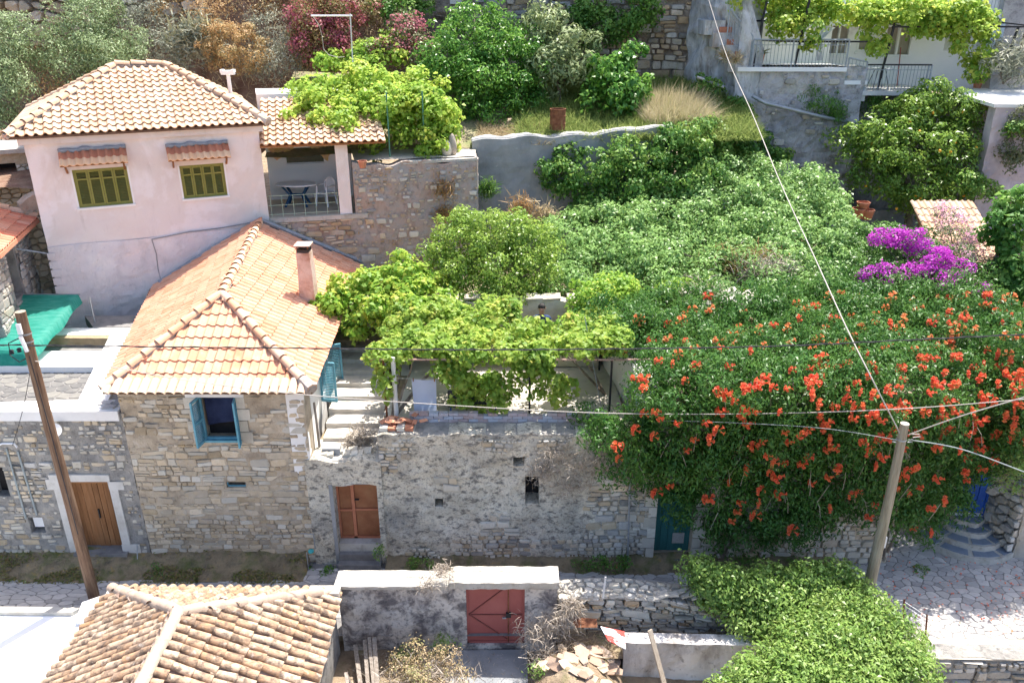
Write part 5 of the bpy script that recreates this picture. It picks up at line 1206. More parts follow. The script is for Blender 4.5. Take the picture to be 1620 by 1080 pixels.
# building at the right end of the terrace, buried in trumpet vine
vb = root('vine_covered_house', 'whitewashed stone house almost hidden under the trumpet vine, with teal door', 'house', (6, 18, 0))
vw = Wall((3.38, 16.1), (9.3, 16.1), -.1, 4.7)
td = vw.rect(1036, 783, 1097, 870); td = (td[0]+.02, td[1], .18, td[3]+.12)
vw.panel('front_wall', M_MORTAR_TAN, vb, holes=[td], thick=.5, amp=.04, res=.12)
cells = courses(0, vw.w, .0, 2.6, .15, (.9, 2.6), seed=61)
place_stones(cells, lambda a, z, o: vw.pt(a, z, o+.02), vb, M_STONE_PALE, gap=.014, proud=.04, limit=190, seed=5, keep=.95, holes=[(td[0]-.22, td[1]+.22, td[2], td[3]+.2)], stuffname='small_stones', mats=[M_STONE_PALE, M_STONE_PALE, M_STONE_TAN])
for i in range(6):
    for sd_ in (0, 1):
        z = td[2]+i*.3; w_ = .3 if (i+sd_) % 2 else .2; mb = MB()
        a0, a1 = (td[0]-w_, td[0]-.006) if sd_ == 0 else (td[1]+.006, td[1]+w_)
        vw.box(mb, a0, a1, z+.01, z+.285, .0, .06); mb.build('quoin', M_STONE_PALE, vb)
mb = MB(); vw.box(mb, td[0], td[1], td[2], td[3], -.3, -.26); dr = mb.build('door', M_TEAL, vb)
for i in range(5):
    mb = MB(); w_ = (td[1]-td[0])/5; vw.box(mb, td[0]+i*w_+.006, td[0]+(i+1)*w_-.006, td[2]+.02, td[3]-.02, -.26, -.225-(.01 if i % 2 else 0)); mb.build('plank', M_TEAL, dr)
mb = MB(); a_ = (td[0]+td[1])/2; vw.box(mb, a_+.03, a_+.32, td[2]+.25, td[2]+.55, -.23, -.2); mb.build('patch', M_STONE_GREY, dr)
mb = MB(); vw.box(mb, td[0]-.05, td[1]+.05, -.05, .17, -.3, .12); mb.build('doorstep', M_PAVE, vb)
ww = Wall((2.72, 20.8), (2.72, 16.7), 2.9, 4.6); wq = Wall((2.55, 20.3), (3.1, 16.55), 3.3, 4.95)
wq.panel('end_wall', M_WHITE, vb, thick=.4, amp=.03, top=lambda a: 5.0-.13*a)
ft = Wall((3.1, 16.6), (9.3, 16.55), 3.3, 3.9); ft.panel('upper_wall', M_WHITE, vb, thick=.4, amp=.04)
mb = MB(); mb.prism([Vector((2.9, 16.7, 3.9)), Vector((9.3, 16.7, 3.9)), Vector((9.3, 20, 4.2)), Vector((2.9, 20, 4.2))], .3); mb.build('collapsed_roof', M_CAP, vb)
for k in range(26):
    mb = MB(); x, y = rg.uniform(4.6, 6.9), rg.uniform(20.2, 21.4); mb.hexa((x, y, 5.15+rg.uniform(0, .2)), (rg.uniform(.1, .22), rg.uniform(-.1, .1), rg.uniform(-.05, .05)), (rg.uniform(-.05, .05), rg.uniform(.08, .18), .03), (0, 0, .035)); mb.build('roof_slab', M_CAP if k % 3 else M_STONE_PALE, vb)
mb = MB(); mb.box((2.75, 20.3, 4.5), (3.15, 20.75, 5.35), jit=.04); mb.build('wall_end', M_WHITE, vb)
# steel wire and thin post above the white end wall
t = root('thin_mast', 'thin leaning steel mast beside the white end wall of the vine covered house', 'mast', (2.75, 17.6, 3.5))
mb = MB(); mb.tube([PY(950, 640, 17.4), PY(925, 500, 17.5)], .012, 5); mb.build('rod', M_METAL, t)

# grey cement wall behind the pergola wall
cw = Wall((-1.35, 27.45), (5.6, 28.25), 4.0, 8.55)
t = root('concrete_wall', 'blue grey cement rendered wall with ragged pale top holding the upper garden', 'wall', (2, 27.9, 4.2))
cw.panel('wall_face', M_CONCRETE, t, thick=.5, amp=.05, res=.2, nsc=.9, top=lambda a: 8.5+.045*a+.04*math.sin(a*1.3)+.04*math.sin(a*4.1))
mb = MB(); n = 34; pts = []
for i in range(n+1):
    a_ = cw.w*i/n; pts.append(cw.pt(a_, 8.50+.045*a_+.04*math.sin(a_*1.3)+.04*math.sin(a_*4.1), -.2))
V = []
for p in pts:
    w0, w1 = .15+rg.uniform(-.03, .03), .16+rg.uniform(-.03, .06); V += [p+Vector((0, -w0, -.05)), p+Vector((0, -w0*.6, .045)), p+Vector((0, w1, .05+rg.uniform(-.03, .04)))]
mb.add(V, [(i*3+k, i*3+3+k, i*3+4+k, i*3+1+k) for i in range(n) for k in range(2)]); mb.build('wall_crest', mk('crest_mortar', [(.34,.33,.30), (.46,.45,.42), (.54,.53,.50)], scale=3, bump=.8), t)
# edge of the upper garden in front of pergola : paving of the upper terrace
tag(sheet('pergola_terrace', [(-5.0, 25.5), (-1.2, 26.35), (-1.3, 29.5), (-6.0, 29.5)], M_TERR, res=.35, zf=lambda x, y: 8.2+.03*(y-26), amp=.03), kind='structure')
# ================================================================ back cliff / old stone wall
cwl = Wall((-4.5, 35.2), (7.6, 33.6), 8.6, 17.5)
t = root('back_stone_wall', 'dark old stone wall and rock face behind the upper garden trees', 'wall', (2, 34.4, 8.6))
cwl.panel('wall_face', M_ROCK, t, thick=.8, amp=.25, res=.3, nsc=.7)
cells = courses(2.0, cwl.w, 8.9, 15.5, .2, (1., 3.2), seed=71)
place_stones(cells, lambda a, z, o: cwl.pt(a, z, o*1.2+.02+.2*mnoise.noise(Vector((a*.7, z*.7, 0)))), t, M_STONE_WARM, gap=.02, proud=.06, limit=240, seed=5, keep=.85, stuffname='small_stones', mats=[M_STONE_WARM, M_STONE_GREY], rough=.8)
t = root('hillside_rocks', 'rough sandstone blocks showing in the slope between the olive trees', 'rocks', (-16, 33, 10))
for (x0, x1, z0_, z1_, sd_) in ((-22.5, -17.2, 11.2, 13.6, 1), (-15.5, -12.5, 12.0, 13.9, 2), (-10.5, -4.5, 13.0, 14.6, 3)):
    wz = Wall((x0, 34.3), (x1, 34.6), z0_, z1_); cells = voronoi(0, wz.w, z0_, z1_, .42, 1.5, seed=sd_)
    o = wz.panel('rock_bed', M_ROCK, t, thick=.6, amp=.2)
    place_stones(cells, lambda a, z, o: wz.pt(a, z, o*2.0), t, M_STONE_WARM, gap=.03, proud=.12, limit=80, seed=sd_, keep=.9, name='rock', rough=.9, inset=.2)
# tall blotched wall end under the stair
M_BLOT = mk('blotched_tall_wall', [(.24,.25,.25), (.42,.43,.43), (.60,.61,.61), (.33,.28,.23)], scale=.9, stretch=(1, 1, .35), rough=.95, bump=.9, bscale=10, bdist=.06, spots=[((.09,.10,.08), 2.2, .5, .7, .7, (1, 1, .5)), ((.34,.24,.17), 1.6, .56, .7, .6, (1, 1, .4)), ((.07,.07,.07), 9, .55, .7, .5)])
M_ROUGHG = mk('rough_grey_render', [(.30,.30,.31), (.44,.43,.43), (.55,.54,.53)], scale=1.2, rough=.95, bump=1, bscale=12, bdist=.05, spots=[((.12,.12,.13), 3, .52, .7, .65), ((.30,.24,.20), 2, .58, .74, .5), ((.08,.08,.08), 14, .56, .7, .5)])
bw_ = root('balcony_wall', 'high blotched grey masonry wall holding up the white house and its stair', 'wall', (10, 31.5, 4.8))
w1 = Wall((6.9, 33.4), (8.35, 31.2), 4.8, 13.6); w1.panel('wall_end', M_BLOT, bw_, thick=1.2, amp=.15, res=.25, top=lambda a: 14.5-.2*a)
w2 = Wall((8.35, 31.2), (13.1, 31.0), 4.8, 10.62); w2.panel('wall_face', M_ROUGHG, bw_, thick=1.2, amp=.12, res=.2, a0=.9)
w2.panel('stair_face', M_BLOT, bw_, thick=.8, amp=.1, res=.2, a1=.9, top=lambda a: 13.6-2.6*a)
w3 = Wall((13.1, 31.9), (25, 31.7), 4.8, 9.55); w3.panel('recess_face', M_ROUGHG, bw_, thick=.6, amp=.14, res=.25)
w4 = Wall((13.1, 32.6), (13.1, 31.0), 4.8, 10.62)
w5 = Wall((17.9, 31.2), (20.2, 31.0), 4.8, 10.3); w5.panel('side_face', M_ROUGHG, bw_, thick=.6, amp=.1, res=.25)
cells = courses(.9, w2.w, 5, 10.4, .15, (.9, 2.4), seed=72)
place_stones(cells, lambda a, z, o: w2.pt(a, z, o+.05), bw_, M_STONE_GREY, gap=.03, proud=.04, limit=90, seed=5, keep=.5, test=lambda a, z, rg: mnoise.noise(Vector((a, z, 3))) > .05)
# sloping pipe on the wall
t = root('drain_pipe', 'long grey pipe slanting down across the wall below the white house', 'pipe', PY(1290, 175, 30.8))
mb = MB(); mb.tube([PY(1190, 152, 30.8), PY(1210, 163, 30.75), PY(1296, 184, 30.75), PY(1375, 200, 31.2)], .07, 8); mb.build('pipe', M_METAL, t, smooth=True)
mb = MB(); mb.tube([PY(1103, 122, 31.0), PY(1145, 138, 30.7)], .05, 7); o = mb.build('short_pipe', M_METAL, None); tag(o, 'short grey pipe sticking out of the blotched wall left of the stair', 'pipe')

# pink walls at the far right
M_PINKOLD = mk('old_pink_render', [(.38,.31,.33), (.50,.42,.44), (.58,.51,.52)], scale=1, rough=.95, bump=.5, spots=[((.22,.20,.22), 2.5, .54, .72, .6, (1, 1, .5)), ((.10,.10,.10), 9, .6, .74, .5)])
t = root('pink_garden_wall', 'stained pinkish rendered wall with bright white flat top at the right edge', 'wall', (19.5, 29.5, 4.8))
w6 = Wall((16.3, 28.3), (20.5, 28.0), 4.8, 8.75)
a0 = w6.px(1562, 230)[0]; zt_ = w6.px(1590, 166)[1]
w6.panel('wall_face', M_PINKOLD, t, a0=a0, z1=zt_, thick=.5, amp=.06)
mb = MB(); q = [w6.pt(a0-.1, zt_+.03, .05), w6.pt(a0+4, zt_+.03, .05), w6.pt(a0+4, zt_+.25, -3.2), w6.pt(a0-.6, zt_+.25, -3.2)]; mb.prism(q, .12); mb.build('white_top', M_LIME, t)
for uu in (1520, 1550):
    pass
mb = MB(); p0 = PY(1552, 120, 30.2); mb.prism([Vector((p0.x-.2, 30, 9.2)), Vector((p0.x+.2, 30, 9.2)), Vector((p0.x+.2, 31, 9.2)), Vector((p0.x-.2, 31, 9.2))], 4.2); mb.build('buttress', M_BLOT, t)
t = root('courtyard_side_wall', 'low stained concrete wall at the back of the shaded courtyard', 'wall', (14.5, 29, 4.8))
w7 = Wall((11.6, 29.6), (15.4, 29.6), 4.8, 5.6); w7.panel('wall_face', M_CONCRETE, t, thick=.4, amp=.08)
t = root('clay_pots', 'stack of dark red clay pots in the shaded courtyard', 'pots', PY(1365, 340, 27.5))
for k, (u, v) in enumerate(((1358, 338), (1372, 340), (1365, 328))):
    c = PY(u, v, 27.5); mb = MB(); mb.lathe((c.x, c.y, c.z-.15), [(.0, 0), (.16, .0), (.22, .3), (.24, .34), (.2, .34)], 12); mb.build('pot', M_TERRA, t, smooth=True)

# ================================================================ white house, upper right
wh = root('white_house', 'white house above the high wall with white framed windows and narrow balcony', 'house', (15, 34.5, 9.8))
H1 = Wall((12.6, 34.1), (19.6, 33.6), 9.5, 13.4)
def rc_(u0, v0, u1, v1, W=H1): return W.rect(u0, v0, u1, v1)
wins = [rc_(1236, 44, 1256, 91), rc_(1265, 50, 1287, 88), rc_(1311, 40, 1342, 86), rc_(1358, 58, 1382, 80), rc_(1400, 42, 1442, 88)]
wins[0] = (*wins[0][:2], 10.55, wins[0][3])
H1.panel('front_wall', M_WHITE_CLEAN, wh, holes=wins, thick=.3, amp=.008, res=.5)
M_CURT = mk('window_curtain', [(.34,.31,.26), (.46,.42,.36)], scale=4, stretch=(6, 1, .3), rough=.9, bump=0)
for k, w_ in enumerate(wins):
    mb = MB(); H1.box(mb, *w_, -.25, -.2); wo_ = mb.build('door' if k == 0 else 'window', M_GLASS if k in (0, 1) else M_CURT, wh)
    mb = MB(); f = .07
    for b in ((w_[0]-.05, w_[0]+.03, w_[2], w_[3]+.05), (w_[1]-.03, w_[1]+.05, w_[2], w_[3]+.05), (w_[0]+.03, w_[1]-.03, w_[3]-.03, w_[3]+.05), (w_[0]+.03, w_[1]-.03, w_[2]-.05, w_[2]+.03)): H1.box(mb, *b, -.12, .03)
    if k in (2, 4): m_ = (w_[0]+w_[1])/2; H1.box(mb, m_-.04, m_+.04, w_[2]+.03, w_[3]-.03, -.12, .02)
    mb.build('window_frame', M_WHITE_CLEAN, wo_)
    mb = MB(); H1.box(mb, w_[0]-.1, w_[1]+.1, w_[2]-.12, w_[2]-.053, -.05, .09); mb.build('sill', M_WHITE_CLEAN, wo_)
H0 = Wall((8.9, 33.3), (12.6, 34.1), 9.5, 12.35); H0.panel('lower_left_wall', M_WHITE_CLEAN, wh, thick=.3, amp=.01, res=.5)
# curved white stair side and upper landing
mb = MB(); P = []
for k in range(13):
    f = k/12; P.append((9.3+3.3*f, 32.9+.9*math.sin(f*1.5)-.2*f))
for (x, y), (x2, y2) in zip(P[:-1], P[1:]): mb.add([(x, y, 10.6), (x2, y2, 10.6), (x2, y2, 12.1), (x, y, 12.1)], [(0, 1, 2, 3)])
mb.build('curved_wall', M_WHITE_CLEAN, wh)
mb = MB(); mb.prism([Vector((8.3, 33.0, 12.15)), Vector((9.3, 32.85, 12.15)), Vector((11, 33.4, 12.15)), Vector((12.7, 33.5, 12.15)), Vector((19.8, 33.2, 12.45)), Vector((19.8, 37, 12.45)), Vector((8.3, 37, 12.15))], .16); mb.build('upper_balcony_floor', M_WHITE_CLEAN, wh)
UW = Wall((8.3, 36.6), (20, 36.3), 12.2, 16.5); UW.panel('upper_wall', M_WHITE_CLEAN, wh, thick=.3, res=.6)
H2 = Wall((19.6, 33.6), (19.9, 31.9), 9.5, 13.4)
w8 = Wall((18.9, 33.2), (30, 32.6), 8.5, 16); t = root('grey_side_house', 'grey rendered house wall at the top right corner with blue painted opening', 'house', (23, 33, 8.6)); w8.panel('front_wall', M_ROUGHG, t, thick=.4, amp=.04, res=.4)
ww_ = w8.rect(1560, 38, 1584, 90); mb = MB(); w8.box(mb, ww_[0], ww_[1], ww_[2], ww_[3], .02, .06); mb.build('blue_shutter', mk('pale_blue_paint', [(.36,.48,.58), (.48,.58,.66)], scale=3), t)
# lower balcony slab, middle step, left slab
M_SLAB = mk('balcony_floor_slab', [(.46,.45,.42), (.58,.57,.54), (.66,.65,.62)], scale=2, rough=.9, bump=.4, spots=[((.2,.2,.2), 8, .6, .75, .5)])
bs_ = PY(1291, 146, 31.0).x; be_ = PY(1470, 150, 31.0).x
mb = MB(); mb.prism([Vector((13.0, 31.05, 9.78)), Vector((be_, 30.95, 9.78)), Vector((be_+.3, 34.0, 9.78)), Vector((12.8, 34.2, 9.78))], .16); mb.build('balcony_slab', M_SLAB, wh)
mb = MB(); mb.prism([Vector((8.35, 31.05, 10.62)), Vector((12.35, 30.95, 10.62)), Vector((12.5, 34.0, 10.62)), Vector((8.6, 33.6, 10.62))], .15); mb.build('landing_slab', M_WHITE_CLEAN, wh)
mb = MB(); mb.prism([Vector((12.36, 31.0, 10.15)), Vector((13.2, 31.0, 10.15)), Vector((13.2, 33.8, 10.15)), Vector((12.36, 33.8, 10.15))], .14); mb.build('step', M_WHITE_CLEAN, wh)
mb = MB(); mb.box((12.4, 31.1, 9.4), (13.25, 33, 9.95)); mb.build('step', M_SLAB, wh)
# stairs on the left with terracotta pots
for k in range(4):
    x1 = 8.75-.28*k; z = 10.95+k*.42; mb = MB(); mb.box((x1-.75, 31.15+.2*k, z-.5), (x1+.0, 32.6+.3*k, z)); mb.build('stair_block', M_BLOT, wh)
    if k < 3:
        mb = MB(); mb.box((x1-.5, 31.25+.2*k, z+.0), (x1-.05, 31.5+.2*k, z+.2)); o = mb.build('planter', M_TERRA, None, group='terracotta planters on the stair')
        tag(o, ['lowest terracotta planter on the stair of the white house', 'middle terracotta planter on the stair of the white house', 'highest terracotta planter on the stair of the white house'][k], 'planter')
# railings
def railing(name_label, pts, zb, h, n, parent=None, step=.125, top=M_RAIL):
    t = root('railing', name_label, 'railing', (pts[0][0], pts[0][1], zb[0]))
    m = len(pts)
    for z_, r_, mt in ((h, .03, top), (.1, .014, M_RAIL), (h-.18, .012, M_RAIL)):
        mb = MB(); mb.tube([(p[0], p[1], zb[i]+z_) for i, p in enumerate(pts)], r_, 6); mb.build('handrail' if z_ == h else 'rail_bar', mt, t)
    for i in range(m-1):
        a, b = Vector((*pts[i], zb[i])), Vector((*pts[i+1], zb[i+1])); L = (b-a).length; k = max(1, int(L/step))
        base = None
        for j in range(k):
            p = a.lerp(b, j/k)
            if base is None:
                mb = MB(); mb.box((p.x-.008, p.y-.008, p.z), (p.x+.008, p.y+.008, p.z+h-.02)); base = mb.build('baluster', M_RAIL, t)
            else:
                o = base.copy(); o.location = base.location+(p-a); COL.objects.link(o)
    for i in range(m):
        p = pts[i]; mb = MB(); mb.box((p[0]-.022, p[1]-.022, zb[i]), (p[0]+.022, p[1]+.022, zb[i]+h)); mb.build('rail_post', M_RAIL, t)
    return t
railing('grey balcony railing with black handrail in front of the white house windows', [(13.15, 31.1), (15.4, 31.05), (be_-.1, 31.0)], [9.78]*3, .92, 40, top=M_BLACK)
railing('railing around the curved upper landing left of the white house door', [(8.85, 31.1), (10.3, 31.05), (12.3, 31.0)], [10.62]*3, .95, 20)
railing('short railing on the middle step between landing and lower balcony', [(12.4, 31.02), (13.1, 31.03)], [10.15, 10.0], .8, 5)
railing('railing beside the stair with terracotta planters', [(7.9, 31.3), (8.8, 31.15)], [11.6, 10.7], 1.0, 8)
railing('railing of the uppermost balcony above the white house door', [(9.4, 32.95), (11, 33.45), (12.7, 33.55), (19.6, 33.25)], [12.2, 12.2, 12.2, 12.5], .9, 30)
# pergola of black bars above the balcony
t = root('balcony_pergola', 'black metal pergola posts and beams carrying the upper grape vine', 'pergola', (15, 31.3, 9.8))
for p, q in (((8.95, 31.2, 10.62), (9.25, 31.2, 13.6)), ((10.45, 31.1, 10.62), (10.75, 31.1, 13.6)), ((13.75, 31.3, 9.8), (14.0, 31.3, 12.4)), ((18.2, 31.3, 9.8), (18.7, 31.6, 12.0))):
    mb = MB(); mb.bar(p, q, .07); mb.build('post', M_BLACK, t)
for p, q in (((8.9, 31.2, 11.55), (10.6, 31.1, 11.5)), ((10.6, 31.1, 11.5), (13.0, 31.1, 11.5)), ((13.9, 31.3, 12.0), (19.0, 31.4, 12.0)), ((13.9, 33.4, 12.1), (19.0, 33.3, 12.1)), ((8.6, 31.9, 12.2), (9.2, 31.2, 12.2))):
    mb = MB(); mb.bar(p, q, .06); mb.build('beam', M_BLACK, t)
for x in (14.2, 15.4, 16.6, 17.8, 18.9):
    mb = MB(); mb.bar((x, 31.3, 12.04), (x, 33.4, 12.12), .04); mb.build('cross_bar', M_BLACK, t)
# cloth tied at the balcony post
t = root('tied_cloth', 'pale grey curtain tied to the pergola post on the balcony', 'curtain', (14.4, 31.6, 10.2))
P0 = [PY(u, v, 31.7) for u, v in ((1303, 42), (1322, 44), (1309, 66), (1296, 84), (1297, 95), (1291, 96), (1294, 80), (1300, 64))]
V = []; nrow = 10; Fc = []
for j in range(nrow+1):
    f = j/nrow
    for i in range(7):
        g = i/6; a_ = P0[0].lerp(P0[1], g); b_ = PY(1294+g*8, 62, 31.7); c_ = PY(1291+g*9, 96, 31.7)
        p = a_.lerp(b_, f/.5) if f < .5 else b_.lerp(c_, (f-.5)/.5); V.append((p.x, p.y+.05*math.sin(i*2.2+j*.4), p.z))
mkobj('cloth', V, [(j*7+i, j*7+i+1, (j+1)*7+i+1, (j+1)*7+i) for j in range(nrow) for i in range(6)], M_GREYCLOTH, t, smooth=True)
# balcony table
c = PY(1388, 128, 32.0); t = root('balcony_table', 'small pale round metal table on the balcony', 'table', (c.x, 31.9, 9.78))
mb = MB(); mb.lathe((c.x, 31.9, 10.48), [(.48, 0), (.48, .03), (0, .03)], 18); mb.build('tabletop', M_RAIL, t)
for k in range(4):
    a_ = math.pi/4+k*math.pi/2; mb = MB(); mb.tube([(c.x+.2*math.cos(a_), 31.9+.2*math.sin(a_), 10.48), (c.x+.42*math.cos(a_), 31.9+.42*math.sin(a_), 9.8)], .014, 5); mb.build('leg', M_BLACK, t)
mb = MB(); p = PY(1421, 115, 33.0); mb.tube([(p.x, 32.9, 9.8), (p.x+.02, 33.2, 11.2)], .02, 6); o = mb.build('broom_handle', M_GATERED, None); tag(o, 'red broom handle leaning against the white wall on the balcony', 'broom')
# pots
def potplant(c, r, h, label, spiky=True):
    t = root('potted_plant', label, 'potted plant', c); mb = MB(); mb.lathe(c, [(0, 0), (r*.7, 0), (r, h), (r*1.08, h+.03), (r*.9, h+.03), (r*.85, h-.02)], 14); mb.build('pot', M_TERRA, t, smooth=True)
    n = 60; b = np.tile(np.array([c[0], c[1], c[2]+h]), (n, 1)); blades('leaves', t, L_DULL, b, sph_dirs(n, .3), .5, .05, bend=.15, kind=None)
p = PY(1199, 107, 31.35); potplant((p.x, 31.35, 10.62), .2, .42, 'spiky potted plant on the landing edge behind the railing')
p = PY(1440, 128, 31.6); potplant((17.6, 31.5, 9.78), .17, .35, 'small terracotta potted plant at the right end of the balcony')
# big clay jar on upper terrace
mb = MB(); p = PY(1237, 25, 33.5); mb.lathe((p.x, 33.6, 12.2), [(0, 0), (.22, 0), (.36, .35), (.36, .6), (.22, .88), (.26, .94), (.2, .94)], 16); o = mb.build('clay_jar', mk('clay_jar_tan', [(.42,.28,.14), (.5,.36,.2)], scale=4), None, smooth=True); tag(o, 'large tan clay jar on the uppermost balcony', 'jar')
# air conditioner at right
p = PY(1522, 68, 32.0); t = root('air_conditioner', 'white air conditioner unit behind the right end of the vine', 'air conditioner', (p.x, 32.3, p.z-.3))
mb = MB(); mb.box((p.x-.4, 32.2, p.z-.3), (p.x+.4, 32.5, p.z+.3)); mb.build('casing', M_PLASTIC, t); mb = MB(); mb.lathe((p.x-.05, 32.19, p.z), [(0, 0)], 4)
mb = MB(); n = 16; V = [(p.x-.05+.22*math.cos(2*math.pi*k/n), 32.192, p.z+.22*math.sin(2*math.pi*k/n)) for k in range(n)]; mb.add(V, [tuple(range(n))]); mb.build('fan_grille', M_BLACK, t)

# small tiled roof, right
q1 = PZ(1478, 420, 5.3); q2 = PZ(1592, 420, 5.3); q3 = q2+Vector((.1, 2.6, 1.35)); q4 = q1+Vector((.3, 2.6, 1.35))
t = root('tiled_shed', 'small shed with sunlit pale orange tile roof among the oleanders', 'shed', (q1.x+1, q1.y+1, 4.6))
rp = RoofPlane(q1, q2, [q3, q4]); rd = deck(rp, M_WOOD, t, name='roof'); TS = wave_tile('shed_tile', .21, .4, .055, .03, M_TILE_PINK)
put_tiles(tile_items(rp, TS, .21, .33), rd, 'tile', 150, M_TILE_PINK, near=False)
mb = MB(); mb.box((q1.x+.1, q1.y+.2, 4.6), (q2.x-.1, q1.y+2.5, 5.25)); mb.build('walls', M_WHITE, t)

# ---- right edge of the lane: blue gate, steps, plaster wall
t = root('garden_gate', 'bright blue metal gate above the stone steps, half hidden by trumpet vine', 'gate', (11.8, 17.3, .6))
gA, gB = PY(1518, 790, 17.3), PY(1556, 790, 17.3); gz = .62; gww = Wall((gA.x, 17.3), (gB.x+.02, 17.2), gz, 2.1)
mb = MB(); gww.box(mb, 0, gww.w, gz+.08, 2.0, -.02, .01); mb.build('gate_panel', M_BLUEGATE, t)
for a0, a1 in ((0, .05), (gww.w-.05, gww.w), (gww.w*.62, gww.w*.62+.04)):
    mb = MB(); gww.box(mb, a0, a1, gz+.02, 2.05, -.03, .035); mb.build('gate_bar', M_BLUEGATE, t)
mb = MB(); gww.box(mb, gww.w+.0, gww.w+.03, gz-.1, 2.3, -.05, .05); mb.build('gate_post', M_METAL, t)
t = root('stone_steps', 'rounded stone steps fanning out from the lane up to the blue gate', 'steps', (11.6, 16.7, 0))
for k, (z, r_) in enumerate(((.17, 1.25), (.33, .95), (.48, .65), (.62, .4))):
    mb = MB(); n = 12; cx_, cy_ = (gA.x+gB.x)/2-.05, 17.25; V = [Vector((cx_+r_*1.05*math.cos(math.pi+math.pi*j/n), cy_+r_*1.0*math.sin(math.pi+math.pi*j/n)+.03*math.sin(j*5), z)) for j in range(n+1)]
    mb.prism(V, .25); s_o = mb.build('step', M_CAP if k != 9 else M_WHITE, t)
    for j in range(3+2*(k < 2)):
        m = (3+2*(k < 2)); a0 = math.pi+math.pi*(j+.08)/m; a1 = math.pi+math.pi*(j+.92)/m; ro, ri = r_*.98, max(.12, r_-.3); V = []
        for a_ in (a0, (a0+a1)/2, a1): V.append(Vector((cx_+ro*1.02*math.cos(a_), cy_+ro*.96*math.sin(a_), z+.012)))
        for a_ in (a1, a0): V.append(Vector((cx_+ri*math.cos(a_), cy_+ri*.96*math.sin(a_), z+.012)))
        m2 = MB(); m2.prism(V, .05); m2.build('slate', mk('blue_slate', [(.13,.16,.21), (.20,.24,.30), (.26,.29,.33)], scale=4, rv=.5, rough=.8, bump=.4), s_o)
mb = MB(); V = [(gA.x-.15, 17.2, .64), (gB.x, 17.15, .64), (gB.x, 17.28, .64), (gA.x-.15, 17.3, .64)]; mb.prism([Vector(v) for v in V], .06); mb.build('threshold', M_WHITE_CLEAN, t)
M_BEIGE = mk('beige_render', [(.33,.29,.24), (.44,.39,.33), (.52,.47,.40)], scale=1.4, rough=.95, bump=.6, spots=[((.22,.19,.16), 3, .56, .72, .5)])
t = root('lane_end_wall', 'beige rendered wall with rough stones beside the blue gate at the right edge', 'wall', (13, 16.7, 0))
ws = Wall((gB.x+.05, 17.3), (gB.x+.35, 16.25), 0, 2.2); ws.panel('gate_side', M_STONE_GREY, t, thick=.4, amp=.1, res=.12)
we = Wall((gB.x+.35, 16.3), (18, 16.1), -.05, 2.3); we.panel('wall_face', M_BEIGE, t, thick=.4, amp=.04, top=lambda a: 1.9+.1*a)
cells = voronoi(0, 1.1, .0, 2.1, .22, 1.3, seed=88); place_stones(cells, lambda a, z, o: ws.pt(a, z, o+.05), t, M_STONE_GREY, gap=.02, proud=.08, limit=30, seed=3, name='stone', rough=.9)
# ================================================================ foreground: old barrel tile roof
oh = root('old_tiled_house', 'old house roof of mossy clay barrel tiles with mortared ridges, bottom left', 'house', (-5.8, 10.5, 0))
ez = 1.2; A1 = PZ(178, 938, ez); A2 = PZ(533, 946, ez); A1.y = 13.62; A2.y = 13.55
N1 = Vector((A1.x-.05, 8.4, ez)); N2 = Vector((A2.x+.1, 8.2, ez)); AP = PZ(284, 972, 2.5); RN = Vector((AP.x+.1, 8.0, 2.55))
TB = barrel_tile('barrel_tile', .088, .072, .46, .028, M_TILE_OLD, n=6); TPn = barrel_tile('pan_tile', .10, .085, .46, .01, M_TILE_PAN, n=5, flip=True)
TBr = barrel_tile('old_ridge_tile', .12, .105, .46, .03, mk('tile_ridge_pale', [(.36,.26,.19), (.44,.34,.26), (.50,.41,.33)], scale=3, rv=.5, bump=.6, spots=[((.25,.19,.15), 8, .58, .74, .6)]), n=6)
mb = MB(); mb.prism([N1, N2, A2, A1], .06); orf = mb.build('roof', M_DECK, oh)
pB = RoofPlane(A2, A1, [AP]); pL = RoofPlane(A1, N1, [RN, AP]); pR = RoofPlane(N2, A2, [AP, RN])
for pl in (pB, pL, pR): deck(pl, M_MORT_LUMP, orf, off=-.05, name='roof_deck')
cov, pan = [], []
for pl in (pL, pR, pB):
    tw = .205
    cov += tile_items(pl, TB, tw, .36, jit=.012, ev=.06, rot=.03, lift=.045)
    pan += tile_items(pl, TPn, tw, .36, jit=.006, ev=.05, shift=tw/2, lift=-.01)
print('old tiles', len(cov), len(pan))
put_tiles(cov, orf, 'tile', 285, M_TILE_OLD)
put_tiles(pan, orf, 'pan_tile', 0, M_TILE_PAN)
for p0, p1 in ((AP, RN), (A1, AP), (A2, AP)): ridge_line(p0, p1, TBr, .38, orf, dz=.06, jit=.012)
mb = MB()
for p0, p1 in ((AP, RN), (A1, AP), (A2, AP)): mb.tube([p0.lerp(p1, k/9)+Vector((random.uniform(-.02, .02), 0, .03)) for k in range(10)], [.085+random.uniform(-.02, .02) for _ in range(10)], 7)
mb.build('ridge_mortar', M_MORT_LUMP, orf)
mb = MB(); mb.hexa((A2.x-.25, A2.y-.12, ez+.13), (.33, .0, .0), (0, .13, 0), (0, 0, .09)); mb.hexa((A1.x+.1, A1.y-.1, ez+.07), (.14, 0, 0), (0, .12, 0), (0, 0, .07)); mb.build('mortar_lump', M_CAP, orf)
for i, (pa, pb) in enumerate(((A2, N2), (A1, N1))):
    w_ = Wall((pb.x-.1, pb.y) if i == 0 else (pa.x+.2, pa.y), (pa.x-.1, pa.y) if i == 0 else (pb.x+.2, pb.y), -1, ez-.08); w_.panel('side_wall', M_MORTAR_GREY, oh, thick=.4, res=.4)
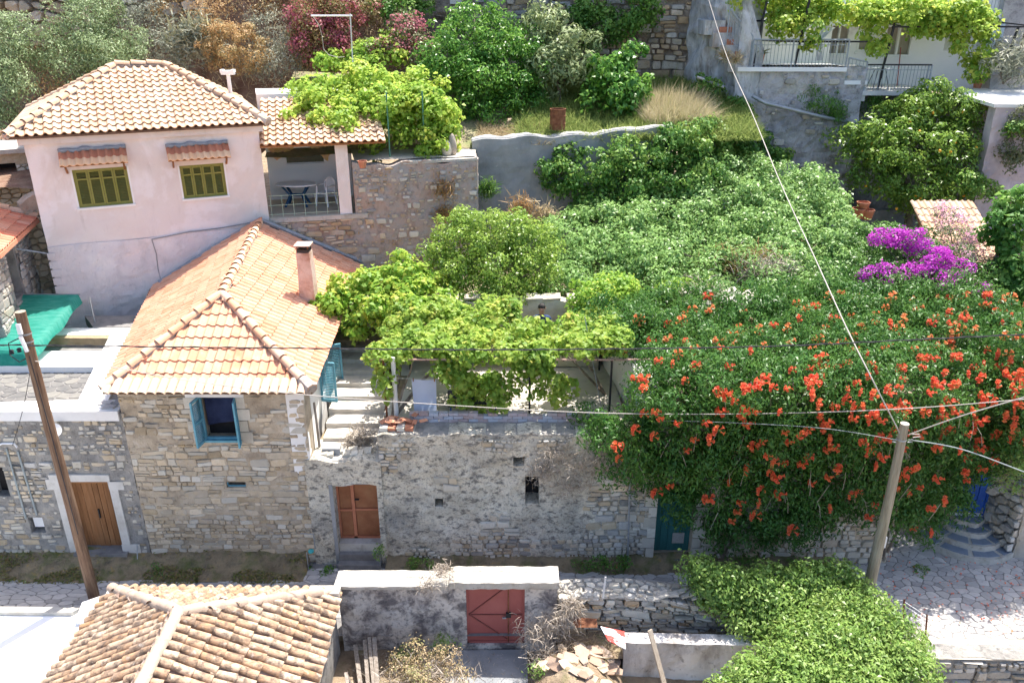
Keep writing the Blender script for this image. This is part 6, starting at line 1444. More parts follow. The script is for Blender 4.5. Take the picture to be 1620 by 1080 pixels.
w_ = Wall((A2.x-.15, A2.y-.1), (A1.x+.15, A1.y-.1), -1, ez-.06); w_.panel('back_wall', M_MORTAR_GREY, oh, thick=.4, res=.4)
mb = MB(); mb.bar(A2+Vector((.06, -.9, -.03)), N2+Vector((.06, 0, -.03)), .07, .1); mb.build('barge_board', mk('bare_barge_board', [(.52,.44,.34), (.62,.54,.44)], scale=3, stretch=(5, .6, 5), bump=.4), oh)
# lean-to glazed frame below the eave at its right
t = root('window_sash', 'old wooden window sash leaning below the eave of the tiled house', 'window sash', (-3.2, 11, -.4))
mb = MB(); P = [Vector((-3.25, 11.8, .75)), Vector((-2.95, 10.9, .75)), Vector((-2.75, 10.9, -.3)), Vector((-3.05, 11.8, -.3))]
for i in range(4): mb.bar(P[i], P[(i+1) % 4], .06)
mb.bar((P[0]+P[3])/2, (P[1]+P[2])/2, .04); mb.build('frame', M_WOODGREY, t)
mkobj('pane', [P[0], P[1], P[2], P[3]], [(0, 1, 2, 3)], M_GLASS, t)

# white flat roof, bottom left
M_LIMEW = mk('limewash_roof', [(.80,.80,.79), (.85,.85,.84)], scale=1.2, rough=.9, bump=.25, bscale=10, spots=[((.62,.60,.57), 4, .66, .82, .3)])
mb = MB(); wf_ = [(-16, 14.15), (-9.55, 14.05), (-8.9, 13.9), (-8.75, 7.5), (-16, 7.5)]
tw_ = root('whitewashed_roof', 'flat roof whitewashed bright with the pole shadow across it, bottom left corner', 'roof', (-12, 12, 0))
mb.prism([Vector((x, y, .3)) for x, y in wf_[::-1]], .5); mb.build('slab', M_LIMEW, tw_)
mb = MB(); mb.prism([Vector((-16, 14.13, .40)), Vector((-16, 13.95, .40)), Vector((-9.75, 13.88, .40)), Vector((-9.6, 14.05, .40))][::1], .12); mb.build('roof_kerb', M_CAP, tw_)
mb = MB(); mb.prism([Vector((-9.6, 14.1, .5)), Vector((-8.6, 14.0, .95)), Vector((-8.5, 13.6, .95)), Vector((-9.5, 13.6, .45))][::-1], .4); mb.build('sloping_fillet', M_LIMEW, tw_)

# ================================================================ gate wall
gt = root('gate_wall', 'mould streaked rendered wall with pale cap and oxide red metal gate', 'wall', (-1.4, 13.8, -.4))
gwl = Wall((-3.72, 13.6), (.97, 13.6), -.5, 1.36)
rgt = gwl.rect(738, 922, 830, 1019)
rgt = (rgt[0], rgt[1], rgt[2], 1.36+.0)
gwl.panel('wall_face', M_GATEWALL, gt, holes=[rgt], thick=.45, amp=.03, res=.1)
def slab_rough(name, x0, x1, y0, y1, z, h, mat, parent, n=14):
    V = []; 
    for j, (yy, zz) in enumerate(((y0, z-h), (y0-.005, z), ((y0+y1)/2, z+.012), (y1, z), (y1, z-h))):
        for i in range(n+1): V.append((x0+(x1-x0)*i/n, yy+.018*mnoise.noise(Vector((i*.9, j, z))), zz+.018*mnoise.noise(Vector((i*.8, j*2, z+3)))))
    m = n+1; Fc = [(j*m+i, j*m+i+1, (j+1)*m+i+1, (j+1)*m+i) for j in range(4) for i in range(n)]
    Fc += [tuple(j*m for j in range(5))[::-1], tuple(j*m+n for j in range(5))]
    return mkobj(name, V, Fc, mat, parent)
xm = gwl.pt(gwl.px(711, 910)[0], 0).x
slab_rough('wall_cap', -3.78, xm-.003, 13.52, 14.05, 1.42, .09, M_CAP, gt); slab_rough('gate_lintel_cap', xm, 1.0, 13.48, 14.02, 1.55, .17, M_CAP, gt)
mb = MB(); gwl.box(mb, rgt[0], rgt[1], rgt[2]-.0, 1.36, -.12, -.08); gate = mb.build('gate', M_GATERED, gt)
mid_a = rgt[0]+(rgt[1]-rgt[0])*.72
for a0, a1, z0_, z1_ in ((rgt[0], rgt[0]+.04, rgt[2], 1.355), (rgt[1]-.04, rgt[1], rgt[2], 1.355), (mid_a-.012, mid_a+.012, rgt[2], 1.355), (rgt[0], rgt[1], 1.31, 1.35), (rgt[0], rgt[1], rgt[2], rgt[2]+.05)):
    mb = MB(); gwl.box(mb, a0, a1, z0_, z1_, -.08, -.05); mb.build('gate_bar', M_RUST if a1-a0 < .03 else M_GATERED, gate)
zc_ = (rgt[2]+1.36)/2-.02
for (a0, z0_), (a1, z1_) in (((rgt[0]+.05, zc_), (mid_a-.03, 1.3)), ((rgt[0]+.05, zc_), (mid_a-.03, rgt[2]+.1)), ((rgt[0]+.05, zc_), (rgt[1]-.05, zc_))):
    mb = MB(); mb.bar(gwl.pt(a0, z0_, -.072), gwl.pt(a1, z1_, -.072), .025, .02); mb.build('brace', mk('gate_brace', [(.16,.05,.04), (.22,.07,.06)], scale=3), gate)
mb = MB(); gwl.box(mb, mid_a-.05, mid_a+.06, zc_-.05, zc_+.07, -.07, -.02); mb.build('lock', M_BLACK, gate)
mb = MB(); gwl.box(mb, mid_a-.13, mid_a-.05, zc_-.07, zc_-.045, -.05, -.01); mb.build('handle', M_METAL, gate)
mb = MB(); mb.box((-1.4, 12.2, -.6), (.35, 13.55, -.36), jit=.02); o = mb.build('gate_landing', M_CONCRETE, None); tag(o, 'dark cement landing in front of the oxide red gate', 'step')
mb = MB(); mb.box((-1.3, 11.75, -.6), (.0, 12.18, -.34), jit=.02); o = mb.build('landing_kerb', M_LIME, None); tag(o, 'white painted kerb below the gate landing at the bottom edge', 'kerb')
# weathered timbers leaning on the wall
for k, (u0, v0, u1, v1, w_, lb) in enumerate(((562, 1020, 572, 1095, .09, 'short grey timber leaning on the gate wall, lowest of the bundle'), (577, 1012, 583, 1095, .08, 'grey timber leaning on the gate wall, second of the bundle'), (584, 1008, 592, 1095, .07, 'thin split timber leaning on the gate wall in the bundle middle'), (592, 1008, 598, 1095, .09, 'grey timber leaning on the gate wall, nearest the dry bush'))):
    p0 = PY(u0, v0, 13.4); p1 = PY(u1, v1, 12.3); mb = MB(); mb.bar(p0, p1, w_, .05); o = mb.build('timber', M_WOODGREY, None); tag(o, lb, 'timber', 'timbers leaning on the gate wall')

# ================================================================ dry stone wall right of it
ds = root('dry_stone_wall', 'dry laid grey stone wall with rubble top along the lane', 'wall', (3.5, 14, -.4))
dw = Wall((1.0, 13.75), (8.2, 13.75), -.45, 1.1)
dtop = lambda a: 1.0+.12*math.sin(a*1.1)-.05*a
dw.panel('core', M_DARK if False else M_MORTAR_GREY, ds, thick=.55, amp=.05, top=lambda a: dtop(a)-.05, res=.2)
cells = courses(0, dw.w, -.4, 1.1, .11, (1.2, 3.6), seed=91)
place_stones(cells, lambda a, z, o: dw.pt(a, z*(dtop(a)/1.1), o+.02), ds, M_STONE_GREY, gap=.008, proud=.085, limit=230, seed=5, keep=.97, rough=.7, inset=.1, mats=[M_STONE_GREY, M_STONE_WARM, M_STONE_PALE])
rg = random.Random(5)
cells = voronoi(1.0, 5.9, 13.62, 14.25, .16, 1.4, seed=92)
place_stones(cells, lambda a, b, c: Vector((a, b, dtop(a-1)-.06+c*1.0+.03*mnoise.noise(Vector((a*2, b*2, 0))))), ds, M_CAP, gap=.012, proud=.05, limit=64, seed=5, name='coping_stone', rough=.9, mats=[M_CAP, M_STONE_PALE])
# flat slabs thrown on the wall
for k in range(12):
    x = 3.2+k*.2; mb = MB(); mb.hexa((x, 13.72+rg.uniform(-.05, .1), 1.0+.02*k-.03), (rg.uniform(.12, .2), rg.uniform(-.05, .05), .05), (0, rg.uniform(.08, .14), -.03), (0, 0, .02)); mb.build('flat_slab', M_CAP, ds)
mb = MB(); p0, p1 = PY(958, 912, 13.6), PY(954, 945, 13.5); mb.tube([p0, p1], .022, 6); o = mb.build('white_stick', M_PIPEW, None); tag(o, 'white stick propped against the dry stone wall', 'stick')
# lower white wall and garden in front
lw_ = root('low_white_wall', 'stained whitish rendered wall below the dry stone wall', 'wall', (3.7, 12.8, -1))
lww = Wall((2.35, 12.85), (7.6, 12.7), -1.6, .52)
M_STAINW = mk('stained_white_render', [(.50,.47,.44), (.62,.60,.58), (.70,.68,.67)], scale=1.2, rough=.95, bump=.5, spots=[((.16,.13,.11), 1.4, .46, .66, .8, (1, 1, .4)), ((.10,.09,.08), 7, .58, .72, .6)])
lww.panel('wall_face', M_STAINW, lw_, thick=.3, amp=.03); lws = Wall((2.35, 13.6), (2.35, 12.85), -1.6, .52)
mb = MB(); p0, p1 = PY(1028, 996, 12.7), PY(1056, 1100, 12.2); mb.bar(p0, p1, .11, .03); o = mb.build('plank', mk('pale_plank', [(.38,.31,.24), (.50,.43,.34)], scale=4, stretch=(5, 5, .6), bump=.5), None); tag(o, 'single pale plank leaning against the low white wall', 'plank')
tag(sheet('bed_behind_wall', [(1.0, 12.9), (7.6, 12.8), (7.6, 13.8), (1.0, 13.8)], M_EARTH, res=.2, zf=lambda x, y: .05-.2*(13.8-y)*0, amp=.08), kind='structure')
# rubble heap with slabs
rb = root('rubble_heap', 'heap of broken stone slabs, rusty sheet and dry brush beside the low white wall', 'rubble heap', (1.7, 12.3, -.4))
V = []; n = 16
mb = MB()
for j in range(n):
    for i in range(n):
        fx, fy = i/(n-1), j/(n-1); x, y = .45+fx*1.95, 10.9+fy*2.4; h = .95*math.sin(math.pi*min(1, fx*.9+.1))**.7*math.sin(math.pi*(fy*.6+.25))-.45+.1*mnoise.noise(Vector((x*4, y*4, 0)))
        V.append((x, y, h))
mb.add(V, [(j*n+i, j*n+i+1, (j+1)*n+i+1, (j+1)*n+i) for j in range(n-1) for i in range(n-1)]); mb.build('heap', M_EARTH, rb)
def heap_h(x, y): fx, fy = (x-.45)/1.95, (y-10.9)/2.4; return .95*max(0, math.sin(math.pi*min(1, fx*.9+.1)))**.7*math.sin(math.pi*(fy*.6+.25))-.45
M_SLABT = mk('brown_stone_slab', [(.30,.20,.14), (.42,.31,.23), (.55,.46,.37)], scale=3, rv=.7, bump=.5)
for k in range(46):
    x, y = rg.uniform(.7, 2.25), rg.uniform(11.2, 13.1); a_ = rg.uniform(-1.2, 0); s1, s2 = rg.uniform(.1, .26), rg.uniform(.06, .13)
    c = Vector((x, y, heap_h(x, y)+.04+rg.uniform(0, .06))); X = Vector((math.cos(a_), math.sin(a_), rg.uniform(-.4, .2))).normalized(); Y = Vector((-math.sin(a_), math.cos(a_), rg.uniform(-.1, .6))).normalized()
    mb = MB(); Z = X.cross(Y).normalized()*rg.uniform(.012, .03); q = [(-1, -.8), (-.2, -1), (.9, -.7), (1, .5), (.3, 1), (-.8, .7)]; V = []
    for sg in (1, -1):
        for a__, b__ in q: V.append(c+X*a__*s1*rg.uniform(.8, 1.1)+Y*b__*s2+Z*sg)
    mb.add(V, [tuple(range(6)), tuple(range(11, 5, -1))]+[(i, i+6, (i+1) % 6+6, (i+1) % 6) for i in range(6)])
    mb.build('slab', M_SLABT if k % 4 else M_STONE_WARM, rb)
M_REDW = mk('red_white_sheet', [(.62,.05,.04), (.66,.12,.10)], scale=3, rough=.5, spots=[((.75,.75,.76), 1.9, .48, .53, 1.0, (.8, 2.2, 1))])
q = [PY(950, 990, 13.0), PY(988, 998, 13.0), PY(990, 1026, 12.6), PY(962, 1012, 12.6)]
mb = MB(); mb.add(q+[p-Vector((0, 0, .02)) for p in q], [(0, 1, 2, 3)[::-1], (4, 5, 6, 7), (0, 4, 5, 1), (1, 5, 6, 2), (2, 6, 7, 3), (3, 7, 4, 0)]); o = mb.build('painted_sheet', M_REDW, None); tag(o, 'bent sheet painted red and white lying on the rubble heap', 'sheet')
q = [PY(905, 975, 13.35), PY(944, 978, 13.35), PY(945, 990, 13.2), PY(910, 990, 13.2)]
mb = MB(); mb.add(q+[p-Vector((0, .02, .02)) for p in q], [(0, 1, 2, 3)[::-1], (4, 5, 6, 7), (0, 4, 5, 1), (1, 5, 6, 2), (2, 6, 7, 3), (3, 7, 4, 0)]); o = mb.build('rusty_sheet', M_RUST, None); tag(o, 'rusty brown sheet against the foot of the dry stone wall', 'sheet')

# retaining wall below the square, bottom right
rt = root('square_retaining_wall', 'mortared stone wall below the bright paved square, bottom right', 'wall', (12, 12.9, -2))
rw2 = Wall((7.0, 12.95), (20, 12.75), -2.4, .05)
rw2.panel('wall_face', M_MORTAR_GREY, rt, thick=.4, amp=.05, res=.25)
cells = courses(2, 9.5, -2.2, -.02, .16, (1., 3), seed=93); place_stones(cells, lambda a, z, o: rw2.pt(a, z, o+.02), rt, M_STONE_GREY, gap=.02, proud=.05, limit=150, seed=5, keep=.9)
mb = MB(); q = [(6.9, 12.92), (20, 12.7), (20, 13.35), (6.9, 13.5)]
o = sheet('kerb_strip', q, mk('yellowed_cement', [(.48,.41,.31), (.58,.51,.40), (.64,.58,.49)], scale=2, rough=.95, bump=.6, bscale=20), res=.2, zf=lambda x, y: .045, amp=.02); tag(o, kind='structure')
# wire fence with rusty posts
fe = root('wire_fence', 'slack wire mesh fence on thin rusty posts at the edge of the lane', 'fence', (9, 13.2, 0))
posts = [PZ(1352, 1002, .0), PZ(1415, 1018, .0), PZ(1453, 1038, .0)]; tops = [PY(1364, 968, posts[0].y+.1), PY(1422, 985, posts[1].y+.1), PY(1468, 984, posts[2].y)]
posts[0] = PZ(1385, 1000, .05)
T = [PY(1385, 950, 13.9), PY(1430, 950, 13.9), PY(1466, 975, 13.4)]; Bm = [PZ(1388, 1004, .05), PZ(1428, 1010, .05), PZ(1463, 1032, .05)]
for k in (1, 2):
    mb = MB(); mb.tube([Bm[k]-Vector((0, 0, .1)), T[k]+Vector((0, 0, .05))], [.02, .018], 6); mb.build('post', M_RUST, fe)
mb = MB(); nH, nV = 9, 18
def fpt(f, g):
    k = f*2; i = min(1, int(k)); r_ = k-i; return Bm[i].lerp(Bm[i+1], r_).lerp(T[i].lerp(T[i+1], r_), g)+Vector((.02*math.sin(f*9), .03*math.sin(g*6+f*5), .0))
for h in range(nH+1): mb.tube([fpt(i/12, h/nH) for i in range(13)], .0045, 3, cap=False)
for v_ in range(nV+1): mb.tube([fpt(v_/nV, h/4) for h in range(5)], .003, 3, cap=False)
o = mb.build('wire_mesh', M_METAL, fe)
# ================================================================ vegetation
def surf_blobs(pts, jit=0): return blobs_px(pts)
# ---- upper grape pergola by the pink house
t = root('grape_vine', 'bright green grape vine spreading over the pergola beside the pink house porch', 'grape vine', (-3.4, 27.4, 8.2))
pbv = [(470, 190, 26.6, 26, 16), (505, 165, 27.4, 36, 26), (545, 150, 28.0, 45, 26), (560, 190, 26.7, 42, 22), (590, 140, 28.4, 46, 24), (640, 150, 28.2, 50, 26), (610, 175, 27.2, 52, 24), (660, 180, 27.3, 46, 28), (690, 180, 27.5, 26, 30), (520, 195, 26.2, 30, 16), (700, 215, 27.0, 14, 34),
       (590, 222, 26.7, 9, 26), (633, 215, 26.7, 9, 18), (545, 205, 26.2, 22, 14), (682, 232, 26.6, 9, 26), (497, 148, 28.5, 10, 24), (486, 140, 28.6, 7, 14), (464, 152, 28.5, 12, 9)]
canopy('foliage', t, L_GRAPE, blobs_px(pbv), 19000, size=.15, aspect=.85, clump=.2, k=12, inner=.35, up=.7, droop=.2, lobed=False)
mb = MB(); limbs(mb, (-3.3, 28.3, 8.2), [(-4.6, 27.2, 10), (-2.2, 27.4, 10), (-3.4, 28.2, 10.4)], .06, .5); mb.build('stems', M_BARK, t)
t = root('pergola', 'thin green pipe pergola carrying the vine above the upper terrace', 'pergola', (-3.4, 27.3, 8.2))
for u, v in ((617, 248), (655, 230), (672, 245), (690, 240)):
    p = PZ(u, v, 8.22); mb = MB(); mb.tube([p, p+Vector((0, 0, 2.0))], .025, 6); mb.build('post', mk('green_pipe', [(.08,.22,.15), (.12,.28,.2)], scale=5), t)
for z, q0, q1 in ((10.0, (-4.4, 27.2), (-2.3, 27.3)), (10.0, (-4.4, 28.5), (-2.4, 28.5))):
    mb = MB(); mb.tube([(*q0, z), (*q1, z)], .018, 5); mb.build('bar', M_METAL, t)
# twin stones on the wall, pot
t = root('standing_stone', 'smooth cream stone propped on the wall top at the right of the pergola', 'stone', PZ(707, 246, 8.2))
c = PZ(707, 246, 8.2); mb = MB(); mb.lathe(c, [(.0, 0), (.15, .02), (.17, .2), (.12, .42), (0, .5)], 10); mb.build('boulder', M_STONE_PALE, t, smooth=True)
c = PZ(716, 245, 8.2); mb = MB(); mb.lathe(c, [(.0, 0), (.12, .02), (.15, .3), (.09, .62), (0, .7)], 9); o = mb.build('brown_stone', M_STONE_WARM, None, smooth=True); tag(o, 'darker brown stone behind the smooth cream one on the wall top', 'stone')
c = PZ(574, 266, 8.2); mb = MB(); mb.lathe(c, [(.0, 0), (.09, .0), (.14, .22), (.12, .22)], 12); o = mb.build('flower_pot', M_TERRA, None); tag(o, 'small terracotta pot on the wall top just right of the porch', 'flower pot')
# rusty barrel
c = PZ(882, 205, 8.75); t = root('rusty_barrel', 'open rusty metal barrel standing in the upper garden grass', 'barrel', c)
mb = MB(); mb.lathe(c, [(.27, 0), (.27, .2), (.285, .22), (.27, .24), (.27, .45), (.285, .47), (.27, .49), (.27, .68), (.285, .7), (.25, .7), (.25, .2)], 22); mb.build('drum', M_RUST, t, smooth=False)
# T clothesline mast
m0 = PY(557, 110, 29.5); t = root('clothesline_mast', 'white T shaped clothesline mast with a looped cable above the upper vine', 'mast', (m0.x, 29.5, 8.6))
mb = MB(); mb.tube([(m0.x, 29.5, 8.6), PY(554, 22, 29.5)], .022, 7); mb.build('mast', M_PIPEW, t)
mb = MB(); mb.tube([PY(492, 25, 29.5), PY(557, 25, 29.5)], .03, 7); mb.build('crossbar', M_PLASTIC, t)
mb = MB(); mb.tube([PY(u, v, 29.6) for u, v in ((495, 26), (505, 40), (510, 60), (512, 78), (520, 87), (535, 91), (545, 90))], .01, 5); mb.build('loose_cable', M_CABLEW, t)
# ---- background trees and shrubs
def T(name, label, cat, bx, pts, mat, n, size, aspect, tr=.1, group=None, **k):
    return tree(name, label, cat, bx, blobs_px(pts), mat, M_BARK, n, size, aspect, trunk_r=tr, group=group, **k)
T('olive_tree', 'silvery green olive tree rising behind the pink house roof', 'tree', (-15.6, 31.0, 7.9), [(120, 60, 31.5, 42, 34), (165, 80, 31, 42, 34), (110, 100, 30.8, 40, 30), (150, 30, 32, 34, 28), (190, 95, 30.5, 34, 22), (130, 120, 30.4, 36, 26), (205, 70, 31, 24, 20), (145, 8, 32.5, 22, 16)], L_OLIVE, 16000, .13, .3, tr=.16, inner=.35, clump=.22, k=12, up=.35)
T('olive_tree', 'olive tree at the left edge leaning over the ruined building', 'tree', (-20.6, 30, 7.9), [(0, 60, 30.5, 34, 26), (25, 50, 31, 20, 20), (0, 110, 30, 30, 30), (22, 130, 29.6, 26, 24), (-5, 165, 29.5, 28, 24), (30, 90, 30.5, 18, 18), (0, 200, 29.2, 20, 14)], L_OLIVE, 10000, .13, .3, tr=.14, inner=.35, clump=.22, k=12, up=.35)
T('orange_tree', 'big dense glossy orange tree in the upper garden behind the vine', 'tree', (-1.2, 31.2, 8.9), [(760, 60, 31.6, 62, 44), (700, 100, 31.2, 46, 42), (800, 110, 31, 54, 46), (750, 130, 30.8, 62, 50), (820, 150, 30.6, 38, 36), (780, 180, 30.3, 50, 30), (720, 170, 30.4, 44, 32), (745, 30, 32, 30, 20), (830, 80, 31.4, 28, 26), (735, 205, 30.0, 22, 14)], L_ORANGE, 24000, .14, .48, tr=.16, inner=.35, clump=.2, k=13, up=.5)
T('loquat_tree', 'thin loquat tree with long pale leaves right of the dense orange tree', 'tree', (1.75, 30.9, 8.9), [(855, 40, 32, 24, 34), (880, 70, 31.5, 34, 26), (915, 65, 31.5, 28, 22), (900, 100, 31.2, 40, 22), (870, 110, 31, 26, 20), (850, 10, 32.2, 14, 14), (925, 115, 31.2, 24, 16)], L_LOQUAT, 4600, .26, .3, tr=.08, inner=.3, clump=.22, k=9, up=.5)
T('fig_sapling', 'leafy young fig growing in the grass of the upper garden', 'tree', (3.9, 30.0, 8.8), [(970, 110, 30.6, 30, 26), (1000, 90, 31, 18, 14), (980, 150, 30, 30, 24), (960, 140, 30, 22, 24), (1005, 140, 30.2, 20, 18), (945, 128, 30.5, 16, 14)], L_ORANGE, 4200, .2, .55, tr=.05, inner=.3, clump=.2, k=8, up=.4)
def shrub(name, label, cat, pts, mat, n, size, aspect, mat2=None, n2=0, z0=None, **k):
    b = blobs_px(pts); c = np.array([q[:3] for q in b]).mean(0); zb = min(q[2]-q[5] for q in b) if z0 is None else z0
    t = root(name, label, cat, (c[0], c[1], zb)); canopy('foliage', t, mat, b, n, size, aspect, **k)
    if mat2: canopy('blossom', t, mat2, b, n2, size*.9, .8, **k)
    mb = MB(); limbs(mb, (c[0], c[1]+.2, zb), [tuple(q[:3]) for q in b][:5], .035, .3); mb.build('stems', M_BARK, t)
    return t
L_BOUG = leafmat('leaf_bougainvillea', [(.14,.17,.05), (.26,.22,.08), (.34,.20,.10)], transl=.3)
shrub('bougainvillea', 'large fuchsia pink bougainvillea on the bank above the upper vine', 'bougainvillea', [(500, 30, 32.6, 34, 28), (545, 20, 32.8, 40, 24), (520, 70, 32.2, 44, 26), (490, 70, 32.3, 24, 30), (580, 15, 32.8, 24, 14)], L_BOUG, 8000, .11, .6, P_FUCHSIA, 4600, clump=.2, k=9)
shrub('bougainvillea', 'smaller faded red bougainvillea left of the dense orange tree', 'bougainvillea', [(640, 50, 32, 26, 22), (655, 75, 31.6, 24, 18), (610, 85, 31.6, 30, 14)], L_DULL, 2600, .11, .6, P_FUCHSIA, 1700, clump=.18, k=8)
shrub('climbing_vine', 'green climber between the two bougainvilleas', 'climber', [(580, 80, 31.8, 30, 14), (620, 70, 31.8, 26, 12), (545, 100, 31.2, 28, 12), (600, 100, 31.2, 40, 14), (515, 95, 31, 18, 12)], L_GRAPE, 2600, .16, .8, clump=.15, k=8)
shrub('spurge_bush', 'round ochre tinged spurge bush behind the pink house', 'bush', [(372, 78, 31.6, 44, 34), (350, 60, 31.8, 24, 20), (400, 80, 31.6, 22, 26)], L_RUSTY, 9000, .1, .35, clump=.12, k=10)
shrub('dark_climber', 'dark green climber on the old wall at the top of the garden', 'climber', [(640, 15, 33.3, 40, 16), (950, 45, 33.2, 34, 22), (1000, 20, 33, 30, 22), (920, 20, 33.3, 26, 18)], L_IVY, 5200, .15, .7, clump=.2, k=9)
# spiky mullein stalks
t = root('mullein_patch', 'patch of pale flowering stalks between the olive and the spurge bush', 'wild flowers', (-12.0, 31.5, 9.5))
b = []; p0 = []
for k in range(70): p0.append(PY(RNG.uniform(265, 345), RNG.uniform(45, 88), 31.8))
P_ = np.array([tuple(p) for p in p0]); 
blades('stalks', t, mk('mullein_stalk', [(.46,.43,.22), (.56,.53,.32)], scale=3, rv=.6, bump=0), P_, unit(np.array([[-.15, 0, 1]])+RNG.normal(size=(70, 3))*.22), .75, .09, bend=.0, kind=None)
n = 1500; P2 = P_[RNG.integers(0, 70, n)]+RNG.normal(size=(n, 3))*.25; blades('leaves', t, L_GREY, P2, sph_dirs(n, .2), .35, .05, kind=None)
# dry bank vegetation, uncountable
def bank_pts(n, us, vs, Y0, Y1):
    out = []
    for _ in range(n):
        u, v = random.uniform(*us), random.uniform(*vs); out.append(tuple(PY(u, v, Y0+(Y1-Y0)*random.random())))
    return np.array(out)
def hillpts(n, x0, x1, y0, y1):
    x = RNG.uniform(x0, x1, n); y = RNG.uniform(y0, y1, n); return np.array([(a, b, hill_z(a, b)) for a, b in zip(x, y)])
o = blades('dry_grass', None, M_DRYG, hillpts(9000, -26, -3, 33.8, 37.5), unit(RNG.normal(size=(9000, 3))*.5+np.array([0, -.5, .8])), .55, .025, bend=.5)
tag(o, 'dry straw coloured grass hanging down the bank behind the houses', 'dry grass', kind='stuff')
for lb, pts, mat_, n_ in (('grey brushwood hanging on the bank right of the spurge bush', [(430, 60, 32.6, 30, 34), (450, 90, 32, 24, 24), (420, 100, 31.8, 20, 24)], L_GREY, 4200),
                          ('dull green scrub left of the mullein patch', [(235, 40, 33, 34, 26), (260, 90, 32, 30, 26), (215, 20, 33.4, 26, 16)], L_GREY, 4200),
                          ('brown dry scrub along the foot of the bank', [(300, 15, 34, 60, 12), (400, 20, 33.8, 40, 14), (60, 110, 31, 20, 16), (75, 150, 30, 22, 20)], L_RUSTY, 3600)):
    shrub('scrub', lb, 'scrub', pts, mat_, n_, .13, .22, clump=.25, k=9)
# ---- upper garden grass
o = blades('meadow_grass', None, M_MEADOW, scatter_box(34000, .2, 8.6, 28.0, 33.4, lambda x, y: garden_z(x, y)), sph_dirs(34000, .7), .6, .024, bend=.5)
tag(o, 'long green and yellow grass of the upper garden', 'grass', kind='stuff')
t = root('feathery_bush', 'feathery straw coloured grass clump at the right of the upper garden', 'grass clump', (5.6, 29.4, 8.7))
n = 5500; b = scatter_box(n, 4.9, 7.0, 28.9, 31.2, lambda x, y: garden_z(x, y)); blades('blades', t, mk('feathery_grass', [(.34,.34,.16), (.50,.45,.26), (.60,.50,.36)], scale=2, rv=.7, bump=0, transl=.3), b, unit(np.stack([(b[:, 0]-5.7)*.45, np.full(n, -.15), np.ones(n)*.9], 1)+RNG.normal(size=(n, 3))*.22), 1.0, .016, bend=.35, kind=None)
n = 3000; o = blades('dry_grass', None, M_DRYG, scatter_box(n, -1.2, 1.5, 27.7, 29.5, lambda x, y: garden_z(x, y)), sph_dirs(n, .6), .3, .02); tag(o, 'short dry grass on the wall top below the orange tree', 'dry grass', kind='stuff')
# ---- ivy on the cement wall
iv = [(900, 245, 27.6, 22, 14, .35), (890, 280, 27.3, 26, 22, .4), (930, 300, 27.1, 32, 30, .6), (950, 260, 27.3, 26, 22, .6), (985, 250, 27.4, 30, 22, .7), (990, 300, 27.0, 40, 34, .8), (1030, 270, 27.3, 34, 30, .8), (1060, 240, 27.8, 34, 28, .9), (1095, 225, 28.2, 30, 34, 1), (1080, 280, 27.2, 40, 30, 1), (1120, 240, 28.8, 26, 34, .9), (945, 340, 26.8, 40, 22, .7), (1020, 330, 26.6, 40, 22, .8), (870, 265, 27.6, 12, 10, .2), (875, 300, 27.4, 12, 12, .25)]
t = root('ivy', 'thick ivy falling over the grey cement wall below the meadow grass', 'ivy', (4, 27.3, 5)); canopy('foliage', t, L_IVY, blobs_px(iv), 24000, size=.12, aspect=.8, clump=.16, k=12, inner=.3, up=.25, droop=.6)
iv2 = [(1165, 200, 30.6, 20, 40, .4), (1185, 240, 30.4, 26, 36, .5), (1160, 270, 29.5, 26, 26, .6), (1235, 245, 30.6, 14, 14, .3), (1120, 150, 31.2, 14, 30, .4), (1130, 190, 31, 18, 26, .5)]
t = root('ivy', 'dark ivy climbing the wall corner below the stair of the white house', 'ivy', (8.4, 30.3, 5)); canopy('foliage', t, L_IVY, blobs_px(iv2), 9000, size=.12, aspect=.8, clump=.14, k=12, up=.1, droop=.6)
t = root('hanging_weeds', 'green weeds hanging below the balcony slab', 'weeds', (13.5, 31, 8)); canopy('foliage', t, L_IVY, blobs_px([(1310, 165, 31.1, 24, 20, .4), (1320, 190, 31.3, 20, 18, .4), (1285, 155, 30.9, 12, 14, .3), (1370, 165, 31.5, 20, 10, .3), (1415, 168, 31.4, 18, 12, .3)]), 4200, size=.16, aspect=.2, clump=.14, k=10, up=.0, droop=1.2)
t = root('mossy_creeper', 'dry brownish creeper on the pinkish wall at the right edge', 'creeper', (18, 27.8, 6)); canopy('foliage', t, L_DULL, blobs_px([(1612, 220, 27.9, 14, 32, .3), (1600, 240, 27.9, 10, 24, .25), (1620, 190, 27.9, 14, 20, .3)]), 1800, size=.12, aspect=.4, clump=.12, k=9, droop=.8)
for p, lb in (((1145, 88, 31.0), 'tuft of dry weed on the blotched wall below the planters'), ((1165, 95, 30.9), 'second tuft of dry weed right of the first on the blotched wall')):
    c = PY(*p); n = 160; o = blades('weed_tuft', None, M_DRYG, np.tile(np.array(tuple(c)), (n, 1))+RNG.normal(size=(n, 3))*.06, unit(RNG.normal(size=(n, 3))*.5+np.array([0, -.6, .5])), .5, .02, kind=None); tag(o, lb, 'weed')
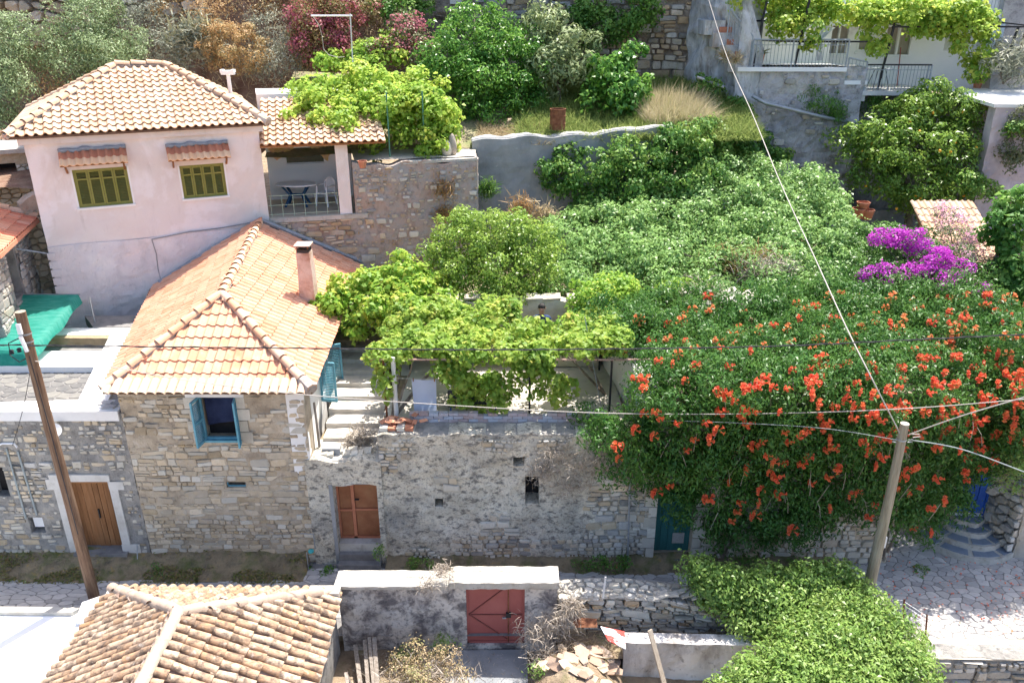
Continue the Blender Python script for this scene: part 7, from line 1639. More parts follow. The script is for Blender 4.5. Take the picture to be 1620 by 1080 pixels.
# tufts on the retaining wall by the corner
for u, v, Y, s, lb in ((700, 300, 26.0, .8, 'dry brown weed on the stone retaining wall near its corner'), (700, 340, 25.9, .6, 'dark hollow weed lower on the stone retaining wall'), (770, 300, 27.0, .7, 'green weed growing from the corner between stone and cement walls'), (825, 330, 26.0, .8, 'dry reddish grass behind the citrus tree'), (860, 345, 26.0, .9, 'pale dry grass at the foot of the ivy')):
    c = PY(u, v, Y); n = 500; mat_ = L_IVY if 'green' in lb else M_DRYG if 'pale' in lb else L_RUSTY
    o = blades('weed_tuft', None, mat_, np.tile(np.array(tuple(c)), (n, 1))+RNG.normal(size=(n, 3))*np.array([.25, .1, .22])*s, unit(RNG.normal(size=(n, 3))*.6+np.array([0, -.6, .5])), .45*s, .022, kind=None); tag(o, lb, 'weed')
# ---- middle: citrus tree and vine
T('citrus_tree', 'bushy light green citrus tree behind the terrace vine', 'tree', (-.3, 21.9, 4.3), [(785, 370, 22.6, 60, 32), (730, 390, 22.3, 44, 38), (840, 395, 22.3, 42, 36), (785, 425, 21.8, 70, 40), (710, 435, 21.8, 36, 30), (852, 435, 21.8, 34, 30), (800, 460, 21.4, 46, 24), (735, 348, 23, 20, 16), (750, 470, 21.3, 36, 20), (840, 470, 21.3, 30, 14)], L_CITRUS, 24000, .1, .5, tr=.1, inner=.35, clump=.15, k=13, up=.45)
vines = [(560, 455, 21.0, 30, 16, .5), (600, 460, 21.0, 34, 18, .6), (640, 450, 21.2, 34, 20, .7), (675, 470, 20.9, 36, 22, .7), (530, 470, 20.6, 24, 14, .4), (620, 485, 20.4, 36, 18, .6), (570, 490, 20.3, 24, 16, .5), (660, 500, 20.2, 40, 18, .7), (562, 520, 20.1, 7, 14, .2), (600, 515, 20.1, 10, 14, .2), (528, 495, 20.2, 9, 16, .3), (640, 430, 21.5, 22, 14, .5), (700, 480, 20.8, 30, 18, .6)]
t = root('grape_vine', 'grape vine trailing from the cottage roof edge to the citrus tree', 'grape vine', (-3, 20.6, 4)); canopy('foliage', t, L_GRAPE, blobs_px(vines), 9000, size=.14, aspect=.85, clump=.17, k=11, inner=.35, up=.6)
mb = MB(); limbs(mb, (-3.3, 21.2, 3.9), [(-3.8, 20.9, 5.3), (-2.4, 20.8, 5.4), (-4.2, 20.4, 5.2)], .045, .3); mb.build('stems', M_BARK, t)
pv2 = []
rgv = random.Random(3)
for x in np.arange(-2.7, 2.5, .62):
    for y in np.arange(17.15, 19.9, .62):
        if y > 18.5 and .1 < x < 1.9: continue
        pv2.append((x+rgv.uniform(-.15, .15), y+rgv.uniform(-.15, .15), 5.28+rgv.uniform(-.14, .14), .44, .42, .15))
for u, v, rx, rz in ((616, 575, 12, 26), (614, 612, 6, 30), (706, 592, 22, 14), (738, 605, 18, 22), (772, 612, 16, 24), (800, 592, 24, 20), (850, 592, 20, 18), (878, 606, 16, 18), (912, 596, 16, 20), (762, 648, 6, 14), (852, 632, 7, 14), (815, 618, 7, 14), (900, 570, 24, 16), (725, 630, 12, 18), (790, 632, 10, 16), (885, 625, 12, 16), (840, 615, 14, 16)):
    p = PY(u, v, 17.0); s = depth_px(p); pv2.append((p.x, p.y, p.z, rx/s, .16, rz/s))
t = root('grape_vine', 'yellow green grape vine roof over the terrace with trailing shoots above the towel', 'grape vine', (0, 18.4, 3.5)); canopy('foliage', t, L_GRAPE2, pv2, 19000, size=.12, aspect=.9, clump=.14, k=10, inner=.4, up=.65, lobed=True, clipf=lambda P: ~((P[:, 0] > .25) & (P[:, 0] < 1.35) & (P[:, 1] > 18.25) & (P[:, 2] > 5.38-(P[:, 1]-18.2)*.1)))
mb = MB(); limbs(mb, (-2.9, 17.1, 3.5), [(-2.2, 17.4, 5.2), (-1, 18.3, 5.3), (-2.6, 18.9, 5.3)], .05, .3); mb.build('stem', M_BARK, t); mb = MB(); limbs(mb, (2.4, 18.4, 3.5), [(1.5, 17.8, 5.2), (.4, 18.8, 5.3)], .04, .3, seed=3); mb.build('stems', M_BARK, t)
right_v = [(960, 470, 20.6, 34, 24), (935, 500, 20.2, 26, 20), (990, 460, 21, 30, 20), (925, 470, 20.8, 20, 16), (1040, 462, 21.3, 26, 14), (905, 515, 19.4, 20, 12), (1180, 470, 21.6, 30, 12), (1230, 480, 21.4, 26, 10), (1090, 455, 21.8, 30, 10)]
t = root('grape_vine', 'pale green vine tangle between the man and the collapsed roof', 'grape vine', (2.6, 20.6, 3.5)); canopy('foliage', t, L_GRAPE, blobs_px(right_v), 7800, size=.11, aspect=.8, clump=.15, k=10, up=.6)
mb = MB(); limbs(mb, (2.4, 20.9, 4.4), [(2.6, 20.6, 5.4), (3.4, 20.8, 5.5), (2.0, 20.2, 5.2)], .04, .3); mb.build('stems', M_BARK, t)
# ---- big creeper covering the yard
cr = []
rgc = random.Random(12)
outline = [(905, 345, 470), (960, 335, 480), (1010, 335, 470), (1060, 300, 465), (1110, 280, 460), (1160, 262, 460), (1210, 262, 465), (1260, 280, 470), (1300, 310, 470), (1340, 355, 470), (1380, 375, 450)]
for u, vt, vb in outline:
    v = vt+22; rowi = 0
    while v < vb:
        f = (v-262)/(480-262); Y = 28.6-7.2*min(1, max(0, f)); cr.append((u+rgc.uniform(-14, 14), v, Y+rgc.uniform(-.3, .3), 34+rgc.uniform(-6, 8), 24+rgc.uniform(-4, 6), .9)); v += 30
t = root('creeper_mass', 'huge mound of pale green creeper filling the yard behind the trumpet vine', 'creeper', (6.5, 24.5, 4.7)); canopy('foliage', t, L_CREEP, blobs_px(cr), 75000, size=.13, aspect=.55, clump=.19, k=12, inner=.25, up=.55, droop=.5, flo=-.5)
mb = MB(); limbs(mb, (6.5, 24, 4.7), [(5, 23, 6), (8, 24, 6.2), (6, 26, 6.8), (9.5, 26, 7)], .07, .4); mb.build('stems', M_BARK, t)
# dead brown patches in it
for u, v, Y, lb in ((1185, 415, 23.0, 'brown withered patch in the middle of the creeper mound'), (1110, 470, 21.4, 'grey bare twigs above the collapsed roof'), (1215, 430, 22.3, 'dry straw twigs beside the withered patch of creeper')):
    c = PY(u, v, Y); n = 900; o = blades('dead_brush', None, M_TWIG if 'grey' in lb or 'straw' in lb else L_RUSTY, np.array(tuple(c))+RNG.normal(size=(n, 3))*np.array([.45, .25, .22]), sph_dirs(n, .2), .4, .016, kind=None); tag(o, lb, 'dead brush')
# ---- trumpet vine
tv = []
rgt_ = random.Random(21)
def silh(u):      # lower outline of the vine in the photograph
    P = [(930, 690), (960, 730), (1000, 765), (1040, 790), (1090, 820), (1140, 850), (1200, 868), (1240, 872), (1290, 830), (1340, 800), (1390, 835), (1440, 858), (1490, 845), (1530, 790), (1580, 740), (1640, 700), (1900, 640)]
    for (a, b), (c, d) in zip(P[:-1], P[1:]):
        if a <= u <= c: return b+(d-b)*(u-a)/(c-a)
    return 690
def left_edge(v): return 935 if v > 640 else 985 if 560 < v <= 640 else 960
for u in range(960, 1740, 38):
    v = 482 if u < 1300 else 452
    if u < 1000: v = 500
    if u > 1560: v = 500
    while v < silh(u)-18:
        uu = u+rgt_.uniform(-10, 10)
        if v < 605: Y = 20.9-(v-470)/135*5.3
        else: Y = 15.6+.35*min(1, (v-605)/200)+.12*math.sin(u*.05)
        Y += 1.05*max(0, min(1, (u-1400)/110)) if v > 540 else 0
        if uu < 1018 and 540 < v < 690: v += 28; continue
        r_ = 30+rgt_.uniform(-4, 10)
        tv.append((uu, v, Y+rgt_.uniform(-.15, .15), r_, r_*.85, .55)); v += 27
tv += [(985, 545, 17.4, 12, 12, .3), (1010, 660, 16.1, 16, 20, .4), (960, 668, 16.2, 16, 8, .2), (930, 655, 16.4, 12, 9, .2), (965, 690, 16, 20, 20, .3), (1010, 700, 15.9, 28, 26, .4), (1000, 520, 18.4, 26, 18, .5), (945, 540, 17.9, 14, 8, .2), (1600, 560, 17.2, 26, 40, .4), (1600, 640, 17.0, 24, 40, .4)]
tvb = blobs_px(tv)
t = root('trumpet_vine', 'massive trumpet vine with orange red flowers pouring over the wall into the lane', 'trumpet vine', (7.6, 16.6, 0))
o, cen = canopy('foliage', t, L_TRUMPET, tvb, 215000, size=.115, aspect=.36, clump=.17, k=16, inner=.3, up=.25, droop=.9, flo=-.85)
mb = MB(); limbs(mb, (5.2, 16.05, .1), [(5.0, 15.9, 3), (6.5, 16, 4), (4.2, 16, 4.2)], .035, .3); limbs(mb, (9.2, 16.05, .1), [(9.0, 16, 3), (10.5, 16.2, 4), (8.2, 16.2, 4.2)], .035, .3, seed=4)
mb.build('stems', M_BARK, t)
mb = MB()
for k in range(40):
    u = rgt_.uniform(960, 1560); v = rgt_.uniform(600, silh(u)-30); p = PY(u, v, 15.2); a_ = rgt_.uniform(-.4, .4)
    mb.tube([p, p+Vector((a_*.3, -.05, -.15)), p+Vector((a_*.6, -.02, -.45))], .006, 4, cap=False)
mb.build('hanging_stalks', M_TWIG, t)
# flower clusters: trumpet shaped blossoms
def trumpet_cluster(name, n, seed, mat_):
    rg = random.Random(seed); V = []; Fc = []; var = []
    for k in range(n):
        d = Vector((rg.uniform(-1, 1), rg.uniform(-1, .3), rg.uniform(-.5, .8))).normalized(); a = d.cross(Vector((.1, .2, 1))).normalized(); b = d.cross(a); c0 = d*.02; m = 5
        base = len(V)
        for L, r_ in ((.01, .008), (.085, .016), (.105, .045)):
            for j in range(m): t_ = 2*math.pi*j/m+rg.random()*.2; V.append(c0+d*L+(a*math.cos(t_)+b*math.sin(t_))*r_)
        Fc += [(base+i*m+j, base+i*m+(j+1) % m, base+(i+1)*m+(j+1) % m, base+(i+1)*m+j) for i in range(2) for j in range(m)]; var += [rg.random()]*(2*m)
    return mesh_of(name, [tuple(v) for v in V], Fc, mat_, var=var)
FM = [trumpet_cluster('blossom', n_, s_, m_) for n_, s_, m_ in ((9, 1, P_RED), (7, 2, P_RED), (11, 3, P_RED), (5, 4, P_ORANGE), (8, 5, P_ORANGE))]
flp = [(1000, 690), (905, 0)]
fl_px = []
tries = 0
while len(fl_px) < 300 and tries < 9000:
    tries += 1; u, v = rgt_.uniform(945, 1625), rgt_.uniform(462, 880)
    if v > silh(u)-4 or (u < 1010 and v < 500): continue
    dens = .95 if u > 1300 else .55
    if v > 700: dens *= .42
    if u < 1150 and 560 < v < 640: dens *= .6
    if 1280 < u < 1460 and 600 < v < 700: dens = 1
    if v < 520 and u < 1250: dens *= .5
    if rgt_.random() > dens: continue
    if any(abs(u-a)+abs(v-b) < 13 for a, b in fl_px): continue
    fl_px.append((u, v))
B = np.array(tvb)
def hit(u, v, pad=1.08):
    """nearest crossing of the sight line with the vine's blobs"""
    d = np.array(tuple(ray(u, v))); o_ = np.array([0, 0, CAM_H]); q = (o_-B[:, :3])/(B[:, 3:6]*pad); r_ = d/(B[:, 3:6]*pad)
    a = (r_*r_).sum(1); b = 2*(q*r_).sum(1); c = (q*q).sum(1)-1; D = b*b-4*a*c; ok = D > 0
    if not ok.any(): return None
    return o_+d*(((-b[ok]-np.sqrt(D[ok]))/(2*a[ok])).min())
nfl = 0
for u, v in fl_px:
    h = hit(u, v, 1.1)
    if h is None: continue
    k = rgt_.choice((0, 1, 2, 0, 1)) if v > 560 else rgt_.choice((0, 1, 3, 4, 4)); ob = link('flower_cluster', FM[k], t, Vector(h)-ray(u, v).normalized()*(.2 if v > 600 else .12)); s_ = rgt_.uniform(.7, 1.3); ob.scale = (s_, s_, s_)  # more orange clusters near the top: sunlight put into the petal colour
    ob.rotation_euler = (rgt_.uniform(-.3, .3), 0, rgt_.uniform(-.6, .6)); nfl += 1
print('flowers', nfl)
# fallen blossoms on the lane
n = 260; P_ = np.stack([RNG.uniform(7.6, 12.5, n), RNG.uniform(13.6, 16.3, n), np.full(n, .05)], 1); V, Fc, var = leaf_mesh(P_, unit(np.array([[0, 0, 1.]])+RNG.normal(size=(n, 3))*.3), .06, .6, 0, RNG.random(n), 'x', None)
o = mkobj('fallen_blossoms', V, Fc, P_RED, None, var=var); tag(o, 'red blossoms fallen on the paving below the trumpet vine', 'fallen blossoms', kind='stuff')
# lighter shrub at the far right under the vine
shrub('shrub', 'sunlit yellowish shrub at the right edge below the trumpet vine', 'shrub', [(1612, 700, 16.2, 26, 44), (1600, 750, 16.0, 18, 24), (1630, 640, 16.2, 20, 30)], L_BUSH, 3200, .08, .5, clump=.13, k=10)
# ---- bougainvillea and oleander at the right
shrub('bougainvillea', 'vivid purple bougainvillea spreading above the trumpet vine', 'bougainvillea', [(1392, 376, 22.6, 22, 10), (1420, 382, 22.3, 20, 10), (1447, 382, 22.3, 18, 16), (1482, 418, 21.6, 24, 18), (1502, 445, 21.2, 30, 20), (1535, 458, 21.0, 24, 16), (1395, 438, 21.2, 26, 14), (1460, 433, 21.4, 28, 12), (1430, 440, 21.3, 16, 8), (1560, 475, 20.8, 16, 12), (1515, 425, 21.5, 16, 14)], P_MAGENTA, 8600, .065, .85, L_TRUMPET, 1500, clump=.12, k=14)
shrub('oleander', 'pale pink flowering oleander in front of the tiled shed', 'oleander', [(1500, 345, 24.0, 20, 20), (1515, 375, 23.6, 26, 24), (1500, 400, 23.2, 26, 18), (1545, 390, 23.2, 16, 22), (1530, 415, 22.7, 30, 18), (1560, 430, 22.2, 20, 14), (1570, 480, 21.2, 24, 12), (1545, 475, 21.3, 16, 12)], P_PINK, 3600, .055, .8, L_OLEANDER, 7000, clump=.13, k=8)
shrub('shrub', 'green leafy shrubbery between the creeper mound and the bougainvillea', 'shrub', [(1350, 400, 23.6, 34, 24), (1400, 410, 23, 40, 26), (1440, 400, 23, 34, 20), (1470, 400, 22.9, 24, 18), (1380, 440, 22, 34, 24), (1330, 430, 22.6, 30, 22), (1450, 455, 21.2, 40, 14), (1380, 370, 24.5, 30, 10), (1420, 372, 24.4, 40, 10), (1530, 440, 21.9, 40, 20)], L_TRUMPET, 14000, .11, .45, clump=.15, k=12)
tr_, cen = T('orange_tree', 'tall orange tree with ripe oranges in the courtyard below the balcony', 'tree', (14.8, 29.0, 4.85), [(1440, 190, 29.8, 44, 30), (1400, 210, 29.5, 44, 30), (1480, 200, 29.6, 44, 32), (1510, 180, 29.8, 34, 22), (1360, 220, 29.6, 30, 18), (1440, 240, 29.1, 66, 40), (1500, 250, 29, 44, 36), (1380, 270, 28.9, 30, 26), (1450, 290, 28.6, 60, 34), (1510, 290, 28.7, 34, 26), (1460, 160, 30, 26, 16), (1530, 220, 29.2, 28, 24), (1460, 320, 28.3, 46, 18), (1350, 240, 29.3, 22, 14), (1480, 150, 30.0, 20, 14), (1545, 175, 29.6, 20, 12)], L_CITRUS, 22000, .15, .45, tr=.15, inner=.35, clump=.2, k=10, up=.45, nl=9)
rgo = random.Random(2)
fr = bpy.data.meshes.new('orange_mesh'); bm = bmesh.new(); bmesh.ops.create_icosphere(bm, subdivisions=1, radius=.055); bm.to_mesh(fr); bm.free(); fr.materials.append(M_FRUIT)
sel = [c for c in cen if c[1] < 29.3]
for k in range(46):
    c = sel[rgo.randrange(len(sel))]; link('orange', fr, tr_, (c[0], c[1]-.12, c[2]))
T('fig_tree', 'broad leaved fig tree at the right edge in front of the tiled shed', 'tree', (13.9, 22.2, 4.7), [(1610, 330, 22.8, 30, 26), (1590, 365, 22.4, 22, 24), (1615, 390, 22.2, 30, 30), (1590, 420, 21.9, 22, 24), (1615, 450, 21.7, 30, 28), (1580, 445, 21.8, 20, 16), (1620, 485, 21.4, 22, 18), (1600, 312, 23, 16, 12)], L_FIG, 4200, .2, .7, tr=.1, inner=.35, clump=.17, k=9, up=.5)
t = root('blooming_climber', 'yellow green climber on the wall at the far right of the courtyard', 'climber', (18.2, 27.7, 5)); canopy('foliage', t, L_IVY, blobs_px([(1612, 205, 27.8, 14, 10, .3), (1560, 300, 27.6, 20, 12, .3), (1535, 285, 27.7, 14, 12, .3)]), 1500, size=.12, aspect=.7, clump=.12, k=9)
# grape vine over the balcony
gv = [(1190, -1, 31.6, 31.5, 10.35, 0.5), (1250, 14, 31.6, 25.200000000000003, 22.424999999999997, 0.5), (1270, 44, 31.3, 21.0, 17.25, 0.4), (1290, 14, 31.8, 42.0, 17.25, 0.7), (1340, 16, 31.8, 42.0, 13.799999999999999, 0.9), (1380, 39, 31.6, 27.3, 18.974999999999998, 0.5), (1400, 24, 31.9, 48.300000000000004, 13.799999999999999, 0.9), (1450, 19, 32, 46.2, 17.25, 0.9), (1500, 24, 31.9, 48.300000000000004, 20.7, 0.9), (1530, 49, 31.6, 27.3, 25.874999999999996, 0.6), (1550, 86, 31.4, 12.600000000000001, 34, 0.4), (1470, 39, 31.5, 31.5, 12.075, 0.5), (1390, 71, 31.3, 9.450000000000001, 16, 0.2), (1275, 76, 31.2, 7.3500000000000005, 14, 0.2), (1545, 22, 31.8, 21.0, 15.524999999999999, 0.6), (1555, 116, 31.2, 12.600000000000001, 10, 0.3), (1240, 39, 31.3, 10.5, 13.799999999999999, 0.3), (1330, 5, 31.9, 40, 12, 0.8), (1220, 2, 31.8, 30, 12, 0.6)]
t = root('grape_vine', 'bright grape vine draped on the black pergola over the balcony', 'grape vine', (15, 31.6, 9.8)); canopy('foliage', t, L_GRAPE, blobs_px(gv), 14500, size=.16, aspect=.85, clump=.19, k=10, inner=.35, up=.6)
mb = MB(); mb.tube([(19.0, 31.5, 9.2), (18.9, 31.5, 10.5), (19.0, 31.6, 12)], .05, 6); mb.build('stem', M_BARK, t)
shrub('agave', 'grey green spiky shrub right of the balcony vine', 'shrub', [(1600, 90, 31, 24, 30), (1580, 105, 30.8, 16, 16), (1615, 120, 30.5, 16, 14)], L_GREY, 1600, .3, .14, clump=.2, k=9)
# ---- foreground bushes
fb = [(1100, 908, 13.9, 22, 12), (1135, 925, 13.75, 30, 22), (1180, 938, 13.6, 34, 24), (1175, 965, 13.4, 28, 20), (1225, 925, 13.7, 34, 20), (1235, 960, 13.4, 36, 24), (1285, 922, 13.8, 30, 18), (1290, 955, 13.5, 34, 20), (1335, 905, 14.1, 20, 14), (1345, 928, 13.9, 16, 12), (1215, 990, 13.2, 26, 14), (1120, 945, 13.6, 14, 12), (1355, 945, 13.8, 12, 10)]
fbb = blobs_px(fb)
t = root('leafy_bush', 'light green leafy bush spilling over the dry stone wall beside the lane', 'bush', (5.8, 13.7, -.4)); canopy('foliage', t, L_BUSH, fbb, 19000, size=.1, aspect=.5, clump=.16, k=12, inner=.35, up=.55, droop=.5)
mb = MB(); limbs(mb, (5.8, 13.3, -.4), [tuple(b[:3]) for b in fbb[:6]], .05, .3); mb.build('stems', M_BARK, t)
fb2 = [(1300, 1000, 12.6, 40, 24), (1345, 980, 12.8, 36, 22), (1385, 990, 12.7, 34, 22), (1420, 1020, 12.3, 34, 24), (1265, 1022, 12.3, 34, 24), (1330, 1030, 12.1, 48, 30), (1390, 1045, 11.9, 44, 28), (1225, 1048, 11.9, 34, 20), (1290, 1062, 11.6, 50, 28), (1180, 1075, 11.6, 36, 16), (1440, 1062, 11.7, 30, 24), (1240, 1085, 11.4, 60, 28), (1350, 1085, 11.4, 60, 30), (1450, 1095, 11.4, 30, 20), (1150, 1098, 11.3, 30, 16), (1310, 1110, 11.0, 80, 30), (1372, 960, 13.1, 16, 12), (1410, 972, 12.9, 14, 10)]
fbb2 = blobs_px(fb2)
t = root('leafy_bush', 'larger bright green bush filling the bottom edge in front of the grey pole', 'bush', (6.2, 11.8, -2.1)); canopy('foliage', t, L_BUSH, fbb2, 34000, size=.1, aspect=.42, clump=.17, k=12, inner=.3, up=.6, droop=.5)
mb = MB(); limbs(mb, (6.2, 11.8, -2.1), [tuple(b[:3]) for b in fbb2[:8]], .07, .3); mb.build('stems', M_BARK, t)
# dry bush in front of gate wall
t = root('dry_bush', 'bushy dry straw coloured plant below the gate wall', 'dry bush', (-1.7, 12.2, -.4)); db = blobs_px([(680, 1060, 12.4, 50, 22), (640, 1075, 12.2, 34, 18), (710, 1075, 12.2, 34, 20), (665, 1090, 12, 50, 20)])
canopy('foliage', t, leafmat('leaf_dried', [(.32,.24,.13), (.44,.33,.19), (.22,.25,.09)], transl=.2), db, 5200, size=.06, aspect=.4, clump=.12, k=9)
n = 700; bb = np.array([db[i % 4][:3] for i in range(n)])+RNG.normal(size=(n, 3))*np.array([.3, .15, .1]); blades('twigs', t, M_TWIG, bb, sph_dirs(n, .2), .35, .012)
# bare brush at right of the gate, on the cap and on the stairs
def brush(label, pts, n, L, w=.012, mat_=M_TWIG, leaves=None):
    c = np.array([tuple(PY(u, v, Y)) for u, v, Y, _, _ in pts]); t = root('dead_bush', label, 'dead bush', tuple(c.mean(0)-np.array([0, 0, .3])))
    i = RNG.integers(0, len(pts), n); sc_ = np.array([[p[3]/depth_px(q), p[3]/depth_px(q)*.6, p[4]/depth_px(q)] for p, q in zip(pts, c)])
    b = c[i]+RNG.normal(size=(n, 3))*sc_[i]*.45; blades('twigs', t, mat_, b, unit(RNG.normal(size=(n, 3))+np.array([0, -.2, .35])), L, w, bend=.5)
    mb = MB(); rgb = random.Random(n)
    for k in range(14):
        p = Vector(c[rgb.randrange(len(c))]); q = [p]; 
        for _ in range(5): q.append(q[-1]+Vector((rgb.uniform(-.13, .13), rgb.uniform(-.08, .05), rgb.uniform(-.06, .14))))
        mb.tube(q, [.012, .011, .009, .007, .006, .004], 5, cap=False)
    mb.build('branches', M_TWIG, t); return t
brush('tangle of grey dead branches hugging the wall right of the red gate', [(850, 1000, 13.2, 34, 30), (885, 985, 13.3, 24, 30), (865, 1040, 12.9, 34, 26), (905, 960, 13.4, 16, 18)], 1500, .3)
brush('dry straggling creeper over the pale cap left of the red gate', [(690, 910, 13.5, 30, 14), (675, 925, 13.45, 22, 14), (705, 900, 13.7, 20, 8)], 420, .2, .009)
brush('dead grey bush at the foot of the outdoor stairs', [(570, 690, 16.9, 24, 20), (575, 715, 16.7, 28, 14), (560, 705, 16.8, 20, 16)], 1400, .26)
brush('dry brown vine remains clinging to the terrace wall near the trumpet vine', [(880, 720, 15.95, 40, 26), (920, 740, 15.9, 40, 30), (900, 770, 15.95, 40, 24), (950, 720, 15.85, 36, 26), (860, 745, 15.95, 26, 20), (980, 750, 15.85, 26, 20)], 3600, .16, .010)
# weeds along the lane
for u, v, rx, rz, lb in ((470, 905, 34, 8, 'green weeds at the foot of the cottage by the gate porch'), (520, 903, 12, 7, 'small green tuft below the gate porch pillar'), (250, 900, 12, 5, 'short weeds at the cottage corner'), (30, 925, 34, 5, 'flat green weeds on the bank at the left edge'), (340, 903, 24, 4, 'thin weeds on the mossy bank'), (665, 892, 16, 9, 'weeds under the terrace wall behind the gate wall'), (955, 893, 50, 9, 'row of leafy weeds at the foot of the terrace wall'), (1260, 893, 14, 9, 'dark weed clump under the trumpet vine'), (1180, 885, 20, 9, 'weeds beside the teal door'), (1455, 905, 12, 5, 'small weed on the paving near the grey pole'), (598, 875, 4, 8, 'weed beside the brown door step')):
    b = blobs_px([(u, v, 15.75 if v < 915 else 15.4, rx, rz, .12)]); t = root('weeds', lb, 'weeds', (b[0][0], b[0][1], b[0][2]-b[0][5])); canopy('foliage', t, L_IVY if rx < 40 else L_ORANGE, b, int(90+rx*12), .07, .4, clump=.07, k=8)
for u, v, Y, rx, rz, lb in ((860, 1055, 12.6, 18, 12, 'green weeds beside the dark gate landing'), (700, 1020, 13.3, 14, 8, 'weed at the foot of the gate wall'), (640, 1040, 13.2, 14, 16, 'green weeds behind the leaning timbers')):
    b = blobs_px([(u, v, Y, rx, rz, .2)]); t = root('weeds', lb, 'weeds', (b[0][0], b[0][1], b[0][2]-b[0][5])); canopy('foliage', t, L_BUSH, b, 260, .08, .3, clump=.08, k=8)
b = np.stack([RNG.uniform(-16, -5, 5200), 15.3+RNG.beta(1.2, 2.2, 5200)*.8, np.zeros(5200)], 1); keep = np.array([mnoise.noise(Vector((p[0]*.9, p[1]*2, 7))) > -.02 for p in b]); b = b[keep]
b[:, 2] = [bank_z(p[0], p[1])+.04 for p in b]; V, Fc, var = leaf_mesh(b, unit(RNG.normal(size=b.shape)*.5+np.array([0, -.2, 1])), .07, .5, 0, RNG.random(len(b)), 'x', None)
o = mkobj('ground_cover', V, Fc, leafmat('leaf_ground_cover', [(.10,.13,.03), (.17,.20,.05), (.30,.22,.09), (.14,.22,.04)]), None, var=var); tag(o, 'low moss and weeds over the bank at the foot of the cottages', 'ground cover', kind='stuff')
n = 2500; o = blades('ground_litter', None, M_TWIG, scatter_box(n, -3.5, 2.3, 11.2, 13.5, -.38), sph_dirs(n, .1), .14, .012); tag(o, 'dry litter and stalks on the ground below the gate wall', 'litter', kind='stuff')
n = 1200; o = blades('ground_litter', None, M_DRYG, scatter_box(n, 1.0, 7, 12.95, 13.6, .08), sph_dirs(n, .1), .16, .012); tag(o, 'dry litter on the strip below the dry stone wall', 'litter', kind='stuff')
# ================================================================ poles and cables
lp = root('utility_pole', 'dark brown wooden utility pole in front of the plank door', 'utility pole', (-9.7, 14.7, -.1))
mb = MB(); mb.tube([(-9.7, 14.7, -.2), (-9.69, 14.7, 2.5), (-9.72, 14.7, 5), (-9.71, 14.7, 7.2)], [.125, .118, .108, .10], 14); mb.build('shaft', M_POLE, lp, smooth=False)
mb = MB(); mb.lathe((-9.71, 14.7, 7.2), [(.10, 0), (.06, .01), (0, .01)], 14); mb.build('pole_top', M_POLE2, lp)
for z in (6.55, 6.72):
    mb = MB(); mb.lathe((-9.71, 14.7, z), [(.112, 0), (.112, .035)], 14, cap=False); mb.build('steel_band', M_METAL, lp)
mb = MB(); mb.box((-9.75, 14.52, 6.78), (-9.67, 14.57, 7.0)); mb.build('white_tag', M_PLASTIC, lp)
mb = MB(); mb.bar((-9.68, 14.56, 6.4), (-9.72, 14.53, 6.75), .06, .05); mb.build('junction_box', M_PLASTIC, lp)
mb = MB(); mb.tube([(-9.75, 14.56, 6.7), (-9.98, 14.52, 6.6), (-10.0, 14.5, 6.35), (-9.85, 14.5, 6.2), (-9.74, 14.55, 6.25)], .012, 5, cap=False); mb.tube([(-9.66, 14.56, 6.3), (-9.62, 14.55, 4.5), (-9.6, 14.55, 2.0)], .01, 5, cap=False); mb.build('wire_loop', M_CABLE, lp)
for x, z in ((-10.02, 6.38), (-9.86, 6.42)):
    mb = MB(); mb.lathe((x, 14.6, z-.05), [(.0, 0), (.045, .01), (.03, .04), (.05, .06), (.03, .09), (0, .1)], 10); mb.build('insulator', M_BLACK, lp)
rp_ = root('utility_pole', 'weathered grey wooden pole in front of the trumpet vine', 'utility pole', (8.08, 14.4, -.1))
mb = MB(); mb.tube([(8.08, 14.4, -.6), (8.07, 14.4, 1.5), (8.09, 14.4, 3.2), (8.07, 14.4, 4.86)], [.135, .12, .10, .088], 14); mb.build('shaft', M_POLE2, rp_, smooth=False)
mb = MB(); mb.lathe((8.07, 14.4, 4.86), [(.088, 0), (.05, .012), (0, .012)], 14); mb.build('pole_top', mk('cut_wood', [(.42,.38,.32), (.52,.48,.42)], scale=9), rp_)
mb = MB(); mb.lathe((8.07, 14.4, 4.47), [(.10, 0), (.105, .02), (.10, .04)], 14, cap=False); mb.build('steel_band', M_METAL, rp_)
for x in (7.95, 8.19):
    mb = MB(); mb.tube([(x, 14.35, 4.5), (x+(.06 if x > 8 else -.06), 14.32, 4.53), (x+(.08 if x > 8 else -.08), 14.35, 4.46), (x, 14.36, 4.44)], .014, 5); mb.build('hook', M_METAL, rp_)
mb = MB(); mb.tube([(8.25, 14.42, 4.6), (8.4, 14.38, 4.62), (8.45, 14.38, 4.56), (8.3, 14.4, 4.53)], .012, 5); mb.build('cable_loop', M_CABLEW, rp_)
mb = MB(); p = PY(1398, 856, 14.45); mb.box((p.x-.03, 14.4, p.z-.14), (p.x+.04, 14.5, p.z+.14)); mb.build('tag_plate', M_PLASTIC, rp_)
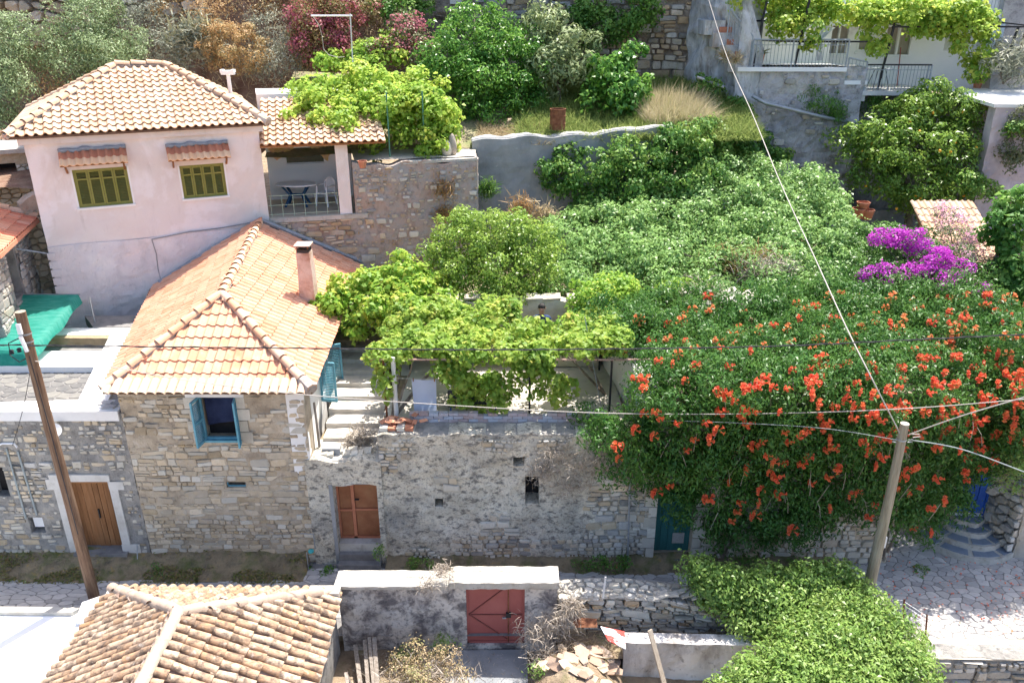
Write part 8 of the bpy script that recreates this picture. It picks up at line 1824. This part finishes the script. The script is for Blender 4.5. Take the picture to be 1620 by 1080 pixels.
def cable(label, pts, r, mat_, twist=False, n=None):
    P = [Vector(p) for p in pts]
    # smooth the path
    Q = []
    for i in range(len(P)-1):
        p0, p1, p2, p3 = P[max(i-1, 0)], P[i], P[i+1], P[min(i+2, len(P)-1)]
        for k in range(10):
            t_ = k/10; Q.append(.5*((2*p1)+(-p0+p2)*t_+(2*p0-5*p1+4*p2-p3)*t_**2+(-p0+3*p1-3*p2+p3)*t_**3))
    Q.append(P[-1]); mb = MB(); mb.tube(Q, r, 6, cap=False)
    if twist:
        S = []
        L = 0
        for i in range(len(Q)-1):
            for k in range(14):
                q = Q[i].lerp(Q[i+1], k/14); L += (Q[i+1]-Q[i]).length/14; S.append(q+Vector((0, math.cos(L*9), math.sin(L*9)))*r*1.25)
        mb.tube(S, r*.72, 5, cap=False)
    o = mb.build('cable', mat_, None); tag(o, label, 'cable'); return o
cable('thick black twisted power cable crossing the whole scene', [PY(-90, 545, 14.6), PY(50, 546, 14.6), PY(400, 550, 14.6), PY(810, 553, 14.6), PY(1200, 548, 14.6), PY(1450, 537, 14.6), PY(1720, 524, 14.6)], .012, M_CABLE, True)
cable('pale cable sagging below the black one in front of towel and vine', [(-9.65, 14.65, 6.15), PY(160, 578, 14.8), PY(300, 602, 15), PY(480, 624, 15.1), PY(700, 640, 15.1), PY(950, 653, 15), PY(1200, 654, 14.9), PY(1450, 645, 14.7), PY(1720, 622, 14.3)], .010, M_CABLEW)
cable('pale cable running from the grey pole up to the stair of the white house', [(8.05, 14.35, 4.55), PY(1380, 600, 14.8), PY(1340, 520, 16), PY(1290, 410, 18.5), PY(1235, 290, 22), PY(1190, 180, 26), PY(1150, 90, 29), PY(1118, -10, 31.5)], .014, M_CABLEW)
cable('pale cable rising from the grey pole to the right edge', [(8.2, 14.4, 4.6), PY(1520, 658, 14.0), PY(1620, 628, 13.6), PY(1720, 596, 13.2)], .013, M_CABLEW)
cable('grey twisted cable falling from the grey pole to the right edge', [(8.22, 14.4, 4.48), PY(1520, 710, 13.9), PY(1620, 746, 13.4), PY(1720, 785, 12.9)], .012, M_CABLEG)
cable('thin dark wire leaving the grey pole to the left across the vine', [(7.95, 14.4, 4.48), PY(1300, 677, 14.6), PY(1150, 668, 14.9), PY(1040, 665, 15.2)], .006, M_CABLEG)
cable('thin wire from the brown pole top to the upper left', [(-9.8, 14.65, 7.0), PY(-40, 465, 14.2)], .008, M_CABLE)
cable('thin wire dropping from the left to the white conduit on the wall', [PY(52, 560, 15.0), PY(38, 640, 15.4), PY(20, 704, 16.0)], .007, M_CABLE)
# water tap / meter at the cottage corner
t = root('water_meter', 'small turquoise capped water meter pipe at the cottage foot', 'water meter', (-5.25, 15.85, 0))
mb = MB(); p = PY(492, 872, 15.85); mb.lathe((p.x, 15.85, p.z-.02), [(0, 0), (.07, .01), (.07, .05), (0, .07)], 12); mb.build('cap', mk('turquoise_plastic', [(.05,.35,.36), (.08,.42,.42)], scale=3), t)
mb = MB(); mb.tube([(p.x-.1, 15.8, .0), (p.x-.1, 15.82, p.z)], .015, 5); mb.tube([(p.x-.25, 16.0, p.z+.42), (p.x+.07, 15.98, p.z+.42), (p.x+.08, 15.95, p.z)], .014, 5); mb.build('pipe', M_METAL, t)
mb = MB(); mb.tube([PY(997, 740, 15.98), PY(993, 890, 15.95)], .022, 6); o = mb.build('drain_pipe', M_METAL, None); tag(o, 'thin grey pipe down the terrace wall left of the teal door', 'pipe')
mb = MB(); p0 = fw.px(218, 860); mb.tube([fw.pt(p0[0], p0[1], .04), fw.pt(p0[0]+.05, .0, .35)], .012, 5); o = mb.build('drain_pipe', M_METAL, None); tag(o, 'thin pipe at the boundary of cottage and flat roofed house', 'pipe')

# ================================================================ the man behind the vine
def person(c, label):
    c = Vector(c); t = root('person', label, 'person', c)
    me = bpy.data.meshes.new('body'); J = []; E = []; R = []
    def add(p, r, par=None):
        J.append(Vector(p)); R.append(r); i = len(J)-1
        if par is not None: E.append((par, i))
        return i
    pel = add((0, 0, .95), .15); sp = add((0, .0, 1.15), .145, pel); chs = add((0, .01, 1.34), .165, sp); nk = add((0, .0, 1.5), .062, chs); hd0 = add((0, -.02, 1.58), .07, nk)
    hd1 = add((0, -.03, 1.66), .095, hd0); hd2 = add((0, -.02, 1.74), .075, hd1)
    for s in (-1, 1):
        shd = add((s*.2, .01, 1.42), .07, chs); el = add((s*.27, .02, 1.14), .045, shd); wr = add((s*.25, -.12, .93), .03, el); pm = add((s*.245, -.17, .86), .036, wr)
        for k in range(4): f1 = add((s*(.215+k*.02), -.2, .80-.004*abs(k-1.5)), .0095, pm); f2 = add((s*(.215+k*.02), -.215, .765), .008, f1)
        th = add((s*.205, -.2, .855), .011, pm); add((s*.19, -.225, .83), .009, th)
        hp = add((s*.09, 0, .9), .1, pel); kn = add((s*.11, -.02, .5), .062, hp); an = add((s*.12, .02, .1), .042, kn); ft = add((s*.13, -.12, .04), .04, an)
    me.from_pydata([tuple(j) for j in J], E, [])
    o = link('body', me, t, c); md = o.modifiers.new('skin', 'SKIN'); sv = me.skin_vertices[0].data
    for i, r in enumerate(R): sv[i].radius = (r, r*(.72 if i in (pel, sp, chs) else 1))
    sv[0].use_root = True; o.modifiers.new('sub', 'SUBSURF').levels = 2; o.modifiers['sub'].render_levels = 2
    dg = bpy.context.evaluated_depsgraph_get(); ev = o.evaluated_get(dg); m2 = bpy.data.meshes.new_from_object(ev); o.modifiers.clear(); o.data = m2
    for m in (M_SHIRT, M_TROUS, M_SKIN): m2.materials.append(m)
    for p in m2.polygons:
        z = p.center.z; x = abs(p.center.x); p.use_smooth = True
        p.material_index = 2 if (z > 1.5 or (x > .17 and z < 1.12 and z > .7)) else (0 if z > .95 else 1)
    mb = MB(); mb.lathe(c+Vector((0, .0, 1.685)), [(.098, 0), (.1, .045), (.08, .09), (.04, .115), (0, .12)], 14, cap=False); mb.build('hair', M_HAIR, t, smooth=True)
    for s in (-1, 1):
        mb = MB(); mb.lathe(c+Vector((s*.035, -.118, 1.675)), [(0, -.008), (.011, 0), (0, .008)], 8); mb.build('eye', M_DARK, t)
        mb = MB(); mb.hexa(c+Vector((s*.1, -.01, 1.66)), (.008, 0, 0), (0, .018, 0), (0, 0, .028)); mb.build('ear', M_SKIN, t)
    mb = MB(); mb.hexa(c+Vector((0, -.13, 1.645)), (.012, 0, 0), (0, .016, -.004), (0, 0, .02)); mb.build('nose', M_SKIN, t)
    mb = MB(); mb.hexa(c+Vector((0, -.118, 1.605)), (.024, 0, 0), (0, .004, 0), (0, 0, .005)); mb.build('mouth', M_GATERED, t)
pc = PY(857, 492, 19.75); person((pc.x, 19.75, 3.7), 'dark haired man in a navy shirt standing behind the vine terrace')
